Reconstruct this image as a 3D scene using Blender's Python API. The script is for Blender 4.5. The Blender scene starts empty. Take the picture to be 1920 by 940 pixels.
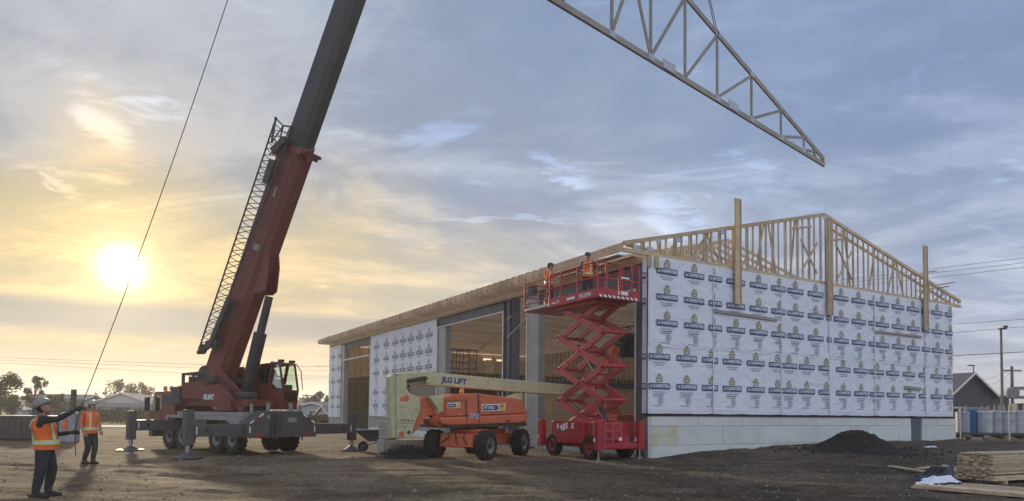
import bpy, bmesh, math, random
from mathutils import Vector, Matrix, noise
random.seed(7)
sc = bpy.context.scene
COL = sc.collection
V3 = Vector
rad = math.radians

# ------------------------------------------------------------------ camera
F, CX, CY, CAM_H = 1275.0, 960.0, 720.0, 1.62
PITCH, ROLL = rad(2.36), rad(0.62)
cam_d = bpy.data.cameras.new('camera')
cam_d.sensor_width = 36.0
cam_d.lens = 36.0 * F / 1920.0
cam_d.shift_y = (CY - 470.0) / 1920.0
cam_d.clip_start, cam_d.clip_end = 0.1, 20000.0
cam = bpy.data.objects.new('camera', cam_d)
COL.objects.link(cam)
cam.matrix_world = (Matrix.Translation((0, 0, CAM_H)) @ Matrix.Rotation(math.pi / 2 + PITCH, 4, 'X')
                    @ Matrix.Rotation(ROLL, 4, 'Z'))
sc.camera = cam

# ------------------------------------------------------------------ world, sun, exposure
SUN_AZ, SUN_EL = -30.1, 10.2          # degrees; azimuth measured from +Y, negative to the left
sun_dir = V3((math.sin(rad(SUN_AZ)) * math.cos(rad(SUN_EL)), math.cos(rad(SUN_AZ)) * math.cos(rad(SUN_EL)), math.sin(rad(SUN_EL))))
world = bpy.data.worlds.new('World'); sc.world = world; world.use_nodes = True
def build_world():
    nt = world.node_tree; N = nt.nodes; L = nt.links
    N.clear()
    def nd(t, **k):
        n = N.new(t)
        for a, b in k.items(): setattr(n, a, b)
        return n
    def mth(op, a, b=None, c=None, clamp=False):
        n = nd('ShaderNodeMath', operation=op, use_clamp=clamp)
        for i, s in enumerate((a, b, c)):
            if s is None: continue
            if hasattr(s, 'links'): L.new(s, n.inputs[i])
            else: n.inputs[i].default_value = s
        return n.outputs[0]
    def ramp(fac, stops, interp='LINEAR'):
        n = nd('ShaderNodeValToRGB'); cr = n.color_ramp; cr.interpolation = interp
        while len(cr.elements) < len(stops): cr.elements.new(0.5)
        for e, (p, c) in zip(cr.elements, stops):
            e.position = p; e.color = (c[0], c[1], c[2], 1) if isinstance(c, tuple) else (c, c, c, 1)
        L.new(fac, n.inputs[0]); return n.outputs[0]
    def mix(fac, a, b, mode='MIX'):
        n = nd('ShaderNodeMix', data_type='RGBA', blend_type=mode)
        for i, s in ((0, fac), (6, a), (7, b)):
            if hasattr(s, 'links'): L.new(s, n.inputs[i])
            elif i == 0: n.inputs[0].default_value = s
            else: n.inputs[i].default_value = (s[0], s[1], s[2], 1)
        return n.outputs[2]
    def maprange(v, a, b, c=0.0, d=1.0):
        n = nd('ShaderNodeMapRange', interpolation_type='SMOOTHSTEP')
        L.new(v, n.inputs[0])
        for i, s in enumerate((a, b, c, d)): n.inputs[i + 1].default_value = s
        return n.outputs[0]
    tc = nd('ShaderNodeTexCoord'); d = tc.outputs['Generated']
    nrm = nd('ShaderNodeVectorMath', operation='NORMALIZE'); L.new(d, nrm.inputs[0]); d = nrm.outputs[0]
    sep = nd('ShaderNodeSeparateXYZ'); L.new(d, sep.inputs[0]); z = sep.outputs[2]
    dot = nd('ShaderNodeVectorMath', operation='DOT_PRODUCT'); L.new(d, dot.inputs[0]); dot.inputs[1].default_value = sun_dir
    ang = mth('MULTIPLY', mth('ARCCOSINE', mth('MINIMUM', dot.outputs['Value'], 0.999999)), 1 / math.pi)   # 1 = 180 degrees
    def dramp(stops): return ramp(ang, [(dg / 180.0, c) for dg, c in stops])
    # clear sky
    sky = nd('ShaderNodeTexSky', sky_type='NISHITA', sun_disc=False, sun_elevation=rad(SUN_EL), sun_rotation=rad(SUN_AZ),
             air_density=1.0, dust_density=1.2, ozone_density=1.4, altitude=60)
    clear = mix(1.0, sky.outputs[0], (0.10, 0.10, 0.10), 'MULTIPLY')
    clear = mix(1.0, clear, (0.30, 0.28, 0.28), 'DARKEN')
    # thin high veil cloud, brighter and warmer towards the sun, brightened behind the camera to light the shaded wall
    rear_fill = [(84, (0.30, 0.36, 0.50)), (115, (0.45, 0.51, 0.65)), (180, (0.56, 0.60, 0.70))]
    a1 = dramp([(0, (0.50, 0.38, 0.155)), (6, (0.43, 0.325, 0.140)), (14, (0.40, 0.325, 0.18)), (24, (0.36, 0.325, 0.25)), (36, (0.275, 0.30, 0.335)), (60, (0.20, 0.25, 0.37))] + rear_fill)
    a2 = dramp([(0, (0.26, 0.25, 0.21)), (12, (0.195, 0.225, 0.27)), (26, (0.165, 0.222, 0.32)), (50, (0.148, 0.205, 0.328)), (68, (0.152, 0.208, 0.328))] + rear_fill)
    nlow = nd('ShaderNodeTexNoise'); L.new(d, nlow.inputs['Vector']); nlow.inputs['Scale'].default_value = 4.5; nlow.inputs['Detail'].default_value = 6; nlow.inputs['Distortion'].default_value = 0.6
    zz = mth('ADD', z, mth('MULTIPLY', mth('SUBTRACT', nlow.outputs[0], 0.5), 0.26))
    low = maprange(zz, 0.34, 0.19)
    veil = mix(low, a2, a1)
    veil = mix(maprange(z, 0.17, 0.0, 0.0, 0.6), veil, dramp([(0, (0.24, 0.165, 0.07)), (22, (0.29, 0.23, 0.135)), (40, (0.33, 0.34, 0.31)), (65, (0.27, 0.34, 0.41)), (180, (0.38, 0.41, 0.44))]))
    # cloud plane coordinates
    den = mth('ADD', mth('MAXIMUM', z, 0.0), 0.13)
    cx = mth('DIVIDE', sep.outputs[0], den); cy = mth('DIVIDE', sep.outputs[1], den)
    comb = nd('ShaderNodeCombineXYZ'); L.new(cx, comb.inputs[0]); L.new(cy, comb.inputs[1])
    def fbm(scale, rot, sx, sy, detail, rough, dist, loc=(0, 0, 0)):
        mp = nd('ShaderNodeMapping'); L.new(comb.outputs[0], mp.inputs[0])
        mp.inputs['Rotation'].default_value = (0, 0, rot); mp.inputs['Scale'].default_value = (sx, sy, 1); mp.inputs['Location'].default_value = loc
        t = nd('ShaderNodeTexNoise'); L.new(mp.outputs[0], t.inputs['Vector'])
        t.inputs['Scale'].default_value = scale; t.inputs['Detail'].default_value = detail
        t.inputs['Roughness'].default_value = rough; t.inputs['Distortion'].default_value = dist
        return t.outputs[0]
    n1 = fbm(1.15, 0.7, 0.85, 1.25, 10, 0.62, 1.0, (3.1, 1.7, 0))
    n2 = fbm(2.3, -0.5, 0.85, 1.25, 12, 0.66, 1.3, (7.3, 2.2, 0))
    n3 = fbm(3.0, 0.3, 0.8, 1.6, 12, 0.66, 1.2, (1.3, 5.6, 0))
    cover = maprange(mth('ADD', mth('MULTIPLY', n1, 0.74), mth('MULTIPLY', n2, 0.26)), 0.37, 0.62)
    cloud_gain = ramp(cover, [(0.0, 0.84), (0.45, 1.0), (1.0, 1.42)])
    tint = mix(cover, (0.90, 0.98, 1.08), (1.10, 1.0, 0.90))
    veil = mix(1.0, mix(1.0, veil, cloud_gain, 'MULTIPLY'), tint, 'MULTIPLY')
    az = mth('ARCTAN2', sep.outputs[0], sep.outputs[1]); el = mth('ARCSINE', z)
    def patch(a0, e0, wa, we, rot, lo=0.36, hi=0.54):
        """one cirrus patch: soft ellipse about an azimuth and elevation (degrees), frayed by noise"""
        fray = mth('MULTIPLY', mth('SUBTRACT', n3, 0.5), 0.10)
        x = mth('ADD', mth('SUBTRACT', az, rad(a0)), fray); y = mth('ADD', mth('SUBTRACT', el, rad(e0)), mth('MULTIPLY', mth('SUBTRACT', n2, 0.5), 0.10))
        c, sn = math.cos(rad(rot)), math.sin(rad(rot))
        p = mth('ADD', mth('MULTIPLY', x, c / rad(wa)), mth('MULTIPLY', y, sn / rad(wa))); q = mth('ADD', mth('MULTIPLY', x, -sn / rad(we)), mth('MULTIPLY', y, c / rad(we)))
        r2 = mth('ADD', mth('MULTIPLY', p, p), mth('MULTIPLY', q, q))
        return mth('MULTIPLY', maprange(r2, 1.0, 0.1), maprange(n3, lo, hi))
    wisp = mth('MULTIPLY', mth('MULTIPLY', maprange(n3, 0.52, 0.74), maprange(n2, 0.42, 0.62)), 0.75)
    for pa in ((-31.5, 20.0, 3.0, 1.7, -35), (-28.5, 21.8, 4.0, 0.9, 8), (-34.0, 15.6, 1.6, 0.5, -20), (4.0, 19.7, 3.6, 1.1, -22), (13.5, 16.0, 4.0, 2.0, -30), (-2.0, 15.9, 9.5, 0.33, 4), (-6, 22.5, 5.0, 1.5, 20)):
        wisp = mth('MAXIMUM', wisp, mth('MULTIPLY', patch(*pa), 0.9))
    wcol = mix(1.0, veil, (1.62, 1.66, 1.72), 'MULTIPLY')
    veil = mix(wisp, veil, wcol)
    # low grey-blue stratus bars
    cb = nd('ShaderNodeCombineXYZ'); L.new(mth('MULTIPLY', az, 2.2), cb.inputs[0]); L.new(mth('MULTIPLY', z, 17.0), cb.inputs[1])
    tb = nd('ShaderNodeTexNoise'); L.new(cb.outputs[0], tb.inputs['Vector']); tb.inputs['Scale'].default_value = 1.0; tb.inputs['Detail'].default_value = 6; tb.inputs['Distortion'].default_value = 0.4
    band = mth('MULTIPLY', maprange(z, 0.082, 0.104), maprange(z, 0.142, 0.124))
    bar = mth('MULTIPLY', band, maprange(tb.outputs[0], 0.20, 0.42))
    veil = mix(mth('MULTIPLY', mth('MULTIPLY', bar, maprange(ang, 0.30, 0.14)), 0.85), veil, (0.11, 0.135, 0.155))
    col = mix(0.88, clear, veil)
    # the sun seen through the veil
    glow = dramp([(0, 5.0), (1.1, 4.0), (1.3, 1.2), (1.55, 0.46), (2.5, 0.22), (4.5, 0.10), (8, 0.03), (15, 0.006), (24, 0.0)])
    col = mix(1.0, col, mix(1.0, glow, (1.0, 0.80, 0.42), 'MULTIPLY'), 'ADD')
    col = mix(maprange(z, 0.0, -0.03), col, (0.16, 0.15, 0.13))
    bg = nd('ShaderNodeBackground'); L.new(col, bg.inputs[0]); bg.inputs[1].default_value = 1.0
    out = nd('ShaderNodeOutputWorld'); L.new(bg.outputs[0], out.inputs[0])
build_world()
sun_d = bpy.data.lights.new('sun', 'SUN'); sun_d.energy = 3.2; sun_d.angle = rad(2.0); sun_d.color = (1.0, 0.80, 0.55)
sun = bpy.data.objects.new('sun', sun_d); COL.objects.link(sun)
sun.rotation_euler = (-sun_dir).to_track_quat('-Z', 'Y').to_euler()
sun.location = (0, 0, 60)
vs = sc.view_settings
vs.view_transform = 'Standard'; vs.look = 'None'; vs.exposure = 0.70; vs.gamma = 1.0; vs.use_curve_mapping = False
sc.cycles.use_denoising = True
sc.cycles.max_bounces = 5; sc.cycles.diffuse_bounces = 3; sc.cycles.volume_bounces = 0
sc.cycles.sample_clamp_indirect = 4.0

# ------------------------------------------------------------------ photo pixel -> place helpers
def ray(px, py):
    x = (px - CX) / F; y = -(py - CY) / F
    c, s = math.cos(ROLL), math.sin(ROLL)
    x, y = x * c - y * s, x * s + y * c
    cp, sp = math.cos(PITCH), math.sin(PITCH)
    return V3((x, cp - y * sp, sp + y * cp))
def on_ground(px, py, z=0.0):
    d = ray(px, py); return V3((0, 0, CAM_H)) + d * ((z - CAM_H) / d.z)
def at_depth(px, py, Y):
    d = ray(px, py); return V3((0, 0, CAM_H)) + d * (Y / d.y)
def on_plane(px, py, o, n):
    d = ray(px, py); c = V3((0, 0, CAM_H)); t = n.dot(o - c) / n.dot(d); return c + d * t

# ------------------------------------------------------------------ mesh helpers
class MB:
    """collects shapes; build() links them as one mesh object"""
    def __init__(s, M=None): s.v = []; s.f = []; s.m = []; s.M = M or Matrix.Identity(4); s.mi = 0
    def add(s, vs_, fs):
        b = len(s.v)
        for p in vs_: s.v.append(tuple(s.M @ V3(p)))
        for f in fs: s.f.append(tuple(b + i for i in f)); s.m.append(s.mi)
        return s
    def hexa(s, p):
        return s.add(p, [(0, 3, 2, 1), (4, 5, 6, 7), (0, 1, 5, 4), (1, 2, 6, 5), (2, 3, 7, 6), (3, 0, 4, 7)])
    def box(s, x0, x1, y0, y1, z0, z1):
        return s.hexa([(x0, y0, z0), (x1, y0, z0), (x1, y1, z0), (x0, y1, z0), (x0, y0, z1), (x1, y0, z1), (x1, y1, z1), (x0, y1, z1)])
    def bar(s, p, q, w, h, up=(0, 0, 1)):
        p, q = V3(p), V3(q); d = (q - p).normalized(); up = V3(up)
        if abs(d.dot(up)) > 0.99: up = V3((1, 0, 0)) if abs(d.x) < 0.9 else V3((0, 1, 0))
        a = d.cross(up).normalized() * (w / 2); b = a.cross(d).normalized() * (h / 2)
        return s.hexa([p - a - b, p + a - b, q + a - b, q - a - b, p - a + b, p + a + b, q + a + b, q - a + b])
    def tube(s, p, q, r, n=8, r2=None, cap=True):
        p, q = V3(p), V3(q); r2 = r if r2 is None else r2
        d = (q - p).normalized(); a = d.orthogonal().normalized(); b = d.cross(a)
        vs_ = []
        for c, rr in ((p, r), (q, r2)):
            for i in range(n):
                t = 2 * math.pi * i / n; vs_.append(c + a * math.cos(t) * rr + b * math.sin(t) * rr)
        fs = [(i, (i + 1) % n, n + (i + 1) % n, n + i) for i in range(n)]
        if cap: fs += [tuple(range(n))[::-1], tuple(range(n, 2 * n))]
        return s.add(vs_, fs)
    def path(s, pts, r, n=6):
        pts = [V3(p) for p in pts]; rings = []; a = None
        for i, p in enumerate(pts):
            d = (pts[min(i + 1, len(pts) - 1)] - pts[max(i - 1, 0)]).normalized()
            a = d.orthogonal().normalized() if a is None else (a - d * a.dot(d)).normalized()
            b = d.cross(a); rr = r[i] if isinstance(r, (list, tuple)) else r
            rings.append([p + a * math.cos(2 * math.pi * k / n) * rr + b * math.sin(2 * math.pi * k / n) * rr for k in range(n)])
        vs_ = [q for g in rings for q in g]; fs = []
        for i in range(len(pts) - 1):
            for k in range(n): fs.append((i * n + k, i * n + (k + 1) % n, (i + 1) * n + (k + 1) % n, (i + 1) * n + k))
        fs += [tuple(range(n))[::-1], tuple((len(pts) - 1) * n + k for k in range(n))]
        return s.add(vs_, fs)
    def prism(s, poly, o, a, b, t):
        """2D polygon in plane (o; a, b), extruded by vector t"""
        o, a, b, t = V3(o), V3(a), V3(b), V3(t); n = len(poly)
        p0 = [o + a * x + b * y for x, y in poly]; p1 = [p + t for p in p0]
        fs = [tuple(range(n))[::-1], tuple(range(n, 2 * n))] + [(i, (i + 1) % n, n + (i + 1) % n, n + i) for i in range(n)]
        return s.add(p0 + p1, fs)
    def lathe(s, prof, o, axis, n=20):
        """profile of (radius, height along axis)"""
        o, d = V3(o), V3(axis).normalized(); a = d.orthogonal().normalized(); b = d.cross(a)
        vs_ = []; m = len(prof)
        for r, h in prof:
            for i in range(n):
                t = 2 * math.pi * i / n; vs_.append(o + d * h + (a * math.cos(t) + b * math.sin(t)) * r)
        fs = [(j * n + i, j * n + (i + 1) % n, (j + 1) * n + (i + 1) % n, (j + 1) * n + i) for j in range(m - 1) for i in range(n)]
        fs += [tuple(range(n))[::-1], tuple((m - 1) * n + i for i in range(n))]
        return s.add(vs_, fs)
    def ball(s, c, rx, ry, rz, n=10, m=7):
        vs_ = [(c[0], c[1], c[2] - rz)]
        for j in range(1, m):
            ph = -math.pi / 2 + math.pi * j / m
            for i in range(n):
                t = 2 * math.pi * i / n
                vs_.append((c[0] + rx * math.cos(ph) * math.cos(t), c[1] + ry * math.cos(ph) * math.sin(t), c[2] + rz * math.sin(ph)))
        vs_.append((c[0], c[1], c[2] + rz)); fs = []
        for i in range(n): fs.append((0, 1 + (i + 1) % n, 1 + i))
        for j in range(m - 2):
            for i in range(n): fs.append((1 + j * n + i, 1 + j * n + (i + 1) % n, 1 + (j + 1) * n + (i + 1) % n, 1 + (j + 1) * n + i))
        l = len(vs_) - 1
        for i in range(n): fs.append((l, 1 + (m - 2) * n + i, 1 + (m - 2) * n + (i + 1) % n))
        return s.add(vs_, fs)
    def grid(s, nx, ny, fn):
        vs_ = [fn(i / nx, j / ny) for j in range(ny + 1) for i in range(nx + 1)]
        fs = [(j * (nx + 1) + i, j * (nx + 1) + i + 1, (j + 1) * (nx + 1) + i + 1, (j + 1) * (nx + 1) + i) for j in range(ny) for i in range(nx)]
        return s.add(vs_, fs)
    def mesh(s, name, mats=None, smooth=False, fix=True):
        me = bpy.data.meshes.new(name); me.from_pydata(s.v, [], s.f)
        if mats is not None:
            for mt in (mats if isinstance(mats, (list, tuple)) else [mats]): me.materials.append(mt)
            if isinstance(mats, (list, tuple)): me.polygons.foreach_set('material_index', s.m)
        if fix:
            bm = bmesh.new(); bm.from_mesh(me); bmesh.ops.recalc_face_normals(bm, faces=bm.faces[:]); bm.to_mesh(me); bm.free()
        if smooth: me.polygons.foreach_set('use_smooth', [True] * len(me.polygons))
        me.update(); return me
    def build(s, name, mats, parent=None, smooth=False, bevel=0, fix=True):
        o = bpy.data.objects.new(name, s.mesh(name, mats, smooth, fix)); COL.objects.link(o)
        if parent: o.parent = parent
        if bevel:
            m = o.modifiers.new('bevel', 'BEVEL'); m.width = bevel; m.segments = 2; m.limit_method = 'ANGLE'; m.angle_limit = rad(40)
        if smooth == 'auto' or (smooth is True and False): pass
        return o
def inst(name, me, parent=None, M=None):
    o = bpy.data.objects.new(name, me); COL.objects.link(o)
    if parent: o.parent = parent
    if M is not None: o.matrix_local = M
    return o
def tag(o, label, cat=None, group=None, kind=None):
    o['label'] = label
    if cat: o['category'] = cat
    if group: o['group'] = group
    if kind: o['kind'] = kind
    return o
def thing(name, label, cat, loc=(0, 0, 0), rz=0.0, group=None):
    o = bpy.data.objects.new(name, None); COL.objects.link(o); o.location = loc; o.rotation_euler = (0, 0, rz); o.empty_display_size = 0.3
    return tag(o, label, cat, group)
def structure(o): o['kind'] = 'structure'; return o
def text_mesh(s, size, extrude=0.0, bold=0.0, align='CENTER', shear=0.0, res=2):
    c = bpy.data.curves.new('t', 'FONT'); c.body = s; c.size = size; c.extrude = extrude; c.align_x = align; c.align_y = 'CENTER'
    c.offset = bold; c.shear = shear; c.resolution_u = res
    o = bpy.data.objects.new('t', c); COL.objects.link(o)
    dg = bpy.context.evaluated_depsgraph_get(); dg.update()
    me = bpy.data.meshes.new_from_object(o.evaluated_get(dg)); bpy.data.objects.remove(o); bpy.data.curves.remove(c)
    return me
def add_text(mb, s, o, a, b, size, bold=0.0, shear=0.0, width=None, off=0.004):
    """lettering laid as thin faces in the plane (o; a right, b up)"""
    me = text_mesh(s, size, 0, bold, 'CENTER', shear)
    o, a, b = V3(o), V3(a).normalized(), V3(b).normalized(); n = a.cross(b)
    xs = [v.co.x for v in me.vertices] or [0]; k = 1.0
    if width: k = width / max(1e-6, max(xs) - min(xs))
    mb.add([o + a * v.co.x * k + b * v.co.y + n * off for v in me.vertices], [tuple(p.vertices) for p in me.polygons])
    bpy.data.meshes.remove(me)

# ------------------------------------------------------------------ materials
def lin(r, g, b):
    return tuple(((c / 255) / 12.92 if c / 255 <= 0.04045 else ((c / 255 + 0.055) / 1.055) ** 2.4) for c in (r, g, b))
def pm(name, c1, c2=None, scale=3.0, rough=0.7, bump=0.0, bscale=20.0, metal=0.0, vary=0.0, stretch=(1, 1, 1), dirt=0.0, coat=0.0, detail=6, rough2=None):
    """two-tone procedural material with fine relief, dirt and per-object variation"""
    m = bpy.data.materials.new(name); m.use_nodes = True; nt = m.node_tree; N, L = nt.nodes, nt.links
    b = N['Principled BSDF']; b.inputs['Roughness'].default_value = rough; b.inputs['Metallic'].default_value = metal
    b.inputs['Coat Weight'].default_value = coat
    if c2 is None: c2 = tuple(x * 0.72 for x in c1)
    tc = N.new('ShaderNodeTexCoord'); mp = N.new('ShaderNodeMapping'); L.new(tc.outputs['Object'], mp.inputs[0]); mp.inputs['Scale'].default_value = stretch
    oi = N.new('ShaderNodeObjectInfo')
    cmb = N.new('ShaderNodeCombineXYZ'); mu = N.new('ShaderNodeMath'); mu.operation = 'MULTIPLY'; mu.inputs[1].default_value = 37.0
    L.new(oi.outputs['Random'], mu.inputs[0]); L.new(mu.outputs[0], cmb.inputs[0]); L.new(mu.outputs[0], cmb.inputs[2])
    ad = N.new('ShaderNodeVectorMath'); L.new(mp.outputs[0], ad.inputs[0]); L.new(cmb.outputs[0], ad.inputs[1])
    t = N.new('ShaderNodeTexNoise'); L.new(ad.outputs[0], t.inputs['Vector']); t.inputs['Scale'].default_value = scale; t.inputs['Detail'].default_value = detail; t.inputs['Roughness'].default_value = 0.6
    r = N.new('ShaderNodeValToRGB'); L.new(t.outputs[0], r.inputs[0]); r.color_ramp.elements[0].position = 0.34; r.color_ramp.elements[1].position = 0.66
    r.color_ramp.elements[0].color = (*c2, 1); r.color_ramp.elements[1].color = (*c1, 1)
    col = r.outputs[0]
    if dirt:
        t2 = N.new('ShaderNodeTexNoise'); L.new(ad.outputs[0], t2.inputs['Vector']); t2.inputs['Scale'].default_value = scale * 2.7; t2.inputs['Detail'].default_value = 9; t2.inputs['Roughness'].default_value = 0.72
        mr = N.new('ShaderNodeMapRange'); L.new(t2.outputs[0], mr.inputs[0]); mr.inputs[1].default_value = 0.52; mr.inputs[2].default_value = 0.75; mr.inputs[4].default_value = dirt
        mx = N.new('ShaderNodeMix'); mx.data_type = 'RGBA'; L.new(mr.outputs[0], mx.inputs[0]); L.new(col, mx.inputs[6]); mx.inputs[7].default_value = (0.09, 0.075, 0.06, 1); col = mx.outputs[2]
    if vary:
        mr = N.new('ShaderNodeMapRange'); L.new(oi.outputs['Random'], mr.inputs[0]); mr.inputs[3].default_value = 1 - vary; mr.inputs[4].default_value = 1 + vary
        mx = N.new('ShaderNodeMix'); mx.data_type = 'RGBA'; mx.blend_type = 'MULTIPLY'; mx.inputs[0].default_value = 1.0; L.new(col, mx.inputs[6]); L.new(mr.outputs[0], mx.inputs[7]); col = mx.outputs[2]
    L.new(col, b.inputs['Base Color'])
    if rough2 is not None:
        mr = N.new('ShaderNodeMapRange'); L.new(t.outputs[0], mr.inputs[0]); mr.inputs[1].default_value = 0.3; mr.inputs[2].default_value = 0.7; mr.inputs[3].default_value = rough; mr.inputs[4].default_value = rough2; L.new(mr.outputs[0], b.inputs['Roughness'])
    if bump:
        t3 = N.new('ShaderNodeTexNoise'); L.new(ad.outputs[0], t3.inputs['Vector']); t3.inputs['Scale'].default_value = bscale; t3.inputs['Detail'].default_value = 5
        bp = N.new('ShaderNodeBump'); bp.inputs['Strength'].default_value = bump; bp.inputs['Distance'].default_value = 0.02; L.new(t3.outputs[0], bp.inputs['Height']); L.new(bp.outputs[0], b.inputs['Normal'])
    return m
M = {}
M['wood'] = pm('sawn_wood', (0.60, 0.45, 0.29), (0.46, 0.33, 0.20), 2.2, 0.75, 0.25, 30, vary=0.22, stretch=(1, 1, 1), dirt=0.10)
M['wood_end'] = pm('end_grain', (0.22, 0.14, 0.08), (0.14, 0.09, 0.05), 9, 0.9)
M['wood_pale'] = pm('pale_lumber', (0.60, 0.48, 0.30), (0.47, 0.35, 0.20), 3.0, 0.75, 0.25, 30, vary=0.18, dirt=0.08)
M['lumber'] = pm('stacked_lumber', (0.62, 0.50, 0.33), (0.44, 0.32, 0.19), 4.0, 0.75, 0.3, 40, vary=0.34, dirt=0.25)
M['wood_grey'] = pm('weathered_truss_wood', (0.36, 0.33, 0.29), (0.27, 0.245, 0.215), 2.0, 0.8, 0.2, 30, vary=0.12)
M['plywood'] = pm('plywood', (0.56, 0.38, 0.21), (0.45, 0.30, 0.16), 1.6, 0.7, 0.1, 15, vary=0.14, stretch=(1, 1, 5))
M['osb'] = pm('weathered_sheathing', (0.27, 0.22, 0.17), (0.17, 0.14, 0.11), 4.0, 0.85, 0.2, 25, vary=0.1, stretch=(1, 1, 3), dirt=0.2)
M['steel_blue'] = pm('primed_steel', (0.105, 0.125, 0.155), (0.075, 0.09, 0.115), 2.0, 0.5, 0.05, 20, metal=0.2, vary=0.1)
M['steel_grey'] = pm('galvanised_cladding', (0.34, 0.35, 0.36), (0.26, 0.27, 0.28), 1.3, 0.45, 0.1, 8, metal=0.35, dirt=0.15)
M['flash'] = pm('white_flashing', (0.72, 0.72, 0.70), (0.6, 0.6, 0.58), 2.0, 0.45)
M['concrete'] = pm('concrete', (0.36, 0.35, 0.33), (0.25, 0.245, 0.235), 1.8, 0.9, 0.35, 30, dirt=0.3, vary=0.06)
M['insul'] = pm('insulation_board', (0.68, 0.71, 0.67), (0.59, 0.63, 0.60), 1.1, 0.8, 0.08, 14, vary=0.06, dirt=0.16)
M['black'] = pm('black_rubber', (0.018, 0.018, 0.019), (0.012, 0.012, 0.013), 4, 0.75, 0.2, 30)
M['dark'] = pm('dark_grey_metal', (0.06, 0.062, 0.065), (0.04, 0.042, 0.045), 3, 0.55, 0.1, 20, metal=0.2, dirt=0.15)
M['plate'] = pm('galvanised_plate', (0.40, 0.42, 0.44), (0.32, 0.34, 0.37), 6, 0.4, 0.1, 60, metal=0.6)
M['white'] = pm('white_paint', (0.74, 0.74, 0.72), (0.64, 0.64, 0.62), 2, 0.5, dirt=0.08)
M['navy'] = pm('navy_ink', (0.022, 0.060, 0.190), (0.018, 0.050, 0.16), 5, 0.6)
M['ink'] = pm('grey_ink', (0.26, 0.28, 0.33), (0.22, 0.24, 0.3), 5, 0.7)
M['gold'] = pm('gold_ink', (0.30, 0.26, 0.08), (0.24, 0.21, 0.07), 5, 0.6)
M['wrapwhite'] = pm('white_ink', (0.80, 0.81, 0.83), (0.74, 0.75, 0.78), 5, 0.55)
# ------------------------------------------------------------------ place of the building (photo: near corner of the gable wall)
B_YAW = rad(30.6)
B_O = V3((4.99, 25.08, 0.0))
BU = V3((math.cos(B_YAW), math.sin(B_YAW), 0)); BV = V3((-math.sin(B_YAW), math.cos(B_YAW), 0))
W, LEN = 21.2, 42.3
def gable(px, py, off=0.0):
    p = on_plane(px, py, B_O - BV * off, BV) - B_O; return p.dot(BU), p.z
def leftw(px, py, off=0.0):
    p = on_plane(px, py, B_O - BU * off, BU) - B_O; return p.dot(BV), p.z
def inside(px, py, v):
    p = on_plane(px, py, B_O + BV * v, BV) - B_O; return p.dot(BU), p.z

# ------------------------------------------------------------------ ground
def sstep(a, b, x):
    t = max(0.0, min(1.0, (x - a) / (b - a))); return t * t * (3 - 2 * t)
def gz(x, y):
    r = math.hypot(x, y - 22)
    fade = 1 - sstep(45, 75, r)
    n = noise.noise(V3((x * 0.16, y * 0.16, 1.3))) * 0.065 + noise.noise(V3((x * 0.6, y * 0.6, 4.1))) * 0.034 + noise.noise(V3((x * 2.1, y * 2.1, 7.7))) * 0.022 + noise.noise(V3((x * 1.0, y * 5.5, 2.2))) * 0.012
    # wheel ruts across the yard
    rut = 0.0
    for a, c, off in ((0.93, -0.36, 11.5), (0.97, -0.24, 9.2), (0.99, 0.10, 13.2), (0.98, -0.18, 15.6), (0.995, 0.02, 18.0), (0.96, 0.27, 11.0)):
        d = (x * -c + y * a) - off - 0.5 * math.sin(x * 0.25)
        for k in (-0.9, 0.9): rut -= 0.085 * math.exp(-((d - k) / 0.20) ** 2) - 0.05 * math.exp(-((d - k) / 0.45) ** 2)
    p = V3((x, y, 0)) - B_O; u, v = p.dot(BU), p.dot(BV)
    bank = 0.0
    if v < 0.2: # backfill against the gable foundation
        bank = (0.04 + 0.33 * sstep(0, 12, u)) * sstep(-9, -0.5, v) * sstep(-0.5, 2.5, u) * (1 - sstep(26, 40, u))
        bank += 0.10 * sstep(-2.2, -0.2, v) * sstep(0.3, 2, u) * (1 - sstep(21, 23, u)) * (0.6 + 0.8 * noise.noise(V3((u * 0.8, v, 3))))
    inb = sstep(-1.2, 0.4, u) * sstep(-0.3, 0.3, v) * (1 - sstep(LEN, LEN + 2, v)) * (1 - sstep(W, W + 2, u))
    return (n + rut) * fade * (1 - inb) - 0.05 * inb * fade + bank * fade
def axis_pts(lo, hi, fine, far):
    out = []; x = lo
    while x <= hi: out.append(x); x += fine
    s = fine; x = hi
    while x < far: s *= 1.35; x += s; out.append(x)
    s = fine; x = lo; pre = []
    while x > -far: s *= 1.35; x -= s; pre.append(x)
    return pre[::-1] + out
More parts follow.
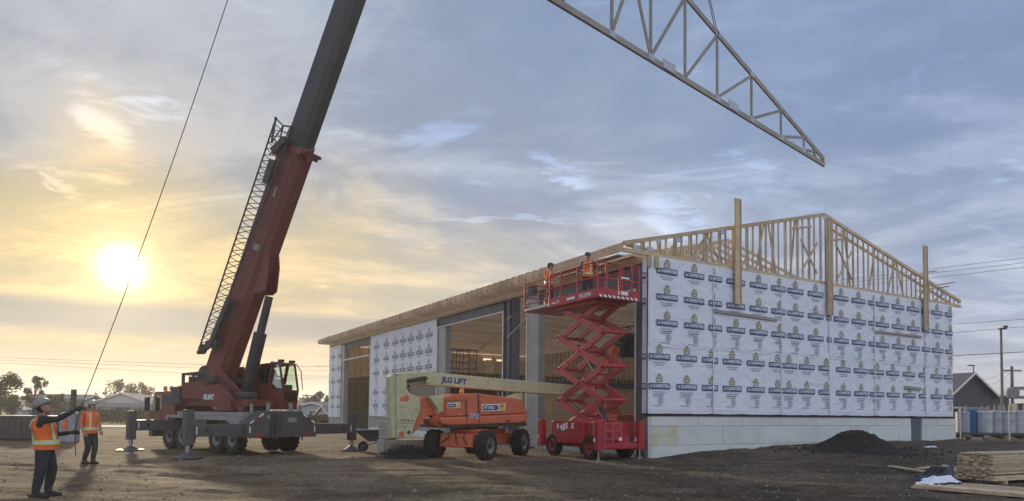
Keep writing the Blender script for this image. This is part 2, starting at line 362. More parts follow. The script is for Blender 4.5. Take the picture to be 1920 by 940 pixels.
def build_ground():
    xs = axis_pts(-22, 20, 0.16, 1500); ys = axis_pts(4, 40, 0.16, 1500)
    ys = [y for y in ys if y > -400]
    nx, ny = len(xs), len(ys)
    vs_ = [(x, y, gz(x, y)) for y in ys for x in xs]
    fs = [(j * nx + i, j * nx + i + 1, (j + 1) * nx + i + 1, (j + 1) * nx + i) for j in range(ny - 1) for i in range(nx - 1)]
    me = bpy.data.meshes.new('ground'); me.from_pydata(vs_, [], fs); me.polygons.foreach_set('use_smooth', [True] * len(fs)); me.update()
    m = bpy.data.materials.new('dirt_yard'); m.use_nodes = True; nt = m.node_tree; N, L = nt.nodes, nt.links
    b = N['Principled BSDF']; b.inputs['Roughness'].default_value = 0.95; b.inputs['Specular IOR Level'].default_value = 0.15
    tc = N.new('ShaderNodeTexCoord')
    def ns(scale, detail=8, rough=0.6, vec=None, dist=0):
        t = N.new('ShaderNodeTexNoise'); L.new(vec or tc.outputs['Object'], t.inputs['Vector']); t.inputs['Scale'].default_value = scale; t.inputs['Detail'].default_value = detail; t.inputs['Roughness'].default_value = rough; t.inputs['Distortion'].default_value = dist; return t.outputs[0]
    def rmp(f, a, b_, c1, c2):
        r = N.new('ShaderNodeValToRGB'); L.new(f, r.inputs[0]); r.color_ramp.elements[0].position = a; r.color_ramp.elements[1].position = b_
        r.color_ramp.elements[0].color = (*c1, 1); r.color_ramp.elements[1].color = (*c2, 1); return r.outputs[0]
    def mx(f, a, c, mode='MIX'):
        n = N.new('ShaderNodeMix'); n.data_type = 'RGBA'; n.blend_type = mode
        for i, s in ((0, f), (6, a), (7, c)):
            if hasattr(s, 'links'): L.new(s, n.inputs[i])
            elif i == 0: n.inputs[0].default_value = s
            else: n.inputs[i].default_value = (*s, 1)
        return n.outputs[2]
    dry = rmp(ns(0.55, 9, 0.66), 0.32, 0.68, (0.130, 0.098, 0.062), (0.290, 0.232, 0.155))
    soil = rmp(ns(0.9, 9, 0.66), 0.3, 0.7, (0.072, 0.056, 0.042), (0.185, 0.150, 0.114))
    # darker soil on the building side, sunlit left lightened in the colour (u grows to the right of the corner)
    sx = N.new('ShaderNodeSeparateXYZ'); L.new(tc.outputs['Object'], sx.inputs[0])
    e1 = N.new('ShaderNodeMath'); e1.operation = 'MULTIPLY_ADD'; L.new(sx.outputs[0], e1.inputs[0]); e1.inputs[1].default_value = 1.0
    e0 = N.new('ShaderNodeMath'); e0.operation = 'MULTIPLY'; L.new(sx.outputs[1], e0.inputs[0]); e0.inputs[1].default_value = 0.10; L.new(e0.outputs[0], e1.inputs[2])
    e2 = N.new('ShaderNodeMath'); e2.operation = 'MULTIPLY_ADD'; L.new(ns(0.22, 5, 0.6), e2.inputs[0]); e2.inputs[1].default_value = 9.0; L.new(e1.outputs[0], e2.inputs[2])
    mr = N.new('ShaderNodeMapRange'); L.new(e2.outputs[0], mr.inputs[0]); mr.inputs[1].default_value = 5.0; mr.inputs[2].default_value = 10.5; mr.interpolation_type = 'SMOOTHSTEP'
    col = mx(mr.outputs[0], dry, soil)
    # stretched wheel marks
    mp = N.new('ShaderNodeMapping'); L.new(tc.outputs['Object'], mp.inputs[0]); mp.inputs['Rotation'].default_value = (0, 0, -0.2); mp.inputs['Scale'].default_value = (0.13, 1.0, 1)
    tr = rmp(ns(1.5, 7, 0.62, mp.outputs[0], 0.6), 0.42, 0.62, (0.55, 0.53, 0.50), (1.12, 1.10, 1.07)); col = mx(0.55, col, mx(1.0, col, tr, 'MULTIPLY'))
    mid = rmp(ns(4.5, 9, 0.78), 0.36, 0.64, (0.52, 0.50, 0.47), (1.40, 1.40, 1.38)); col = mx(0.8, col, mx(1.0, col, mid, 'MULTIPLY'))
    # dry crust and damp patches
    dp = rmp(ns(0.18, 7, 0.6, None, 1.2), 0.40, 0.60, (0.66, 0.63, 0.60), (1.16, 1.14, 1.10)); col = mx(0.85, col, mx(1.0, col, dp, 'MULTIPLY'))
    # pebbles
    vo = N.new('ShaderNodeTexVoronoi'); L.new(tc.outputs['Object'], vo.inputs['Vector']); vo.inputs['Scale'].default_value = 14.0; vo.inputs['Randomness'].default_value = 1.0
    pb = rmp(vo.outputs['Distance'], 0.10, 0.30, (1.45, 1.42, 1.36), (0.92, 0.92, 0.92)); col = mx(0.55, col, mx(1.0, col, pb, 'MULTIPLY'))
    fine = rmp(ns(28, 4, 0.7), 0.35, 0.65, (0.72, 0.72, 0.72), (1.25, 1.24, 1.22)); col = mx(0.8, col, mx(1.0, col, fine, 'MULTIPLY'))
    # grass beyond the yard
    ln = N.new('ShaderNodeVectorMath'); ln.operation = 'LENGTH'; L.new(tc.outputs['Object'], ln.inputs[0])
    mg = N.new('ShaderNodeMapRange'); L.new(ln.outputs['Value'], mg.inputs[0]); mg.inputs[1].default_value = 60; mg.inputs[2].default_value = 66
    grass = rmp(ns(0.3, 9, 0.7), 0.3, 0.7, (0.045, 0.055, 0.018), (0.11, 0.11, 0.035)); col = mx(mg.outputs[0], col, grass)
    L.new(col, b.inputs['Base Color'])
    ad = N.new('ShaderNodeMath'); ad.operation = 'ADD'; L.new(ns(9, 8, 0.75), ad.inputs[0])
    ml = N.new('ShaderNodeMath'); ml.operation = 'MULTIPLY'; L.new(vo.outputs['Distance'], ml.inputs[0]); ml.inputs[1].default_value = -0.6; L.new(ml.outputs[0], ad.inputs[1])
    bp = N.new('ShaderNodeBump'); bp.inputs['Strength'].default_value = 0.9; bp.inputs['Distance'].default_value = 0.08; L.new(ad.outputs[0], bp.inputs['Height']); L.new(bp.outputs[0], b.inputs['Normal'])
    me.materials.append(m)
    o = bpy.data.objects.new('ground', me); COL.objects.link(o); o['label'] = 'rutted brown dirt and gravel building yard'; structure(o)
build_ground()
# loose stones lying on the yard: too many to count
def build_stones():
    mb = MB(); rnd = random.Random(3)
    for i in range(8500):
        y = 6 + 34 * rnd.random() ** 1.6; x = (rnd.random() * 2 - 1) * (0.80 * y + 2)
        p = V3((x, y, 0)) - B_O
        if p.dot(BU) > -0.3 and p.dot(BV) > -0.3: continue
        r = 0.009 + 0.026 * rnd.random() ** 4 + (0.03 if rnd.random() < 0.010 else 0)
        z = gz(x, y) + r * 0.25; a = rnd.random() * 6.28; pts = []
        for k in range(5): t = a + k * 1.2566; q = r * (0.7 + 0.6 * rnd.random()); pts.append((x + q * math.cos(t), y + q * math.sin(t), z - r * 0.3 * rnd.random()))
        mb.add(pts + [(x + r * 0.2, y, z + r * (0.5 + 0.4 * rnd.random())), (x, y, z - r)], [(k, (k + 1) % 5, 5) for k in range(5)] + [((k + 1) % 5, k, 6) for k in range(5)])
    tag(mb.build('loose_stones', pm('stone', (0.30, 0.27, 0.23), (0.16, 0.14, 0.12), 8, 0.9, vary=0.0), fix=False), 'loose gravel stones scattered over the dirt yard', None, None, 'stuff')
build_stones()
# ------------------------------------------------------------------ the building under construction
def wrap_material(name='house_wrap', thru=0.07):
    m = bpy.data.materials.new(name); m.use_nodes = True; nt = m.node_tree; N, L = nt.nodes, nt.links
    b = N['Principled BSDF']; b.inputs['Roughness'].default_value = 0.5
    tc = N.new('ShaderNodeTexCoord')
    def ns(s, d, stretch, dist):
        mp = N.new('ShaderNodeMapping'); L.new(tc.outputs['Object'], mp.inputs[0]); mp.inputs['Scale'].default_value = stretch
        t = N.new('ShaderNodeTexNoise'); L.new(mp.outputs[0], t.inputs['Vector']); t.inputs['Scale'].default_value = s; t.inputs['Detail'].default_value = d; t.inputs['Distortion'].default_value = dist; return t.outputs[0]
    r = N.new('ShaderNodeValToRGB'); L.new(ns(0.8, 5, (1, 1, 1), 0.5), r.inputs[0]); r.color_ramp.elements[0].position = 0.3; r.color_ramp.elements[1].position = 0.7
    r.color_ramp.elements[0].color = (0.78, 0.82, 0.90, 1); r.color_ramp.elements[1].color = (0.85, 0.88, 0.93, 1); L.new(r.outputs[0], b.inputs['Base Color'])
    w = N.new('ShaderNodeMath'); w.operation = 'ADD'; L.new(ns(0.9, 2, (1, 1, 1.5), 2.2), w.inputs[0])
    k = N.new('ShaderNodeMath'); k.operation = 'MULTIPLY'; k.inputs[1].default_value = 0.16; L.new(ns(4.5, 4, (1, 1, 1), 2.0), k.inputs[0]); L.new(k.outputs[0], w.inputs[1])
    bp = N.new('ShaderNodeBump'); bp.inputs['Strength'].default_value = 0.75; bp.inputs['Distance'].default_value = 0.06; L.new(w.outputs[0], bp.inputs['Height']); L.new(bp.outputs[0], b.inputs['Normal'])
    # thin sheet: a little light comes through
    tr = N.new('ShaderNodeBsdfTranslucent'); tr.inputs[0].default_value = (0.85, 0.80, 0.70, 1)
    ms = N.new('ShaderNodeMixShader'); ms.inputs[0].default_value = thru; L.new(b.outputs[0], ms.inputs[1]); L.new(tr.outputs[0], ms.inputs[2])
    L.new(ms.outputs[0], N['Material Output'].inputs[0]); return m
M['wrap'] = wrap_material(); M['window_wrap'] = wrap_material('thin_window_wrap', 0.75)
BLD = thing('timber_building', 'large unfinished timber building wrapped in white printed sheeting', 'building', B_O, B_YAW)

def part(name, mat, *boxes, parent=None, bevel=0):
    mb = MB()
    for b in boxes: mb.box(*b)
    return mb.build(name, mat, parent or BLD, bevel=bevel)
# --- printed logo: navy bar with white lettering, little house mark above, small lines below
def logo_mesh():
    mb = MB(); X, Y_ = V3((1, 0, 0)), V3((0, 1, 0))
    mb.mi = 0; mb.add([(-.53, -.112, 0), (.53, -.112, 0), (.53, .112, 0), (-.53, .112, 0)], [(0, 1, 2, 3)])
    mb.mi = 1; add_text(mb, 'LA CHARPENTERIE', (0, 0, 0), X, Y_, 0.175, 0.006, 0, 0.97, 0.002)
    mb.mi = 2   # house mark
    for p, q in (((-.13, .17), (-.13, .33)), ((-.13, .33), (0, .46)), ((0, .46), (.13, .36)), ((.13, .36), (.13, .17)), ((.13, .17), (-.13, .17)), ((0, .46), (0, .30)), ((0, .30), (.13, .24)), ((-.13, .30), (0, .30)), ((-.06, .17), (-.06, .25))):
        a, b_ = V3((*p, 0)), V3((*q, 0)); n = (b_ - a).normalized().cross(V3((0, 0, 1))) * 0.016
        mb.add([a - n, b_ - n, b_ + n, a + n], [(0, 1, 2, 3)])
    mb.mi = 3
    for w, y in ((.33, -.22), (.22, -.30)):          # two lines of unreadable small print
        x = -w
        while x < w - .02: mb.add([(x, y - .014, 0), (x + .075, y - .014, 0), (x + .075, y + .014, 0), (x, y + .014, 0)], [(0, 1, 2, 3)]); x += .095
    return mb.mesh('printed_logo', [M['navy'], M['wrapwhite'], M['gold'], M['ink']], fix=False)
def fine_print_mesh():
    mb = MB(); X, Y_ = V3((1, 0, 0)), V3((0, 1, 0))
    for w, y in ((.56, .22), (.50, .15)): mb.add([(-w / 2, y - .012, 0), (w / 2, y - .012, 0), (w / 2, y + .012, 0), (-w / 2, y + .012, 0)], [(0, 1, 2, 3)])
    for p, q in (((.02, .08), (.18, .08)), ((.18, .08), (.27, -.02)), ((.27, -.02), (.18, -.12)), ((.18, -.12), (.02, -.12)), ((.02, -.12), (.02, .08)), ((.05, .03), (.17, .03)), ((.05, -.02), (.17, -.02)), ((.05, -.07), (.17, -.07)), ((-.28, -.2), (.22, -.2))):
        a, b_ = V3((*p, 0)), V3((*q, 0)); n = (b_ - a).normalized().cross(V3((0, 0, 1))) * 0.011
        mb.add([a - n, b_ - n, b_ + n, a + n], [(0, 1, 2, 3)])
    return mb.mesh('fine_print', [M['ink']], fix=False)
LOGO, FINE = logo_mesh(), fine_print_mesh()
def clipped(me, lo, hi):
    if lo <= -0.53 and hi >= 0.53: return me
    if hi < -0.4 or lo > 0.4: return None
    c = me.copy(); bm = bmesh.new(); bm.from_mesh(c)
    for co, no in (((lo, 0, 0), (-1, 0, 0)), ((hi, 0, 0), (1, 0, 0))):
        bmesh.ops.bisect_plane(bm, geom=bm.verts[:] + bm.edges[:] + bm.faces[:], plane_co=co, plane_no=no, clear_outer=True)
    bm.to_mesh(c); bm.free(); return c
def sheet(side, a0, a1, z0, z1, logos=(), rows=(), fine_rows=(), off=0.03, seed=0):
    """one sheet of house wrap; side 'g' = gable (a = u), 'l' = long wall (a = v)"""
    nx, nz = max(3, int(abs(a1 - a0) / 0.16)), max(3, int((z1 - z0) / 0.16))
    def wr(a, z):
        w = 0.010 * noise.noise(V3((a * 1.1, z * 0.9, seed * 3.3))) + 0.012 * abs(noise.noise(V3((a * 0.55 + z * 0.5, z * 1.3, seed * 1.7 + 9))))
        hem = math.exp(-((z - z0) / 0.35) ** 2)
        return w + hem * 0.045 * max(0, noise.noise(V3((a * 1.9, 3.1, seed))))
    def fn(i, j):
        a = a0 + (a1 - a0) * i; zb = z0 + 0.03 * noise.noise(V3((a * 1.3, seed, 2))); z = zb + (z1 - zb) * j
        d = off + wr(a, z)
        return (a, -d, z) if side == 'g' else (-d, a, z)
    s = MB().grid(nx, nz, fn).build('wrap_sheet', M['wrap'], BLD, smooth=True)
    def place(me, nm, c, z):
        k = 1 if side == 'g' else -1
        lo, hi = (a0 - c, a1 - c) if k == 1 else (c - a1, c - a0)
        m2 = clipped(me, lo + 0.01, hi - 0.01)
        if m2 is None or not len(m2.polygons): return
        d = off + 0.034
        mat = Matrix(((1, 0, 0, c), (0, 0, -1, -d), (0, 1, 0, z), (0, 0, 0, 1))) if side == 'g' else Matrix(((0, 0, -1, -d), (-1, 0, 0, c), (0, 1, 0, z), (0, 0, 0, 1)))
        inst(nm, m2, s, mat)
    st = MB(); rs = random.Random(seed)      # rows of staples along the seams
    for k in range(int((z1 - z0) / 0.11)):
        a, z = a0 + 0.05 + rs.uniform(-.02, .02), z0 + 0.08 + k * 0.11; d = off + 0.03; q = 0.013
        st.add([(a - q, -d, z - q), (a + q, -d, z - q), (a + q, -d, z + q), (a - q, -d, z + q)] if side == 'g' else [(-d, a + q, z - q), (-d, a - q, z - q), (-d, a - q, z + q), (-d, a + q, z + q)], [(0, 1, 2, 3)])
    for k in range(int((a1 - a0) / 0.11)):
        a, z = a0 + k * 0.11, z0 + 0.10 + rs.uniform(-.03, .03); d = off + 0.045; q = 0.013
        st.add([(a - q, -d, z - q), (a + q, -d, z - q), (a + q, -d, z + q), (a - q, -d, z + q)] if side == 'g' else [(-d, a + q, z - q), (-d, a - q, z - q), (-d, a - q, z + q), (-d, a + q, z + q)], [(0, 1, 2, 3)])
    st.build('staples', M['ink'], s, fix=False)['kind'] = 'stuff'
    for c in logos:
        for z in rows: place(LOGO, 'printed_logo', c, z)
        for z in fine_rows: place(FINE, 'fine_print', c - 0.05, z)
    return s
seams = [0.0, 3.38, 7.45, 10.72, 14.2, 18.55, W]
top_logos = [(.92, 2.34, 3.66), (3.32, 4.67, 6.03, 7.36), (7.2, 8.40, 9.78, 11.1), (10.35, 11.62, 12.95, 14.26), (13.7, 14.86, 16.18, 17.5, 18.8), (18.45, 19.72, 21.0)]
low_logos = [(.55, 1.95, 3.3), (3.1, 4.45, 5.85, 7.2), (6.9, 7.95, 9.15, 10.5), (10.2, 11.75, 13.1, 14.3), (13.5, 14.4, 15.7, 17.1, 18.5), (17.9, 19.6, 20.85)]
for i in range(6):
    a0, a1 = seams[i], seams[i + 1]
    z0_ = 4.12 + 0.03 * (i % 2)
    sheet('g', a0, a1, 1.62, 4.20, low_logos[i], (3.74 - 0.012 * i, 2.64), (2.12,), 0.030 + 0.004 * (i % 2), i + 1)
    sheet('g', a0, a1, z0_, 7.50, top_logos[i], (6.98, 6.00, 5.02), (4.48,), 0.040 + 0.004 * (i % 2), i + 11)
for u in seams[1:-1]:
    for z0, z1 in ((1.66, 4.1), (4.2, 7.46)): part('seam_tape', M['wrapwhite'], (u - 0.03, u + 0.03, -0.0735, -0.0730, z0, z1))
sheet('l', 0.0, 0.24, 1.62, 7.46, (0.42,), (6.75, 5.78, 3.72, 2.62), (), 0.035, 31)
lr = (6.55, 5.55, 4.57)
sheet('l', 18.80, 26.3, 4.02, 7.22, (19.9, 21.4, 22.85, 24.25, 25.7), (6.35, 5.36, 4.38), (), 0.05, 41)
sheet('l', 26.2, 31.0, 1.18, 7.24, (27.5, 29.6), (6.35, 5.36, 4.38, 2.95, 1.98), (3.75, 1.5), 0.034, 42)
sheet('l', 38.6, LEN, 1.02, 7.42, (39.1, 40.9), (6.3, 5.2, 4.1, 2.75, 1.9), (3.4, 1.35), 0.034, 43)

# --- walls behind the wrap
part('gable_sheathing', M['osb'], (0.02, W - 0.02, 0.02, 0.20, 1.60, 7.47))
part('gable_sill', M['black'], (0.0, W + 0.05, -0.075, 0.18, 1.53, 1.615))
for v0, v1, z0 in ((18.78, 31.0, 1.15), (38.6, LEN - 0.02, 1.0)):
    part('wall_sheathing', M['osb'], (0.02, 0.20, v0 + 0.02, v1 - 0.02, z0, 7.24))
part('corner_sheathing', M['osb'], (0.02, 0.2, 0.21, 0.26, 0.1, 7.24))
part('right_wall', M['plywood'], (W - 0.2, W - 0.02, 0.22, LEN - 0.22, 1.5, 7.47))
part('wrap_sheet', M['wrap'], (W - 0.018, W + 0.012, 0.02, LEN - 0.2, 1.6, 7.46))
part('insulation_board', M['insul'], (W + 0.003, W + 0.06, 0.03, LEN, -0.5, 1.5))
# --- foundation
fd = part('foundation', M['concrete'], (0.10, W - 0.02, 0.03, 0.34, -0.6, 1.53))
part('foundation_wall', M['concrete'], (0.0, 0.34, 0.34, 0.60, -0.6, 1.5))
for v0, v1 in ((18.3, 31.1), (38.0, LEN)):
    part('foundation_wall', M['concrete'], (0.03, 0.30, v0, v1, -0.4, 1.14))
part('foundation_wall', M['concrete'], (W - 0.34, W, 0.35, LEN, -0.6, 1.5))
part('foundation_wall', M['concrete'], (0.31, W - 0.35, LEN - 0.34, LEN, -0.6, 1.5))
for v0, v1 in ((18.9, 22.4), (22.44, 25.9), (25.94, 28.5), (28.54, 30.9), (39.0, 42.0)):
    part('footing_insulation', M['white'], (-0.04, 0.028, v0, v1, -0.3, 0.34))
part('floor_slab', M['concrete'], (0.36, W - 0.36, 0.36, LEN - 0.36, -0.3, 0.06), bevel=0)
for v0, v1 in ((0.62, 7.3), (9.8, 17.6), (31.2, 37.9)):
    part('door_sill', M['concrete'], (-0.25, 0.355, v0, v1, -0.3, 0.045))
# insulation boards on the gable foundation, each its own board; one bay left bare
rnd = random.Random(5)
for z0, z1, off in ((1.16, 1.525, 0.0), (0.43, 1.15, 1.1), (-0.5, 0.42, 0.5)):
    u = 0.14 - (off if off else 0)
    while u < W + 0.2:
        a, b = max(u, 0.14), min(u + 2.43, W + 0.25)
        u += 2.445
        for c, d in ((a, min(b, 17.25)), (max(a, 18.25), b)):
            if d - c < 0.12: continue
            if z0 == 0.43 and d < 3.4: continue
            t = 0.055 + rnd.random() * 0.012
            part('insulation_board', M['insul'], (c, d, 0.028 - t, 0.026, z0, z1), bevel=0.006)
part('insulation_board', pm('torn_foam', (0.62, 0.66, 0.60), (0.55, 0.50, 0.22), 1.3, 0.8, 0.2, 9, dirt=0.2), (0.14, 3.42, -0.018, 0.026, 0.43, 0.78), bevel=0.006)
part('insulation_board', pm('torn_foam_foil', (0.60, 0.63, 0.66), (0.56, 0.53, 0.27), 1.1, 0.7, 0.2, 9, dirt=0.2), (0.14, 3.42, -0.022, 0.026, 0.785, 1.15), bevel=0.006)
part('corner_pipe', M['white'], (0.03, 0.10, -0.045, 0.025, -0.3, 1.5), bevel=0.02)
part('bare_column', M['steel_blue'], (17.32, 18.12, -0.012, 0.028, -0.2, 1.53))
# --- steel columns, door headers and flashings along the open side
def hcol(v0, v1, mat, z1=7.25, flange=0.02):
    mb = MB(); c = (v0 + v1) / 2
    mb.box(0.0, 0.42, v0, v0 + flange, 0.02, z1); mb.box(0.0, 0.42, v1 - flange, v1, 0.02, z1); mb.box(0.19, 0.215, v0 + flange, v1 - flange, 0.02, z1)
    mb.box(-0.06, 0.5, v0 - 0.06, v1 + 0.06, 0.0, 0.02)
    return mb.build('steel_column', mat, BLD)
part('steel_column', M['steel_blue'], (0.0, 0.40, 0.27, 0.62, 0.02, 7.24), bevel=0.01)
part('clad_column', M['steel_grey'], (-0.02, 0.34, 7.40, 8.44, 0.02, 7.24), bevel=0.01)
hcol(9.80, 10.72, M['steel_blue'])
part('steel_column', M['steel_blue'], (0.06, 0.36, 10.2, 10.5, 0.02, 7.2))
part('clad_column', M['steel_grey'], (0.0, 0.36, 17.62, 18.76, 0.02, 6.70), bevel=0.01)
part('clad_column', M['steel_grey'], (0.0, 0.36, 31.02, 31.25, 0.02, 6.74), bevel=0.01)
part('clad_column', M['steel_grey'], (0.0, 0.40, 37.85, 38.58, 0.02, 7.2), bevel=0.01)
def header(v0, v1, z0, z1):
    mb = MB(); mb.box(0.10, 0.13, v0, v1, z0 + 0.02, z1 - 0.02); mb.box(-0.02, 0.25, v0, v1, z0, z0 + 0.02); mb.box(-0.02, 0.25, v0, v1, z1 - 0.02, z1)
    return mb.build('door_header_beam', M['steel_blue'], BLD)
header(0.63, 7.39, 6.35, 7.24); header(10.73, 18.77, 6.72, 7.24); header(31.26, 37.84, 6.74, 7.24)
part('jamb_flashing', M['flash'], (-0.05, -0.022, 0.60, 0.66, 0.05, 6.34))
part('jamb_flashing', M['flash'], (-0.05, -0.022, 8.38, 8.46, 0.05, 6.9))
part('jamb_flashing', M['flash'], (-0.05, -0.022, 10.66, 10.75, 0.05, 6.72))
part('jamb_flashing', M['flash'], (-0.06, -0.022, 18.68, 18.78, 0.05, 6.7))
part('jamb_flashing', M['flash'], (-0.05, -0.022, 31.0, 31.1, 0.05, 5.86))
part('header_flashing', M['flash'], (-0.06, -0.022, 10.75, 18.76, 6.65, 6.715))
part('header_flashing', M['flash'], (-0.05, -0.022, 0.66, 7.39, 6.28, 6.345))
dh = part('door_head_track', M['flash'], (-0.14, 0.3, 31.1, 38.0, 5.78, 5.88))
for v, z in ((31.3, 6.3), (37.6, 6.3), (34.4, 6.3)): part('door_hanger', M['steel_blue'], (0.14, 0.2, v, v + 0.08, 5.88, 6.75))
part('wall_plate', M['wood'], (-0.06, 0.26, 0.3, LEN - 0.1, 7.245, 7.37)); part('wall_plate', M['wood_pale'], (-0.05, 0.25, 0.32, LEN - 0.1, 7.372, 7.495))
part('wall_plate', M['wood'], (W - 0.25, W + 0.03, 0.3, LEN - 0.1, 7.475, 7.495))
# --- far end wall with window openings covered by glowing wrap
wins = [(905, 921, 672, 689), (930, 941.5, 674, 700), (962, 970, 677, 702)]
WV = LEN - 0.2
ops = []
for x0, x1, y0, y1 in wins:
    ua, za = inside(x0, y0, WV); ub, zb = inside(x1, y1, WV); ops.append((ua, ub, zb, za))
ops.sort()
cur = 0.22
for ua, ub, z0, z1 in ops:
    if ua > cur: part('end_wall_panel', M['plywood'], (cur, ua, WV, WV + 0.04, 1.5, 7.45))
    part('end_wall_panel', M['plywood'], (ua, ub, WV, WV + 0.04, 1.5, z0)); part('end_wall_panel', M['plywood'], (ua, ub, WV, WV + 0.04, z1, 7.45))
    mb = MB().grid(4, 4, lambda i, j, a=ua, b=ub, c=z0, d=z1: (a - .05 + (b - a + .1) * i, WV + 0.06, c - .05 + (d - c + .1) * j)); s = mb.build('window_wrap', M['window_wrap'], BLD)
    part('window_buck', M['wood_pale'], (ua - 0.09, ua, WV - 0.12, WV - 0.002, z0 - 0.1, z1 + 0.1), (ub, ub + 0.09, WV - 0.12, WV - 0.002, z0 - 0.1, z1 + 0.1), (ua, ub, WV - 0.12, WV - 0.002, z1, z1 + 0.1), (ua, ub, WV - 0.12, WV - 0.002, z0 - 0.1, z0))
    cur = ub
part('end_wall_panel', M['plywood'], (cur, W - 0.22, WV, WV + 0.04, 1.5, 7.45))
stud = MB().box(-0.02, 0.02, -0.14, 0, 1.5, 7.45).mesh('stud', M['wood'])
for k in range(34):
    u = 0.5 + k * 0.61
    if any(a - 0.15 < u < b + 0.15 for a, b, _, _ in ops): continue
    inst('wall_stud', stud, BLD, Matrix.Translation((u, WV - 0.003, 0)))
for k in range(60):
    inst('wall_stud', stud, BLD, Matrix.Translation((W - 0.203, 0.6 + k * 0.68, 0)) @ Matrix.Rotation(-math.pi / 2, 4, 'Z'))
# --- mezzanine across the back half
MV, MZ = 24.0, 4.35
part('mezzanine_deck', M['plywood'], (0.4, W - 0.36, MV - 0.05, LEN - 0.4, MZ, MZ + 0.04))
part('mezzanine_rim', M['wood'], (0.4, W - 0.36, MV + 0.35, MV + 0.39, MZ - 0.34, MZ - 0.002))
jst = MB().box(-0.028, 0.028, 0, 0.34, -0.34, -0.004).mesh('joist', M['wood_pale'])
for k in range(51): inst('mezzanine_joist', jst, BLD, Matrix.Translation((0.6 + k * 0.4, MV, MZ)))
part('mezzanine_beam', M['steel_blue'], (0.4, W - 0.36, MV + 0.05, MV + 0.3, MZ - 0.72, MZ - 0.345))
for a, b in ((7.3, 9.7), (9.72, 12.1), (12.12, 14.5), (14.52, 16.9), (16.92, 19.3), (19.32, 20.8)):
    part('partition_panel', M['plywood'], (a, b, MV + 0.12, MV + 0.16, 0.06, MZ - 0.725))
for u in (1.2, 4.2, 7.1): part('mezzanine_post', M['steel_blue'], (u, u + 0.2, MV + 0.08, MV + 0.28, 0.06, MZ - 0.725))
# partition panels standing on the mezzanine (pale boards with dark joints)
for k in range(17):
    u = 6.2 + k * 0.86
    part('upper_panel', M['wood_pale'] if k % 3 else M['plywood'], (u, u + 0.83, 32.0, 32.05, MZ + 0.045, MZ + 1.62 + 0.06 * (k % 2)))
# --- roof trusses
HEEL, PITCH_R, HALF = 0.39, 0.248, 11.7
JK = [1.7, 3.9, 6.1, 8.3, 10.2]
def truss_members():
    L_ = 2 * HALF; top = lambda k: HEEL + PITCH_R * min(k, L_ - k)
    mem = [('chord', (0, 0.07), (L_, 0.07), 0.14)]
    for sgn in (0, 1):
        X = (lambda k: k) if not sgn else (lambda k: L_ - k)
        mem.append(('chord', (X(0), top(0) - 0.07), (X(HALF), top(HALF) - 0.07), 0.14))
        mem.append(('web', (X(0.02), 0.14), (X(0.02), top(0) - 0.12), 0.09))
        prev = 0.6
        for k in JK:
            mem.append(('web', (X(k), 0.13), (X(k), top(k) - 0.13), 0.089))
            mem.append(('web', (X(k), 0.13), (X(prev), top(prev) - 0.13), 0.089)); prev = k
    mem.append(('web', (HALF, 0.13), (HALF, top(HALF) - 0.13), 0.089))
    mem.append(('web', (HALF, 0.13), (10.2, top(10.2) - 0.13), 0.089)); mem.append(('web', (HALF, 0.13), (L_ - 10.2, top(10.2) - 0.13), 0.089))
    return mem
def truss_mesh():
    mb = MB()
    for kind, p, q, w in truss_members():
        t = 0.038 if kind == 'chord' else 0.036
        mb.bar((p[0], 0, p[1]), (q[0], 0, q[1]), w, t, up=(0, 1, 0))
    for sgn in (0, 1):          # solid raised heel at each tail
        X = (lambda k: k) if not sgn else (lambda k: 2 * HALF - k)
        mb.prism([(X(0.0), 0.012), (X(1.12), 0.012), (X(1.12), HEEL + PITCH_R * 1.12 - 0.012), (X(0.0), HEEL - 0.012)], (0, -0.016, 0), (1, 0, 0), (0, 0, 1), (0, 0.032, 0))
    mb.mi = 1; mb.box(-0.012, -0.002, -0.022, 0.022, 0.0, HEEL); mb.box(2 * HALF + 0.002, 2 * HALF + 0.012, -0.022, 0.022, 0.0, HEEL)
    return mb.mesh('roof_truss', [M['wood'], M['wood_end']])
TR = truss_mesh()
k = 0; v = 5.6
while v < LEN:
    inst('roof_truss', TR, BLD, Matrix.Translation((-1.1, v, 7.5))); v += 0.6; k += 1
# lateral bracing on the truss webs and a fascia strip lying along the first bay
for u in (4.0, 10.6, 17.0):
    part('lateral_brace', M['wood'], (u, u + 0.09, 5.5, LEN - 0.3, 7.645, 7.683))
part('eave_plank', M['wood_pale'], (-0.9, -0.62, 0.6, 5.5, 7.50, 7.54), (-0.30, -0.07, 0.45, 5.55, 7.50, 7.54))
part('eave_plank', M['wood'], (-1.1, -1.06, 0.12, 5.57, 7.545, 7.86))
# --- gable end frame: doubled chord on the right, many studs, cross braces
gt = lambda u: 7.5 + HEEL + PITCH_R * min(u + 1.1, W + 1.1 - u)
def gbar(name, p, q, w, t=0.04, v=0.06, mat='wood_pale'):
    return MB().bar((p[0], v, p[1]), (q[0], v, q[1]), w, t, up=(0, 1, 0)).build(name, M[mat], BLD)
gbar('gable_chord', (-1.1, 7.57), (W + 1.1, 7.57), 0.14, 0.09)
gbar('gable_chord', (-1.1, gt(-1.1) - 0.07), (10.6, gt(10.6) - 0.07), 0.15, 0.09); gbar('gable_chord', (W + 1.1, gt(W + 1.1) - 0.07), (10.6, gt(10.6) - 0.07), 0.15, 0.09)
gbar('gable_chord', (W + 0.4, gt(W + 0.4) - 0.42), (10.9, gt(10.9) - 0.45), 0.13, 0.04, 0.17, 'wood')
gbar('gable_chord', (-0.9, 7.80), (3.4, 7.66), 0.12, 0.04, 0.17)
rnd = random.Random(11)
u = -1.05; n = 0
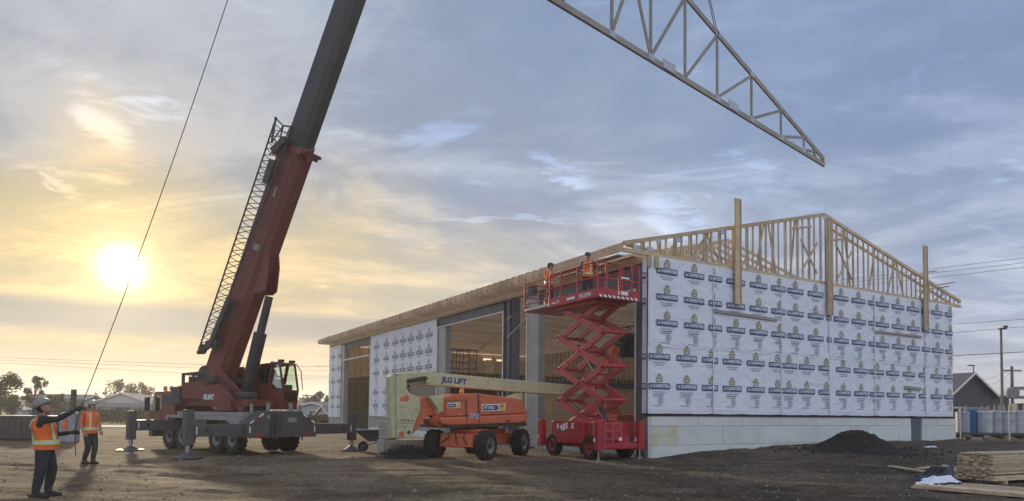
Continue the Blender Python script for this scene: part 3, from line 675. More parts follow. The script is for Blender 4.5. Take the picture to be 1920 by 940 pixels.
while u < W + 1.0:
    w = 0.09 if n % 3 else 0.06
    if n % 2 == 0 and gt(u + .2) - 7.79 > 0.3: gbar('gable_stud', (u + 0.19, 7.65), (u + 0.19, gt(u + 0.19) - 0.14), 0.09, 0.038, 0.155, 'wood_grey')
    if gt(u) - 7.79 > 0.12: gbar('gable_stud', (u, 7.65), (u + rnd.uniform(-.01, .01), gt(u) - 0.14), w, 0.038, 0.05 + 0.01 * (n % 2), 'wood' if n % 2 else 'wood_pale')
    u += 0.405; n += 1
for u0, du in ((2.3, 1.0), (4.0, -0.8), (6.1, 0.5), (7.4, -0.5), (8.3, 0.35), (12.6, -0.4), (14.1, 0.5), (15.6, 0.7), (17.0, -0.6), (18.4, 0.8), (19.8, 1.0), (1.0, 0.8)):
    a, b = (u0, 7.66), (u0 + du, gt(u0 + du) - 0.15); gbar('gable_diagonal', a, b, 0.085, 0.036, 0.13, 'wood')
for uc in (9.45, 12.05):
    gbar('cross_brace', (uc - 0.55, 7.95), (uc + 0.55, 9.35), 0.09, 0.036, -0.02, 'wood'); gbar('cross_brace', (uc + 0.55, 7.95), (uc - 0.55, 9.35), 0.09, 0.036, 0.02, 'wood')
gbar('brace_block', (8.3, 9.72), (9.6, 10.0), 0.09, 0.04, -0.01, 'wood'); gbar('brace_block', (11.1, 9.6), (12.0, 9.78), 0.09, 0.04, -0.01, 'wood')
for u0, z in ((18.9, 9.02), (20.1, 8.35), (20.6, 8.6)): MB().bar((u0, -0.5, z), (u0 + 0.1, 1.2, z + 0.02), 0.09, 0.04).build('outrigger_stick', M['wood'], BLD)
for u0, z in ((-0.55, 7.72), (0.12, 7.74), (0.55, 8.1), (1.55, 8.3), (2.6, 7.62), (4.0, 8.95), (10.6, 10.55), (5.6, 7.6), (8.4, 7.6)): part('nail_plate', M['plate'], (u0 - 0.13, u0 + 0.13, 0.006, 0.0135, z - 0.1, z + 0.1))
# upright planks fixed against the gable
for (x, y0, y1) in ((1384, 373, 571), (1556, 410, 591), (1735, 461, 618)):
    u0, za = gable(x, y0, 0.2); _, zb = gable(x, y1, 0.2)
    part('upright_plank', M['wood_pale'], (u0 - 0.16, u0 + 0.10, -0.22, -0.145, zb, za)); part('upright_plank', M['wood'], (u0 + 0.102, u0 + 0.142, -0.25, -0.11, zb, za - 0.01))
    part('packing_block', M['wood'], (u0 - 0.12, u0 + 0.08, -0.143, -0.09, zb + 0.25, zb + 0.5)); part('packing_block', M['wood'], (u0 - 0.12, u0 + 0.08, -0.143, 0.01, 7.52, 7.62))
for (x0, y0, x1, y1, w) in ((1338, 583, 1457, 600, 0.12), (1641, 622, 1727, 632, 0.10), (1696, 726, 1727, 730, 0.14)):
    a = gable(x0, y0, 0.08); b = gable(x1, y1, 0.08); MB().bar((a[0], -0.105, a[1]), (b[0], -0.105, b[1]), w, 0.036, up=(0, 1, 0)).build('nailer_strip', M['wood_grey'], BLD)
# block brackets under the near tail
for u0 in (-0.08, 0.28): part('tail_block', M['wood_pale'], (u0, u0 + 0.19, -0.12, -0.07, 7.05, 7.50))
# temporary brace straps in the middle opening
def lw3(px, py, u):
    p = on_plane(px, py, B_O + BU * u, BU) - B_O; return (p.dot(BU), p.dot(BV), p.z)
for (a, b, ua, ub, r, mt) in (((957, 594), (902, 655), -0.15, 3.0, 0.05, 'wood_pale'), ((902, 655), (857, 702), 3.0, 5.5, 0.03, 'flash'), ((986, 597), (952, 632), -0.3, -0.1, 0.022, 'flash'), ((1010, 752), (1034, 795), 0.6, 1.8, 0.015, 'plate')):
    MB().tube(lw3(*a, ua), lw3(*b, ub), r, 6).build('brace_strap', M[mt], BLD)
# ------------------------------------------------------------------ machine paints
M['crane_red'] = pm('crane_red_paint', (0.165, 0.028, 0.022), (0.12, 0.022, 0.018), 1.5, 0.5, 0.05, 10, dirt=0.35, coat=0.1)
M['crane_grey'] = pm('carrier_light_grey', (0.30, 0.30, 0.285), (0.22, 0.22, 0.21), 1.8, 0.5, 0.05, 10, dirt=0.3)
M['crane_dark'] = pm('carrier_dark_grey', (0.07, 0.074, 0.078), (0.05, 0.053, 0.057), 1.8, 0.5, 0.05, 10, dirt=0.25)
M['boom_dark'] = pm('boom_dark_paint', (0.030, 0.034, 0.038), (0.020, 0.023, 0.026), 1.2, 0.45, 0.05, 8, dirt=0.2)
M['rim'] = pm('rim_grey', (0.30, 0.30, 0.29), (0.19, 0.19, 0.185), 4, 0.5, dirt=0.35)
M['amber'] = pm('amber_lens', (0.75, 0.26, 0.03), (0.6, 0.2, 0.02), 4, 0.3)
M['redlens'] = pm('red_lens', (0.35, 0.02, 0.02), (0.3, 0.015, 0.015), 4, 0.3)
M['chrome'] = pm('cylinder_rod', (0.62, 0.62, 0.62), (0.5, 0.5, 0.5), 6, 0.2, metal=0.9)
def glass_mat(name, tint):
    m = bpy.data.materials.new(name); m.use_nodes = True; nt = m.node_tree; N, L = nt.nodes, nt.links; N.remove(N['Principled BSDF'])
    a = N.new('ShaderNodeBsdfTransparent'); a.inputs[0].default_value = (*tint, 1); g = N.new('ShaderNodeBsdfGlossy'); g.inputs['Roughness'].default_value = 0.03; g.inputs[0].default_value = (0.9, 0.95, 0.95, 1)
    fr = N.new('ShaderNodeFresnel'); fr.inputs[0].default_value = 1.45
    tx = N.new('ShaderNodeTexNoise'); tx.inputs['Scale'].default_value = 3.0; mu = N.new('ShaderNodeMath'); mu.operation = 'MULTIPLY_ADD'; L.new(fr.outputs[0], mu.inputs[0]); mu.inputs[1].default_value = 0.35; mu.inputs[2].default_value = 0.01
    s = N.new('ShaderNodeMixShader'); L.new(mu.outputs[0], s.inputs[0]); L.new(a.outputs[0], s.inputs[1]); L.new(g.outputs[0], s.inputs[2]); L.new(s.outputs[0], N['Material Output'].inputs[0]); return m
M['glass'] = glass_mat('tinted_cab_glass', (0.72, 0.84, 0.78))
def tyre_wheel(parent, c, axis, r, w, rim_mat, lug=True, nlug=22, rim_r=0.52, Mx=None):
    """wheel part with tyre and rim sub-parts; axis points to the outer side"""
    c, ax = V3(c), V3(axis).normalized()
    hub = MB(Mx).lathe([(0.16 * r, -w * 0.3), (0.2 * r, w * 0.42), (0.1 * r, w * 0.5)], c, ax, 10).build('wheel', M['dark'], parent)
    mb = MB(Mx); hw = w / 2
    mb.lathe([(rim_r * r, -hw * 0.8), (0.80 * r, -hw), (0.93 * r, -hw * 0.86), (0.965 * r, -hw * 0.4), (0.965 * r, hw * 0.4), (0.93 * r, hw * 0.86), (0.80 * r, hw), (rim_r * r, hw * 0.8), (rim_r * r * .98, 0)], c, ax, 28)
    if lug:
        a = ax.orthogonal().normalized(); b = ax.cross(a)
        for k in range(nlug):
            for sd in (-1, 1):
                t = 2 * math.pi * (k + (0.5 if sd > 0 else 0)) / nlug; t2 = t + 0.20
                d1 = a * math.cos(t) + b * math.sin(t); d2 = a * math.cos(t2) + b * math.sin(t2)
                mb.bar(c + d1 * r * 0.955 + ax * hw * 0.95 * sd, c + d2 * r * 0.975 + ax * hw * 0.05 * sd, 0.09 * r, 0.075 * r, up=(d1 + d2))
    mb.build('tyre', M['black'], hub)
    rm = MB(Mx).lathe([(rim_r * r * 1.0, -hw * 0.7), (rim_r * r, hw * 0.78), (rim_r * r * 0.86, hw * 0.74), (rim_r * r * 0.78, hw * 0.35), (0.22 * r, hw * 0.30), (0.20 * r, hw * 0.5), (0.02, hw * 0.5)], c, ax, 24)
    ax_a = ax.orthogonal().normalized(); ax_b = ax.cross(ax_a)
    for k in range(8):
        t = 2 * math.pi * k / 8; rm.tube(c + (ax_a * math.cos(t) + ax_b * math.sin(t)) * 0.32 * r + ax * hw * 0.3, c + (ax_a * math.cos(t) + ax_b * math.sin(t)) * 0.32 * r + ax * hw * 0.4, 0.035 * r, 6)
    rm.build('rim', rim_mat, hub)
    return hub

# ------------------------------------------------------------------ mobile crane
CR_O = V3((-10.47, 26.30, 0.0)); CR_A = rad(141.0)
CR = thing('mobile_crane', 'red truck crane on outriggers with its long dark boom raised over the yard', 'crane', CR_O, CR_A)
def cpart(name, mat, *boxes, parent=None, bevel=0.012):
    mb = MB()
    for b in boxes: mb.box(*b)
    return mb.build(name, mat, parent or CR, bevel=bevel)
cpart('chassis', M['crane_dark'], (-2.5, 4.6, -0.55, 0.55, 0.62, 1.2), (-2.4, 4.3, -1.0, 1.0, 0.98, 1.3))
cpart('deck', M['crane_grey'], (-2.35, 2.45, -1.3, 1.3, 1.36, 1.5))
for s in (1, -1):
    y0 = 0.82 if s > 0 else -1.32
    mb = MB()
    mb.prism([(-2.35, 1.12), (-2.35, 1.355), (0.95, 1.355), (0.95, 1.2), (-1.0, 1.2), (-1.35, 1.2), (-1.95, 0.98), (-2.2, 0.9)], (0, y0, 0), (1, 0, 0), (0, 0, 1), (0, 0.5, 0))
    mb.prism([(1.35, 1.36), (3.35, 1.36), (3.45, 0.95), (3.3, 0.95), (3.2, 1.24), (1.35, 1.24)], (0, y0, 0), (1, 0, 0), (0, 0, 1), (0, 0.5, 0))
    mb.build('fender', M['crane_grey'], CR, bevel=0.01)
    for x in (-1.6, -0.5, 2.2, 3.27): tyre_wheel(CR, (x, 1.06 * s, 0.54), (0, s, 0), 0.54, 0.38, M['rim'], nlug=20)
    cpart('toolbox', M['crane_dark'], (0.05, 0.9, y0 + 0.08, y0 + 0.5, 0.72, 1.19)); cpart('air_tank', M['rim'], (1.0, 1.22, y0 + 0.3, y0 + 0.5, 1.0, 1.2), bevel=0.06)
# rear body with chamfered shoulders
rb = MB().prism([(-1.4, 0.62), (1.4, 0.62), (1.4, 1.12), (0.72, 1.56), (-0.72, 1.56), (-1.4, 1.12)], (-2.95, 0, 0), (0, 1, 0), (0, 0, 1), (0.62, 0, 0)).build('rear_body', M['crane_dark'], CR, bevel=0.02)
for s in (1, -1):
    for t0, t1, mt in ((0.08, 0.32, 'flash'), (0.36, 0.60, 'redlens'), (0.64, 0.9, 'flash')):
        p = V3((-2.958, 1.36 * s, 1.09)).lerp(V3((-2.958, 0.74 * s, 1.50)), t0); q = V3((-2.958, 1.36 * s, 1.09)).lerp(V3((-2.958, 0.74 * s, 1.50)), t1)
        MB().bar(p, q, 0.055, 0.012, up=(1, 0, 0)).build('reflective_strip', M[mt], rb)
    cpart('tail_lamp', M['redlens'], (-2.975, -2.95, 0.98 * s - 0.14, 0.98 * s + 0.14, 0.66, 0.74), parent=rb); cpart('reflective_strip', M['flash'], (-2.962, -2.951, 1.30 * s - 0.025, 1.30 * s + 0.025, 0.80, 1.02), parent=rb)
    cpart('marker_post', M['rim'], (-2.7, -2.62, 0.45 * s - 0.06, 0.45 * s + 0.06, 1.56, 1.86)); cpart('marker_post', M['rim'], (-2.5, -2.42, 0.98 * s - 0.05, 0.98 * s + 0.05, 1.45, 1.80))
cpart('licence_plate', M['rim'], (-2.965, -2.951, -0.52, -0.16, 1.16, 1.32), parent=rb); cpart('rear_panel', M['dark'], (-2.968, -2.951, 0.05, 0.55, 0.7, 1.4), parent=rb)
MB().tube((-2.99, 0.62, 1.34), (-2.95, 0.62, 1.34), 0.07, 12).build('work_lamp', M['rim'], rb)
for yy in (-0.75, 0.3): MB().lathe([(0.03, -0.1), (0.03, 0.1)], (-3.0, yy, 0.62), (0, 0, 1), 8).build('tow_hook', M['dark'], rb)
mb = MB().bar((-2.99, 0.28, 0.6), (-2.99, 0.36, 1.5), 0.04, 0.04); mb.bar((-2.99, 0.52, 0.6), (-2.99, 0.44, 1.5), 0.04, 0.04)
for k in range(6): mb.bar((-2.99, 0.3, 0.72 + k * 0.14), (-2.99, 0.5, 0.72 + k * 0.14), 0.03, 0.03)
mb.build('ladder', M['dark'], CR)
# outriggers
def outrigger(x, y, zb, zt, ytop):
    s = 1 if y > 0 else -1
    b = cpart('outrigger_beam', M['crane_dark'], (x - 0.19, x + 0.19, min(1.1 * s, y), max(1.1 * s, y), zb, zb + 0.40), bevel=0.015)
    MB().box(x - 0.14, x + 0.14, y - 0.02 if s > 0 else y - 0.26, y + 0.26 if s > 0 else y + 0.02, 0.42, zt).build('outrigger_jack', M['crane_dark'], CR, bevel=0.02)
    yc = y + 0.12 * s
    MB().tube((x, yc, 0.10), (x, yc, 0.45), 0.075, 12).build('jack_rod', M['chrome'], CR)
    MB().lathe([(0.50, 0.015), (0.50, 0.045), (0.30, 0.075), (0.12, 0.17), (0.10, 0.2)], (x, yc, 0), (0, 0, 1), 8).build('outrigger_pad', M['crane_dark'], CR)
    MB().tube((x - 0.195, y - 0.42 * s, zb + 0.2), (x - 0.18, y - 0.42 * s, zb + 0.2), 0.06, 12).build('hole_shade', M['black'], b)  # black disc stands in for the shade inside a beam hole
    cpart('reflective_strip', M['flash'], (x - 0.198, x - 0.191, y - 0.07 * s - 0.02, y - 0.07 * s + 0.02, zb + 0.08, zb + 0.32), parent=b)
outrigger(-2.56, 3.12, 0.70, 1.58, 0); outrigger(-2.56, -3.20, 0.70, 1.50, 0)
outrigger(2.72, 2.75, 0.76, 1.5, 0); outrigger(2.72, -3.0, 0.76, 1.5, 0)
# front driving cab
cb = MB().prism([(2.75, 0.9), (4.55, 0.7), (4.9, 0.75), (4.95, 1.3), (4.68, 2.24), (4.5, 2.32), (2.75, 2.32)], (0, -1.2, 0), (1, 0, 0), (0, 0, 1), (0, 2.45, 0)).build('front_cab', M['crane_red'], CR, bevel=0.04)
for s, y in ((1, 1.256), (-1, -1.206)):
    MB().prism([(3.95, 1.42), (4.78, 1.42), (4.58, 2.14), (3.95, 2.14)], (0, y - 0.004, 0), (1, 0, 0), (0, 0, 1), (0, 0.008, 0)).build('cab_window', M['glass'], cb)
    MB().prism([(2.95, 1.72), (3.75, 1.72), (3.75, 2.14), (2.95, 2.14)], (0, y - 0.004, 0), (1, 0, 0), (0, 0, 1), (0, 0.008, 0)).build('cab_window', M['dark'], cb)
    MB().bar((4.6, y * 1.0, 2.1), (4.8, y * 1.16, 2.05), 0.03, 0.03).box(4.74, 4.8, y * 1.16 - 0.1, y * 1.16 + 0.1, 1.5, 2.05).build('mirror', M['dark'], cb)
MB().hexa([(4.93, -1.1, 1.4), (4.93, 1.12, 1.4), (4.945, 1.12, 1.4), (4.945, -1.1, 1.4), (4.70, -1.1, 2.2), (4.70, 1.12, 2.2), (4.715, 1.12, 2.2), (4.715, -1.1, 2.2)]).build('windscreen', M['glass'], cb)
for x in (3.05, 3.75, 4.3): MB().lathe([(0.07, 0), (0.09, 0.03), (0.075, 0.17), (0.03, 0.2)], (x, 0.95, 2.34), (0, 0, 1), 10).build('beacon', M['amber'], CR)
cpart('front_bumper', M['crane_dark'], (4.7, 5.05, -1.25, 1.25, 0.45, 0.74))

# ---- upper works: frame turned towards the hook
S_A = rad(-25.5)
S_M = Matrix.Rotation(S_A - CR_A, 4, 'Z')                       # upper-works frame -> crane frame
SX = V3((math.cos(S_A), math.sin(S_A), 0)); SY = V3((-math.sin(S_A), math.cos(S_A), 0))
def sup(px, py, y):                                             # photo direction met with a lengthwise plane of the upper works
    p = on_plane(px, py, CR_O + SY * y, SY) - CR_O; return p.dot(SX), p.z
def spart(name, mat, *boxes, parent=None, bevel=0.012):
    mb = MB(S_M)
    for b in boxes: mb.box(*b)
    return mb.build(name, mat, parent or CR, bevel=bevel)
MB(S_M).lathe([(0.85, 1.5), (0.95, 1.54), (0.95, 1.66), (0.85, 1.72)], (0, 0, 0), (0, 0, 1), 28).build('turntable', M['crane_dark'], CR)
spart('upper_frame', M['crane_red'], (-2.0, 1.35, -0.95, 0.95, 1.72, 1.98))
hexp = [sup(*p, -1.22) for p in ((375, 726), (400, 721), (409, 724), (431, 750), (431, 771), (402, 771), (388, 757))]
hx = MB(S_M).prism(hexp, (0, -1.22, 0), (1, 0, 0), (0, 0, 1), (0, 0.30, 0)).build('side_panel', M['crane_red'], CR, bevel=0.02)
mb = MB(S_M); a, b_ = sup(391, 745, -1.222); add_text(mb, 'GUAY', (a, -1.222, b_), (1, 0, 0), (0, 0, 1), 0.27, 0.014, 0, 0.58); mb.build('lettering', M['white'], hx)
mb = MB(S_M); a, b_ = sup(404, 765, -1.222); add_text(mb, '--', (a, -1.222, b_), (1, 0, 0), (0, 0, 1), 0.10, 0.003, 0, 0.17); mb.build('lettering', M['white'], hx)
spart('engine_housing', M['crane_red'], (-1.95, -0.75, -1.1, 1.1, 1.98, 2.62)); spart('winch_housing', M['dark'], (-1.9, -0.5, -0.85, 0.85, 2.62, 2.86))
MB(S_M).lathe([(0.34, -0.6), (0.34, -0.55), (0.24, -0.54), (0.24, 0.54), (0.34, 0.55), (0.34, 0.6)], (-1.35, 0, 2.95), (0, 1, 0), 20).build('winch_drum', M['dark'], CR)
mb = MB(S_M)
for y in (-1.0, 1.0):
    mb.bar((-2.0, y, 1.98), (-2.0, y, 2.98), 0.09, 0.09); mb.bar((-1.45, y, 2.62), (-1.45, y, 2.98), 0.06, 0.06); mb.bar((-2.0, y, 2.94), (-0.9, y, 3.0), 0.08, 0.08)
mb.bar((-2.0, -1.0, 2.94), (-2.0, 1.0, 2.94), 0.08, 0.08); mb.build('guard_frame', M['dark'], CR)
spart('counterweight', M['crane_dark'], (-2.45, -1.98, -1.2, 1.2, 1.75, 2.45), bevel=0.05)
for y in (-0.62, 0.56):
    pl = [(-1.5, 1.98), (1.0, 1.98), (0.75, 2.2), (-0.2, 2.9), (-0.55, 3.3), (-0.95, 3.3), (-1.2, 2.9)]
    MB(S_M).prism(pl, (0, y, 0), (1, 0, 0), (0, 0, 1), (0, 0.06, 0)).build('boom_bracket', M['crane_red'], CR)
p = sup(403, 724, -1.0); q = sup(455, 770, -1.0)
MB(S_M).bar((p[0], -0.98, p[1]), (q[0], -0.98, q[1]), 0.16, 0.2, up=(0, 0, 1)).build('diagonal_strut', M['crane_red'], CR)
spart('hose_bundle', M['dark'], (0.6, 1.2, -0.9, -0.3, 1.98, 2.25), bevel=0.08)
# ---- boom
b1 = sup(437, 640, 0); b2 = sup(660, 0, 0)
bd = V3((b2[0] - b1[0], 0, b2[1] - b1[1])).normalized(); bn = V3((-bd.z, 0, bd.x))     # along the boom; towards its back (upper) side
bp0 = V3((b1[0], 0, b1[1]))
def bt(px, py): p = sup(px, py, 0); return (V3((p[0], 0, p[1])) - bp0).dot(bd)
def boom_section(name, t0, t1, w, h0, h1, mat, sh=0.0):
    mb = MB(S_M); rings = []
    for t, h in ((t0, h0), (t1, h1)):
        c = bp0 + bd * t + bn * sh; ch = 0.14
        prof = [(-w / 2, h / 2), (w / 2, h / 2), (w / 2, -h / 2 + ch * 1.6), (w / 2 - ch, -h / 2), (-w / 2 + ch, -h / 2), (-w / 2, -h / 2 + ch * 1.6)]
        rings.append([c + V3((0, y, 0)) + bn * z for y, z in prof])
    n = 6; vs_ = rings[0] + rings[1]
    mb.add(vs_, [(i, (i + 1) % n, n + (i + 1) % n, n + i) for i in range(n)] + [tuple(range(n))[::-1], tuple(range(n, 2 * n))])
    return mb.build(name, mat, CR, bevel=0.015)
tb0 = -2.6; tb1 = bt(583, 290)
piv = V3((-0.75, 0, 3.05)); tpiv = (piv - bp0).dot(bd)
base = boom_section('boom_base', tpiv - 0.5, tb1, 0.80, 1.02, 1.05, M['crane_red'])
boom_section('boom_section', tb1 - 0.2, tb1 + 8.2, 0.70, 0.90, 0.90, M['boom_dark']); boom_section('boom_section', tb1 + 8.0, tb1 + 15.5, 0.60, 0.78, 0.78, M['boom_dark']); TIP_T = tb1 + 23.0
boom_section('boom_section', tb1 + 15.3, TIP_T, 0.50, 0.66, 0.66, M['boom_dark'])
c = bp0 + bd * tb1
mb = MB(S_M); mb.hexa([c + V3((0, y, 0)) + bn * z + bd * t for t in (-0.18, 0.06) for (y, z) in ((-0.45, -0.58), (0.45, -0.58), (0.45, 0.58), (-0.45, 0.58))]); mb.build('boom_collar', M['crane_red'], base)
mb = MB(S_M); mb.bar(c + V3((0, -0.3, 0)) - bn * 0.5, c + V3((0, -0.3, 0)) - bn * 0.92, 0.2, 0.22, up=bd); mb.bar(c - bn * 0.92 + V3((0, -0.3, 0)) + bd * 0.22, c - bn * 0.92 + V3((0, -0.3, 0)) - bd * 0.3, 0.09, 0.12, up=bn)
mb.tube(c - bn * 0.8 + V3((0, -0.55, 0)), c - bn * 0.8 + V3((0, 0.3, 0)), 0.07, 8); mb.build('collar_bracket', M['crane_red'], base)
for s in (-1, 1):
    q0 = bp0 + bd * (tpiv + 0.4) + V3((0, 0.415 * s, 0)) - bn * 0.28; q1 = bp0 + bd * (tb1 - 0.4) + V3((0, 0.415 * s, 0)) - bn * 0.28
    MB(S_M).bar(q0, q1, 0.05, 0.03, up=(0, 1, 0)).build('stiffener', M['crane_red'], base)
# dark back rail carrying hoses and the folded jib on the near side
t0 = bt(425, 640); t1 = bt(560, 300)
MB(S_M).bar(bp0 + bd * (t0 - 0.2) + bn * 0.60 + V3((0, -0.2, 0)), bp0 + bd * t1 + bn * 0.58 + V3((0, -0.2, 0)), 0.20, 0.26, up=bn).build('jib_mount_rail', M['boom_dark'], base)
jy = -0.62
def jp(px, py, y=jy): p = sup(px, py, y); return V3((p[0], y, p[1]))
jo0, jo1, ji0, ji1 = jp(373, 655), jp(514, 232), jp(393, 648), jp(547, 246)
chords = [(jo0, jo1), (ji0, ji1), (jo0.lerp(ji0, 0.5) + V3((0, 0.42, 0)), jo1.lerp(ji1, 0.5) + V3((0, 0.62, 0)))]
jb = MB(S_M)
for a, b_ in chords: jb.tube(a, b_, 0.032, 6)
NB = 19
for k in range(NB):
    f0, f1 = k / NB, (k + 1) / NB
    for (i, j) in ((0, 1), (1, 2), (2, 0)):
        A = chords[i][0].lerp(chords[i][1], f0); B2 = chords[j][0].lerp(chords[j][1], (f0 + f1) / 2); C2 = chords[i][0].lerp(chords[i][1], f1)
        jb.tube(A, B2, 0.016, 5); jb.tube(B2, C2, 0.016, 5)
jib = jb.build('lattice_jib', M['boom_dark'], CR)
mb = MB(S_M)
tp = jp(517, 222); mb.tube(jp(509, 268), tp, 0.04, 6); mb.tube(tp, jp(531, 236), 0.03, 6); mb.tube(jp(531, 236), jp(520, 282), 0.03, 6); mb.tube(jp(547, 238), jp(540, 262), 0.05, 6); mb.tube(jp(531, 236), jp(548, 238), 0.03, 6)
mb.ball(tuple(tp), .06, .06, .06); mb.ball(tuple(jp(548, 238)), .07, .07, .07); mb.tube(jp(509, 268), jp(531, 236), 0.025, 6); mb.tube(jp(505, 290), jp(545, 262), 0.03, 6); mb.tube(jp(515, 262), jp(540, 300), 0.025, 6)
mb.bar(jp(512, 285), jp(536, 262), 0.2, 0.26); mb.bar(jp(498, 345), jp(512, 300), 0.12, 0.3); mb.build('jib_head', M['boom_dark'], jib)
for (x, y, r) in ((380, 655, 0.20), (402, 645, 0.19), (391, 645, 0.14)):
    q = jp(x, y); MB(S_M).lathe([(r, -0.05), (r * 0.85, -0.03), (r * 0.85, 0.03), (r, 0.05)], q, (0, 1, 0), 18).build('sheave', M['boom_dark'], jib)
MB(S_M).bar(jp(372, 662), jp(408, 640), 0.16, 0.12).bar(jp(396, 648), jp(432, 560), 0.22, 0.2).build('jib_foot', M['boom_dark'], jib)
MB(S_M).tube(jp(397, 662), jp(384, 692), 0.012, 5).build('jib_rope', M['black'], jib)
# lift cylinder
ca = sup(452, 768, -0.05); cc = sup(503, 556, -0.05); cm_ = V3((ca[0], 0, ca[1])).lerp(V3((cc[0], 0, cc[1])), 0.68)
MB(S_M).tube((ca[0], 0, ca[1]), tuple(cm_), 0.24, 16).build('lift_cylinder', M['boom_dark'], CR, smooth=False)
MB(S_M).tube(tuple(cm_), (cc[0], 0, cc[1]), 0.15, 14).build('cylinder_rod', M['dark'], CR)
q = sup(498, 530, 0); qv = V3((q[0], 0, q[1])); q2 = sup(497, 575, 0)
mb = MB(S_M)
for y in (-0.3, 0.24): mb.prism([sup(*p, 0) for p in ((478, 500), (513, 478), (514, 500), (509, 545), (501, 552), (478, 552))], (0, y, 0), (1, 0, 0), (0, 0, 1), (0, 0.06, 0))
mb.build('cylinder_bracket', M['crane_red'], base)
for k, dy in enumerate((-0.30, -0.12, 0.1)):
    MB(S_M).path([bp0 + bd * (tpiv + 0.6 + j * 0.9) + bn * (0.56 + 0.03 * math.sin(j * 1.7 + k)) + V3((0, dy, 0)) for j in range(11)], 0.022, 5).build('boom_hose', M['black'], base)
for t, w_, hh, mt in ((2.2, 0.5, 0.22, 'crane_dark'), (5.0, 0.25, 0.3, 'rim'), (7.2, 0.4, 0.12, 'crane_grey')):
    c1 = bp0 + bd * (tpiv + t) + V3((0, -0.408, 0)) + bn * 0.05; MB(S_M).bar(c1 - bd * w_ / 2, c1 + bd * w_ / 2, hh, 0.012, up=(0, 1, 0)).build('side_plate', M[mt], base)
for j in range(9):
    c1 = bp0 + bd * (tpiv + 0.8 + j) + V3((0, -0.41, 0)) - bn * 0.43; MB(S_M).tube(c1, c1 + V3((0, -0.02, 0)), 0.03, 8).build('bolt', M['crane_dark'], base)
# operator cab on the far side of the boom
X0, X1, Y0, Y1, Z0, Z1 = 0.05, 1.62, 0.42, 1.30, 1.62, 3.42
oc = MB(S_M)
oc.prism([(X0, Z0 + 0.3), (0.5, Z0), (X1, Z0), (X1 + 0.05, 2.05), (X1 + 0.1, 2.38), (1.15, 2.38), (0.95, 2.62), (0.35, 2.62), (X0, 2.62)], (0, Y0, 0), (1, 0, 0), (0, 0, 1), (0, Y1 - Y0, 0))
oc.box(X0, X0 + 0.32, Y0, Y1, 2.62, Z1 - 0.08); ocab = oc.build('operator_cab', M['crane_red'], CR, bevel=0.03)
fr = MB(S_M); fr.prism([(X0, Z1 - 0.16), (X0, Z1 - 0.08), (X1 - 0.25, Z1 + 0.03), (X1 - 0.12, Z1 + 0.01), (X1 - 0.1, Z1 - 0.05)], (0, Y0, 0), (1, 0, 0), (0, 0, 1), (0, Y1 - Y0, 0))
for y in (Y0 + 0.04, Y1 - 0.04):
    fr.bar((0.98, y, 2.62), (1.12, y, 3.36), 0.09, 0.09, up=(0, 1, 0)); fr.bar((X1 + 0.07, y, 2.36), (X1 - 0.14, y, 3.42), 0.06, 0.06, up=(0, 1, 0))
fr.build('cab_frame', M['crane_red'], ocab)
for y in (Y0 + 0.012, Y1 - 0.012):
    MB(S_M).add([(0.38, y, 2.63), (0.96, y, 2.63), (1.09, y, 3.3), (0.38, y, 3.3)], [(0, 1, 2, 3)]).build('side_window', M['glass'], ocab)
    MB(S_M).add([(1.08, y, 2.4), (X1 + 0.05, y, 2.4), (X1 - 0.14, y, 3.36), (1.16, y, 3.34)], [(0, 1, 2, 3)]).build('side_window', M['glass'], ocab)
MB(S_M).add([(X1 + 0.085, Y0 + 0.07, 2.4), (X1 + 0.085, Y1 - 0.07, 2.4), (X1 - 0.125, Y1 - 0.07, 3.38), (X1 - 0.125, Y0 + 0.07, 3.38)], [(0, 1, 2, 3)]).build('front_window', M['glass'], ocab)
MB(S_M).prism([(0, 1.95), (0, 2.3), (1, 2.3), (1, 1.95)], (X1 + 0.09, Y0 + 0.1, 0), (0, 0.62, 0), (0, 0, 1), (0.012, 0, 0)).build('lower_window', M['glass'], ocab)
for y in (Y0 + 0.12, Y1 - 0.18): spart('roof_lamp', M['dark'], (X1 - 0.32, X1 - 0.12, y, y + 0.16, Z1 + 0.03, Z1 + 0.13), parent=ocab)
MB(S_M).path([(X1 - 0.1, Y1 + 0.02, Z1), (X1 + 0.12, Y1 + 0.06, 3.1), (X1 + 0.2, Y1 + 0.06, 2.4)], 0.018, 6).build('grab_rail', M['dark'], ocab)
spart('seat', M['dark'], (0.42, 0.85, 0.68, 1.08, 2.3, 2.66), (0.40, 0.52, 0.68, 1.08, 2.66, 3.05), parent=ocab)
spart('console', M['dark'], (1.3, 1.55, 0.6, 1.1, 2.38, 2.58), parent=ocab); MB(S_M).tube((1.4, 0.78, 2.5), (1.36, 0.78, 2.8), 0.02, 6).ball((1.36, 0.78, 2.82), .04, .04, .04).build('control_lever', M['black'], ocab)

# ------------------------------------------------------------------ truss hanging from the crane, with slings, hook and tag line
HT_A = rad(43.0); HD = V3((math.cos(HT_A), math.sin(HT_A), 0))
HE = at_depth(1545, 313, 27.7)                                   # its right-hand end
HT = thing('hanging_roof_truss', 'long grey wooden roof truss hanging in the air from the crane', 'truss', HE - HD * 23.4, HT_A)
HL = 2 * HALF
htop = lambda k: 0.40 + 0.236 * min(k, HL - k)
def hbar(name, k0, z0, k1, z1, w, t=0.045): return MB().bar((HL - k0, 0, z0), (HL - k1, 0, z1), w, t, up=(0, 1, 0)).build(name, M['wood_grey'], HT)
hbar('bottom_chord', 0, 0.08, HL, 0.08, 0.17, 0.08); hbar('top_chord', 0, htop(0) - 0.08, HALF, htop(HALF) - 0.08, 0.17, 0.06); hbar('top_chord', HL, htop(HL) - 0.08, HALF, htop(HALF) - 0.08, 0.17, 0.06)
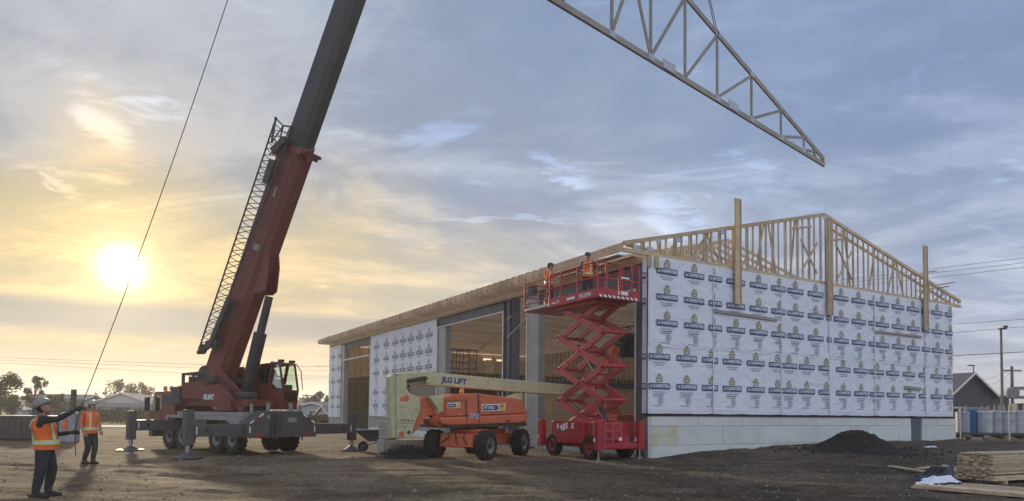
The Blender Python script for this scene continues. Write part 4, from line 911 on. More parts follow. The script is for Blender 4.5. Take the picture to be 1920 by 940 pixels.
hbar('end_web', 0.04, 0.16, 0.04, 0.26, 0.09); hbar('end_web', 0.85, 0.16, 0.95, htop(0.95) - 0.15, 0.22); hbar('web', 0.9, 0.38, 1.9, 0.2, 0.10); hbar('web', 0.1, 0.18, 0.8, 0.14, 0.09)
hk = [1.9, 3.85, 6.1, 8.4, 10.3, 12.1, 13.9, 15.9, 18.0, 20.2]
prev = None
for k in hk:
    hbar('web', k, 0.15, k, htop(k) - 0.15, 0.10)
    if prev and k < 12.5: hbar('web', k, 0.15, prev + 0.03, htop(prev) - 0.17, 0.10)
    elif k > 12: hbar('web', k - 2.0 + 0.9, htop(k - 1.1) - 0.17, k, 0.15, 0.10)
    prev = k
hbar('web', 12.1, 0.15, 13.1, htop(13.1) - 0.17, 0.10)
for k, z in ((6.1, .1), (8.4, .1), (12.1, .13), (3.85, .1), (1.95, .15), (8.4, htop(8.4) - .12), (6.1, htop(6.1) - .12), (13.9, .1)):
    MB().box(HL - k - 0.14, HL - k + 0.14, -0.048, -0.043, z - 0.09, z + 0.09).build('nail_plate', M['plate'], HT)
for k in (11.2, 7.4): MB().box(HL - k - 0.35, HL - k + 0.3, -0.062, -0.043, 0.02, 0.30).build('splice_plate', M['plate'], HT)
HC = HE - HD * HALF
hook = HC + V3((0, 0, 9.0))
rg = thing('crane_hook', 'crane hook block with its hoist ropes above the hanging truss', 'hook', hook)
tip_local = bp0 + bd * TIP_T; tipw = CR_O + SX * tip_local.x + SY * tip_local.y + V3((0, 0, tip_local.z))
MB().lathe([(0.05, -0.55), (0.22, -0.45), (0.28, 0.1), (0.28, 0.5), (0.1, 0.7)], (0, 0, 0.6), (0, 0, 1), 14).build('hook_block', M['crane_red'], rg)
MB().path([(0, 0, 0.15), (0.1, 0, 0.05), (0.12, 0, -0.1), (0, 0, -0.2), (-0.12, 0, -0.12)], 0.04, 8).build('hook', M['dark'], rg)
for d in (-0.12, 0.12): MB().tube((d, 0, 1.1), tipw - hook + V3((d, 0, 0)), 0.012, 5).build('hoist_rope', M['dark'], rg)
for k in (8.4, HL - 8.4):
    p = HE - HD * k + V3((0, 0, htop(k)))
    sl = MB(); off = HD * 0.07
    for s in (-1, 1): sl.tube(p + off * s + V3((0, 0, -0.1)), hook + V3((0, 0, -0.15)), 0.014, 5)
    sl.path([p + HD.cross(V3((0, 0, 1))) * 0.06 * math.cos(t) + V3((0, 0, -0.1 + 0.14 * math.sin(t))) for t in [i * math.pi / 6 for i in range(13)]], 0.02, 5)
    tag(sl.build('lifting_sling', M['dark']), 'dark lifting sling tied to the %s part of the hanging truss' % ('right hand' if k < 12 else 'out of frame left'), 'sling')
# ------------------------------------------------------------------ boom lift (cream boom, orange body)
M['lift_orange'] = pm('boom_lift_orange', (0.60, 0.135, 0.055), (0.50, 0.105, 0.042), 1.6, 0.5, 0.05, 10, dirt=0.30)
M['lift_cream'] = pm('boom_lift_cream', (0.52, 0.49, 0.29), (0.44, 0.41, 0.24), 1.6, 0.55, 0.05, 10, dirt=0.28)
M['sign_yellow'] = pm('sign_yellow', (0.68, 0.45, 0.06), (0.6, 0.39, 0.05), 5, 0.5)
M['sign_blue'] = pm('sign_purple', (0.055, 0.045, 0.13), (0.045, 0.035, 0.11), 5, 0.5)
BL_O = V3((-1.15, 24.5, 0)); BC = V3((0.40, 0.917, 0)).normalized(); BR = V3((BC.y, -BC.x, 0))
BL = thing('articulating_boom_lift', 'orange and cream articulating boom lift parked in front of the open doors', 'boom lift', BL_O)
TA = rad(34.0); TX = V3((math.cos(TA), math.sin(TA), 0)); TB = V3((math.sin(TA), -math.cos(TA), 0))   # along the upper body; towards the camera
def tl(px, py, d):                                             # point on the lengthwise plane d metres camera-side of the centre, local coordinates
    return on_plane(px, py, BL_O + TB * d, TB) - BL_O
def tprism(name, mat, pix, d, t, parent=None, bevel=0.02):
    pts = [tl(x, y, d) for x, y in pix]
    mb = MB(); n = len(pts); back = [p - TB * t for p in pts]
    mb.add(pts + back, [tuple(range(n)), tuple(range(n, 2 * n))[::-1]] + [(i, n + i, n + (i + 1) % n, (i + 1) % n) for i in range(n)])
    return mb.build(name, mat, parent or BL, bevel=bevel)
def tlabel(name, mat, s, px, py, d, size, width, parent, shear=0.0, bold=0.004, slope=0.0):
    mb = MB(); a = (TX + V3((0, 0, slope))).normalized(); add_text(mb, s, tl(px, py, d), a, V3((0, 0, 1)), size, bold, shear, width, 0.006); return mb.build(name, mat, parent)
# chassis
mb = MB()
for z0, z1, w, l in ((0.42, 0.86, 0.62, 1.75), (0.86, 1.02, 0.55, 1.1)):
    mb.hexa([BC * (s * l) + BR * (q * w) + V3((0, 0, z)) for z in (z0, z1) for s, q in ((-1, -1), (-1, 1), (1, 1), (1, -1))])
ch = mb.build('chassis', M['lift_orange'], BL, bevel=0.03)
for s in (-1, 1):
    MB().bar(BC * (1.47 * s) - BR * 1.0 + V3((0, 0, 0.5)), BC * (1.47 * s) + BR * 1.0 + V3((0, 0, 0.5)), 0.16, 0.2).bar(BC * (1.62 * s) - BR * 0.7 + V3((0, 0, 0.44)), BC * (1.62 * s) + BR * 0.75 + V3((0, 0, 0.44)), 0.07, 0.07).build('axle', M['dark'], BL)
    for q in (-1, 1): tyre_wheel(BL, BC * (1.47 * s) + BR * (q * 0.98) + V3((0, 0, 0.49)), BR * q, 0.50, 0.42, M['rim'], nlug=16, rim_r=0.55)
rnd = random.Random(2)
for k in range(3):
    a = -BC * 1.7 + BR * (-0.45 + 0.36 * k + 0.1 * rnd.random()) + V3((0, 0, 0.88)); e1, e2 = rnd.uniform(-.15, .15), rnd.uniform(-.2, .2); MB().path([a, a - BC * 0.12 + BR * e1 + V3((0, 0, -0.12)), a - BC * 0.1 + BR * e2 + V3((0, 0, -0.3)), a + BR * (e2 + .05) + V3((0, 0, -0.42))], 0.018, 6).build('hydraulic_hose', M['black'], BL)
MB().lathe([(0.62, 1.0), (0.66, 1.04), (0.66, 1.14), (0.6, 1.18)], (0, 0, 0), (0, 0, 1), 26).build('turntable', M['dark'], BL)
# engine hood: upper shell, lower rolled edge, end cap
hood = tprism('engine_hood', M['lift_orange'], [(841, 743), (852, 738.5), (896, 737.5), (977, 748.5), (990, 776), (838, 782), (838, 748)], 1.02, 0.95, bevel=0.05)
tprism('hood_lower', M['lift_orange'], [(825, 783), (990, 776.5), (989.5, 789), (984, 793), (845, 798), (832, 797), (826, 792)], 1.05, 1.0, bevel=0.05)
tprism('hood_seam', M['dark'], [(896.5, 739), (898.2, 739), (900.2, 793), (898.2, 793)], 1.056, 0.03, hood, 0)
tprism('hood_seam', M['dark'], [(838, 751), (874, 749.5), (874, 750.6), (838, 752.2)], 1.03, 0.03, hood, 0); tprism('hood_seam', M['dark'], [(874, 749.5), (875, 749.5), (875.6, 796), (874.6, 796)], 1.056, 0.03, hood, 0)
far = tprism('far_hood', M['lift_orange'], [(845, 745), (896, 741), (975, 752), (985, 790), (838, 793)], -0.35, 0.7, bevel=0.05)
tprism('turntable_floor', M['dark'], [(832, 797), (988, 792), (988, 799), (832, 803)], 0.95, 1.9)
s1 = tprism('sign_panel', M['wrapwhite'], [(903.5, 758.4), (947.5, 757.2), (947.5, 770), (903.5, 771.2)], 1.034, 0.008, hood, 0)
tprism('sign_field', M['sign_blue'], [(905, 760.2), (932, 759.5), (935, 764.4), (932, 769.2), (905, 769.9)], 1.038, 0.003, hood, 0); tprism('sign_field', M['sign_yellow'], [(933, 757.0), (938, 759), (941, 757), (946.5, 759), (946.5, 769), (933, 769.4), (936, 764.4)], 1.037, 0.002, hood, 0)
tlabel('lettering', M['wrapwhite'], 'BATTLEFIELD', 917.5, 764.8, 1.040, 0.13, 0.44, hood, 0, 0.003); tlabel('lettering', M['black'], 'CAT', 941, 761.8, 1.040, 0.08, 0.14, hood, 0, 0.003)
s2 = tprism('sign_panel', M['wrapwhite'], [(839.5, 756), (863, 755.3), (863, 764.6), (839.5, 765.4)], 1.028, 0.006, hood, 0)
tprism('sign_field', M['sign_blue'], [(840.3, 757.4), (854, 757), (855.5, 760.5), (854, 764), (840.3, 764.4)], 1.032, 0.003, hood, 0); tprism('sign_field', M['sign_yellow'], [(855, 756.8), (862.4, 756.6), (862.4, 764), (855, 764.2), (856.5, 760.5)], 1.032, 0.003, hood, 0)
tlabel('lettering', M['wrapwhite'], 'BATTLEFIELD', 847, 760.8, 1.034, 0.06, 0.2, hood, 0, 0.002)
tlabel('lettering', M['ink'], '44752', 954.5, 768, 1.024, 0.10, 0.27, hood, 0, 0.002); tlabel('lettering', M['ink'], '- -- -', 888, 756, 1.024, 0.11, 0.36, hood)
mb800 = tlabel('lettering', M['wrapwhite'], '800AJ', 888.5, 780.3, 1.052, 0.15, 0.42, hood, 0, 0.016); tlabel('lettering', M['navy'], '800AJ', 888.5, 780.3, 1.056, 0.15, 0.40, hood, 0, 0.003)
tlabel('lettering', M['dark'], '- -- -', 918, 776.6, 1.026, 0.05, 0.2, hood); tlabel('lettering', M['wrapwhite'], '- -- -', 863, 777.5, 1.028, 0.04, 0.12, hood)
MB().path([tl(938, 746, 0.2), tl(938, 735, 0.2), tl(940, 731, 0.2), tl(944, 730, 0.2)], 0.06, 8).build('exhaust_pipe', M['black'], BL)
MB().lathe([(0.075, 0), (0.085, 0.03), (0.07, 0.16), (0.02, 0.2)], tl(866, 738, 0.4), (0, 0, 1), 10).build('beacon', M['amber'], BL)
# upright, gooseneck and boom
tower = tprism('upright_tower', M['lift_cream'], [(731, 706), (737, 701), (800, 697), (800, 706), (763, 712), (763, 728), (768, 737), (789, 747), (789, 769), (777, 797), (773, 817), (768, 822), (735, 822), (733, 790)], 0.62, 0.34, bevel=0.03)
tprism('tower_rib', M['lift_cream'], [(731, 707), (735, 705), (741, 820), (735, 822)], 0.66, 0.04, tower, 0.01); tprism('access_plate', M['lift_cream'], [(751.5, 764), (767, 764), (767, 787), (751.5, 787)], 0.635, 0.015, tower, 0.004)
for q in ([(741.2, 703), (741.9, 703), (743.4, 820), (742.7, 820)], [(751, 763.4), (767.6, 763.4), (767.6, 764), (751, 764)], [(751, 787), (767.6, 787), (767.6, 787.6), (751, 787.6)], [(743, 795), (776, 793), (776, 793.6), (743, 795.6)]): tprism('panel_seam', M['dark'], q, 0.626, 0.01, tower, 0)
for q in ((742, 768), (742, 772), (746, 801), (758, 803), (762, 780)): v_ = tl(*q, 0.622); MB().tube(v_, v_ + TB * 0.012, 0.02, 6).build('bolt', M['dark'], tower)
tlabel('lettering', M['dark'], '- -- -', 757, 800, 0.628, 0.07, 0.26, tower)
for k in range(5):
    x = 743.5 + k * 6.8; tprism('warning_stripe', M['black'], [(x, 791.5 - k * .3), (x + 3, 788.8 - k * .3), (x + 5.2, 788.8 - k * .3), (x + 2.2, 791.5 - k * .3)], 0.626, 0.005, tower, 0)
for (x, y, r) in ((753.5, 814, 0.085), (766.5, 811, 0.06)): q = tl(x, y, 0.63); MB().tube(q, q + TB * 0.02, r, 14).build('pivot_cap', M['dark'] if x > 760 else M['lift_orange'], tower)
tprism('caution_decal', M['lift_orange'], [(750, 746), (757, 744), (758, 742), (762, 741), (766.5, 742), (766.5, 750), (763, 753), (751, 752.5)], 0.626, 0.005, tower, 0)
for (x, y) in ((740, 702), (743, 705), (746, 703), (780, 769), (785, 768)): q = tl(x, y, 0.623); MB().tube(q, q + TB * 0.015, 0.018, 8).build('bolt', M['black'], tower)
goose = tprism('gooseneck_arm', M['lift_orange'], [(788, 746), (803, 744.5), (822, 769), (822, 775), (811, 780), (803, 779), (774, 815), (776, 797), (789, 769)], 0.55, 0.7, bevel=0.02)
tprism('goose_plate', M['lift_orange'], [(791, 750), (798, 748), (808, 764), (793, 768)], 0.565, 0.015, goose, 0.003)
tprism('lower_link', M['lift_cream'], [(804, 742.5), (838, 742.5), (836, 777), (822, 778), (822, 768), (807, 747)], 0.8, 0.9, bevel=0.02); MB().tube(tl(829, 783, 0.8), tl(829, 783, 0.8) - TB * 0.9, 0.2, 16).tube(tl(826, 790, 0.8), tl(826, 790, 0.8) - TB * 0.9, 0.2, 16).build('tower_pin', M['lift_orange'], BL)
boom = tprism('main_boom', M['lift_cream'], [(741, 700), (762, 697), (800, 697.5), (1112, 725.5), (1112, 744.5), (1000, 737.5), (800, 722), (757, 718)], 0.30, 0.42, bevel=0.03)
tprism('fly_boom', M['lift_cream'], [(1100, 727), (1140, 731), (1140, 744), (1100, 742)], 0.24, 0.30)
tprism('boom_end_plate', M['lift_orange'], [(1106, 724), (1112.5, 724.6), (1112.5, 746), (1106, 745.6)], 0.34, 0.5)
tlabel('lettering', M['navy'], 'JLG LIFT', 851.5, 714.5, 0.302, 0.27, 1.03, boom, 0.12, 0.012, -0.055)
MB().tube(tl(762, 713, 0.52), tl(783, 711, 0.52), 0.075, 12).build('boom_cylinder', M['dark'], BL); MB().tube(tl(783, 711, 0.52), tl(801, 709.5, 0.52), 0.05, 12).build('boom_cylinder_rod', M['dark'], BL)
tprism('cylinder_lug', M['lift_cream'], [(799, 705), (805, 704.5), (811, 713), (807, 719), (800, 718)], 0.55, 0.5, boom)
tprism('boom_rest', M['lift_cream'], [(945, 748), (979, 736), (979, 752), (950, 752)], 0.3, 0.35)
for k in range(4): tprism('wear_scuff', M['dark'], [(1010 + k * 14, 727.5 + k * 1.1), (1011 + k * 14, 727.5 + k * 1.1), (1011.4 + k * 14, 731 + k * 1.4), (1010.6 + k * 14, 732 + k * 1.2)], 0.302, 0.003, boom, 0)
tprism('hood_latch', M['black'], [(948, 788.6), (957, 788), (957, 790.4), (948, 791)], 1.056, 0.01, hood, 0); tprism('hood_vent', M['black'], [(978, 790), (987, 789), (987, 791), (978, 792)], 1.056, 0.01, hood, 0)
MB().path([tl(766, 722, 0.45), tl(762, 730, 0.45), tl(764, 742, 0.45)], 0.03, 6).path([tl(768, 722, 0.45), tl(766, 733, 0.45), tl(762, 744, 0.4)], 0.03, 6).build('hydraulic_hose', M['black'], BL)

# ------------------------------------------------------------------ red scissor lift
M['lift_red'] = pm('scissor_lift_red', (0.42, 0.018, 0.030), (0.34, 0.014, 0.024), 1.7, 0.42, 0.04, 10, dirt=0.25)
M['arm_red'] = pm('scissor_arm_red', (0.44, 0.040, 0.055), (0.36, 0.03, 0.042), 1.7, 0.4, 0.04, 10, dirt=0.2)
M['lift_redlight'] = pm('faded_red', (0.50, 0.10, 0.10), (0.42, 0.07, 0.075), 2.5, 0.55, 0.04, 10, dirt=0.2)
SL_O = V3((2.99, 23.39, 0))
SL = thing('scissor_lift', 'raised red scissor lift with railed platform standing at the building corner', 'scissor lift', SL_O, B_YAW)
def sl(px, py, u=0.0):                                          # near long side plane
    p = on_plane(px, py, SL_O + BU * u, BU) - SL_O; return p.dot(BV), p.z
def se(px, py, v=0.0):                                          # short end plane
    p = on_plane(px, py, SL_O + BV * v, BV) - SL_O; return p.dot(BU), p.z
def lp(name, mat, *boxes, parent=None, bevel=0.01):
    mb = MB()
    for b in boxes: mb.box(*b)
    return mb.build(name, mat, parent or SL, bevel=bevel)
LL, LW = 3.55, 1.84
lp('chassis', M['lift_red'], (0.35, LW - 0.35, 0.1, LL - 0.1, 0.36, 0.78), (0.3, LW - 0.3, 0.9, 2.75, 0.78, 1.12))
v0, v1 = sl(1093, 800)[0], sl(1033, 800)[0]
body = lp('side_body', M['lift_red'], (0.03, 0.42, v0, v1, 0.50, 1.30), bevel=0.03); lp('side_body', M['lift_red'], (LW - 0.42, LW - 0.03, v0, v1, 0.50, 1.30), bevel=0.03)
lp('trim_line', M['lift_redlight'], (0.018, 0.032, v0 + 0.02, v1 - 0.02, 0.785, 0.805), parent=body, bevel=0); lp('trim_line', M['lift_redlight'], (0.02, 0.3, v0 + 0.02, v1 - 0.02, 1.302, 1.315), parent=body, bevel=0)
def slabel(s, px, py, size, width, parent, mat='wrapwhite', bold=0.006, u=0.026):
    v, z = sl(px, py, u); mb = MB(); add_text(mb, s, (u, v, z), (0, -1, 0), (0, 0, 1), size, bold, 0, width, 0.004); return mb.build('lettering', M[mat], parent)
slabel('X', 1073.5, 799, 0.26, 0.20, body, bold=0.016); slabel('1', 1046, 800, 0.24, 0.11, body, bold=0.012)
mb = MB()
for x, y, w, h in ((1053, 801, .16, .15), (1058, 799, .12, .2), (1062.5, 798, .08, .24), (1056, 805, .2, .08)):
    v, z = sl(x, y, 0.024); mb.box(0.02, 0.0285, v - w / 2, v + w / 2, z - h / 2, z + h / 2)
mb.build('paint_patch', M['wrapwhite'], body)
# engine bay with mesh grille
ge = lp('engine_bay', M['lift_red'], (0.12, LW - 0.12, 0.28, v0 - 0.02, 0.78, 1.28)); mb = MB()
for k in range(7): mb.box(0.105, 0.117, 0.34 + k * 0.06, 0.352 + k * 0.06, 0.86, 1.18)
for k in range(6): mb.box(0.108, 0.118, 0.33, 0.72, 0.87 + k * 0.06, 0.882 + k * 0.06)
mb.build('grille', M['lift_redlight'], ge); lp('grille_shade', M['black'], (0.1185, 0.1195, 0.33, 0.73, 0.85, 1.19), parent=ge, bevel=0)  # black sheet painted in for the shade behind the grille
# corner jack towers with white rods
for u, v in ((0.0, 0.0), (LW, 0.0), (0.0, LL), (LW, LL)):
    lp('jack_tower', M['lift_red'], (u - 0.13, u + 0.13, v - 0.13, v + 0.13, 0.34, 1.34), bevel=0.015); MB().tube((u, v, 0.0), (u, v, 0.4), 0.032, 10).lathe([(0.09, -0.01), (0.09, 0.02), (0.03, 0.05)], (u, v, 0), (0, 0, 1), 10).build('jack_rod', M['chrome'], SL)
    lp('decal', M['wrapwhite'], (u - 0.137, u - 0.131, v + 0.02, v + 0.1, 0.62, 0.74), bevel=0)
for v in (0.0, LL): lp('end_bumper', M['lift_red'], (0.13, LW - 0.13, v - 0.1, v + 0.1, 0.36, 0.56), bevel=0.03)
lp('end_tray', M['lift_red'], (0.15, LW - 0.15, 0.1, 0.5, 0.50, 0.58)); mb = MB()
for u in (0.25, 0.60, 0.95):
    mb.bar((u, -0.02, 0.56), (u, -0.02, 1.30), 0.05, 0.05)
for z in (0.72, 1.0, 1.28): mb.bar((0.25, -0.02, z), (0.95, -0.02, z), 0.03, 0.04)
mb.bar((0.25, -0.02, 1.15), (0.6, -0.02, 0.9), 0.03, 0.03); mb.bar((0.6, -0.02, 0.9), (0.95, -0.02, 0.65), 0.03, 0.03); mb.build('end_ladder', M['lift_redlight'], SL)
lp('control_box', M['wrapwhite'], (0.86, 0.98, -0.06, -0.03, 0.66, 0.76), bevel=0)
for u, s in ((0.16, -1), (LW - 0.16, 1)):
    for v in (0.62, 2.92): tyre_wheel(SL, (u, v, 0.40), (s, 0, 0), 0.40, 0.30, M['lift_red'], nlug=16, rim_r=0.56)
# scissor stack
zs = [0.92, 2.08, 3.29, 4.50, 5.66]; va, vb = 0.35, 3.05
for i in range(4):
    za, zb = zs[i], zs[i + 1]
    for u_out, u_in in ((0.42, 0.52), (LW - 0.42, LW - 0.52)):
        a = MB().bar((u_out, va, za), (u_out, vb, zb), 0.07, 0.24, up=(0, 0, 1)).build('scissor_arm', M['arm_red'], SL, bevel=0.012)
        b_ = MB().bar((u_in, vb, za), (u_in, va, zb), 0.07, 0.24, up=(0, 0, 1)).build('scissor_arm', M['arm_red'], SL, bevel=0.012)
        mid = (za + zb) / 2; MB().tube((u_out - 0.06, (va + vb) / 2, mid), (u_in + 0.06, (va + vb) / 2, mid), 0.06, 10).build('pivot_pin', M['lift_red'], a)
for z in zs[1:4]:
    for v in (va, vb): MB().tube((0.34, v, z), (LW - 0.34, v, z), 0.065, 12).build('cross_tube', M['lift_red'], SL)
for i in range(4):
    z = (zs[i] + zs[i + 1]) / 2; MB().tube((0.5, (va + vb) / 2, z), (LW - 0.5, (va + vb) / 2, z), 0.05, 10).build('cross_tube', M['lift_red'], SL)
for p, q in (((0.92, 0.75, 1.35), (0.92, 1.55, 2.55)), ((0.92, 1.25, 3.05), (0.92, 2.3, 4.15))):
    p, q = V3(p), V3(q); m_ = p.lerp(q, 0.6); MB().tube(p, m_, 0.10, 12).build('lift_ram', M['dark'], SL); MB().tube(m_, q, 0.055, 10).build('ram_rod', M['chrome'], SL)
    for e in (p, q): MB().tube((0.5, e.y, e.z), (LW - 0.5, e.y, e.z), 0.05, 8).build('ram_tube', M['lift_red'], SL)
MB().path([(0.35, 1.0, 1.4), (0.33, 2.6, 2.3), (0.33, 1.2, 2.9), (0.33, 2.5, 3.6)], 0.02, 5).build('hydraulic_hose', M['black'], SL)
# platform
PZ, P0, P1, P2 = 5.78, 0.05, 3.05, 4.95
dk = lp('platform_deck', M['lift_red'], (-0.04, LW, P0, P1, PZ - 0.14, PZ), (0.2, LW - 0.2, 0.5, 3.0, PZ - 0.26, PZ - 0.14)); lp('extension_deck', M['lift_red'], (0.02, LW - 0.05, P1 + 0.01, P2, PZ - 0.10, PZ + 0.02)); lp('extension_edge', M['plate'], (-0.01, 0.018, P1 + 0.05, P2 - 0.08, PZ - 0.07, PZ + 0.05))
fas = lp('side_fascia', M['lift_red'], (-0.065, -0.042, P0, P1 + 0.02, PZ - 0.14, PZ + 0.17)); lp('end_fascia', M['lift_red'], (-0.065, LW + 0.02, P0 - 0.025, P0 - 0.002, PZ - 0.14, PZ + 0.19)); lp('side_fascia', M['lift_red'], (LW + 0.002, LW + 0.02, P0, P2, PZ - 0.1, PZ + 0.15)); lp('end_fascia', M['lift_red'], (0.0, LW, P2, P2 + 0.02, PZ - 0.1, PZ + 0.15))
def pl(s, v, z, size, width, bold=0.004): mb = MB(); add_text(mb, s, (-0.068, v, z), (0, -1, 0), (0, 0, 1), size, bold, 0, width, 0.004); mb.build('lettering', M['wrapwhite'], fas)
pl('SR3390', 0.74, PZ + 0.0, 0.20, 0.72); lp('decal', M['wrapwhite'], (-0.070, -0.066, 1.35, 1.85, PZ - 0.03, PZ + 0.06), parent=fas, bevel=0); pl('X', 2.42, PZ - 0.0, 0.15, 0.13, 0.01); lp('decal', M['wrapwhite'], (-0.070, -0.066, 2.54, 2.84, PZ - 0.04, PZ + 0.01), parent=fas, bevel=0)
mb = MB()
for k in range(9): u = 0.06 + k * 0.2; mb.hexa([(u, P0 - 0.030, PZ - 0.13), (u + 0.1, P0 - 0.030, PZ - 0.13), (u + 0.1, P0 - 0.0255, PZ - 0.13), (u, P0 - 0.0255, PZ - 0.13), (u - 0.07, P0 - 0.030, PZ - 0.04), (u + 0.03, P0 - 0.030, PZ - 0.04), (u + 0.03, P0 - 0.0255, PZ - 0.04), (u - 0.07, P0 - 0.0255, PZ - 0.04)])
mb.build('warning_stripes', M['wrapwhite'], dk); lp('decal', M['wrapwhite'], (0.85, 1.3, P0 - 0.03, P0 - 0.026, PZ + 0.02, PZ + 0.15), bevel=0)
RZ = PZ + 1.10
def rail(p, q, r=0.024): MB().bar(p, q, r * 2, r * 2).build('guard_rail', M['lift_red'], SL, bevel=0.006)
def post(u, v, z0=PZ, z1=RZ, w=0.055): MB().bar((u, v, z0), (u, v, z1), w, w).build('rail_post', M['lift_red'], SL, bevel=0.006)
for u in (-0.03, LW):
    for v in (P0 + 0.02, 1.25, 2.3, P1 - 0.02): post(u, v)
    for z in (RZ, PZ + 0.58): rail((u, P0, z), (u, P1, z))
    rail((u, P0, RZ - 0.1), (u, P1, RZ - 0.1), 0.016)
    for v in (P1 + 0.25, P2): post(u + (0.05 if u < 0 else -0.05), v)
    uu = u + (0.05 if u < 0 else -0.05)
    for z in (RZ - 0.06, PZ + 0.52, PZ + 0.2): rail((uu, P1 - 0.6, z), (uu, P2, z), 0.02)
for u in (0.35, 0.95, 1.05, 1.5): post(u, P0, w=0.07 if u in (0.35, 0.95) else 0.05)
for z in (RZ, PZ + 0.55): rail((-0.03, P0, z), (LW, P0, z)); rail((0.02, P2, z - 0.04), (LW - 0.05, P2, z - 0.04), 0.02)
lp('gate_sign', M['wrapwhite'], (0.98, 1.35, P0 - 0.04, P0 - 0.03, PZ + 0.6, PZ + 0.66), bevel=0); lp('gate_top', M['gold'], (0.5, 1.05, P0 - 0.03, P0 + 0.03, RZ + 0.026, RZ + 0.05), bevel=0)
lp('control_console', M['dark'], (0.02, 0.3, P2 - 0.55, P2 - 0.2, PZ + 0.55, PZ + 0.95), bevel=0.05)
bucket = thing('tool_bucket', 'dark grey tool bucket on the far end of the raised red platform', 'bucket', SL_O + BU * 0.75 + BV * 4.3 + V3((0, 0, PZ + 0.02)), B_YAW)
MB().lathe([(0.15, 0), (0.2, 0.36), (0.19, 0.36), (0.14, 0.03)], (0, 0, 0), (0, 0, 1), 16).build('pail', M['dark'], bucket); MB().path([(0.2 * math.cos(t), 0, 0.36 + 0.16 * math.sin(t)) for t in [math.pi * i / 8 for i in range(9)]], 0.008, 5).build('handle', M['plate'], bucket)

# ------------------------------------------------------------------ second boom lift standing inside the first door
IL_O = B_O + BU * 2.6 + BV * 4.6
IL = thing('indoor_boom_lift', 'orange boom lift with black basket raised inside the building doorway', 'boom lift', IL_O + V3((0, 0, 0.06)), B_YAW)
def il(px, py, v=0.0): p = on_plane(px, py, IL_O + BV * v, BV) - IL_O; return V3((p.dot(BU), v, p.z - 0.06))
MB().box(-0.7, 0.7, -1.1, 1.1, 0.4, 0.85).box(-0.9, 0.6, -0.8, 0.9, 0.9, 1.5).build('chassis', M['lift_orange'], IL, bevel=0.04)
for sx in (-1, 1):
    for sy in (-1, 1): tyre_wheel(IL, (0.8 * sx, 0.8 * sy, 0.4), (sx, 0, 0), 0.4, 0.3, M['rim'], nlug=14)
a, b_, c = il(1128, 722, 0), il(1152, 650, 0), il(1158, 640, 0)
MB().bar((-0.2, 0, 1.4), a, 0.3, 0.34, up=(0, 1, 0)).bar(a, b_, 0.34, 0.40, up=(0, 1, 0)).build('boom_arm', M['lift_orange'], IL, bevel=0.02); MB().bar(il(1136, 722, -0.25), il(1159, 655, -0.25), 0.14, 0.2, up=(0, 1, 0)).build('jib_arm', M['lift_orange'], IL, bevel=0.02)
MB().tube(il(1122, 728, -.3), il(1143, 690, -.3), 0.05, 8).build('hydraulic_ram', M['chrome'], IL); MB().bar(b_, il(1168, 655, 0), 0.3, 0.4).build('boom_head', M['dark'], IL, bevel=0.02)
bk = il(1181, 670, 0)
MB().box(bk.x - 0.32, bk.x + 0.42, -0.35, 0.35, bk.z, bk.z + 0.66).build('basket', M['black'], IL, bevel=0.05); MB().box(bk.x - 0.42, bk.x + 0.42, -0.4, 0.4, bk.z + 0.68, bk.z + 1.05).build('console_cover', M['black'], IL, bevel=0.08)
mb = MB()
for y in (-0.38, 0.38):
    mb.path([(bk.x - 0.45, y, bk.z + 1.0), (bk.x - 0.5, y, bk.z + 1.3), (bk.x + 0.2, y, bk.z + 1.42), (bk.x + 0.45, y, bk.z + 1.3)], 0.03, 6)
mb.path([(bk.x + 0.3, -0.38, bk.z + 1.3), (bk.x + 0.28, -0.2, bk.z + 1.55), (bk.x + 0.4, 0, bk.z + 1.75)], 0.05, 6); mb.build('basket_rail', M['black'], IL); MB().box(bk.x - 0.08, bk.x + 0.06, -0.41, -0.402, bk.z + 0.72, bk.z + 0.92).build('decal', M['ink'], IL)
# ------------------------------------------------------------------ people
M['skin'] = pm('skin', (0.42, 0.24, 0.17), (0.36, 0.20, 0.14), 6, 0.55); M['cloth_black'] = pm('black_cloth', (0.025, 0.026, 0.03), (0.016, 0.017, 0.02), 9, 0.9, 0.3, 25)
M['cloth_jean'] = pm('dark_trousers', (0.035, 0.037, 0.045), (0.022, 0.024, 0.03), 9, 0.9, 0.3, 25); M['hivis'] = pm('orange_vest', (0.85, 0.17, 0.03), (0.72, 0.13, 0.025), 5, 0.8, 0.35, 14)
M['hiband'] = pm('yellow_green_band', (0.62, 0.66, 0.16), (0.55, 0.58, 0.14), 6, 0.6); M['silver'] = pm('silver_band', (0.60, 0.62, 0.60), (0.52, 0.54, 0.52), 6, 0.35)
M['hat_white'] = pm('white_helmet', (0.27, 0.26, 0.24), (0.17, 0.165, 0.155), 9, 0.5); M['hat_grey'] = pm('grey_helmet', (0.34, 0.34, 0.33), (0.28, 0.28, 0.27), 6, 0.4); M['hat_dark'] = pm('dark_helmet', (0.045, 0.03, 0.03), (0.035, 0.025, 0.025), 6, 0.4)
M['boot'] = pm('work_boot', (0.03, 0.025, 0.02), (0.02, 0.017, 0.014), 9, 0.8); M['hair'] = pm('dark_hair', (0.02, 0.014, 0.01), (0.014, 0.01, 0.008), 30, 0.7)
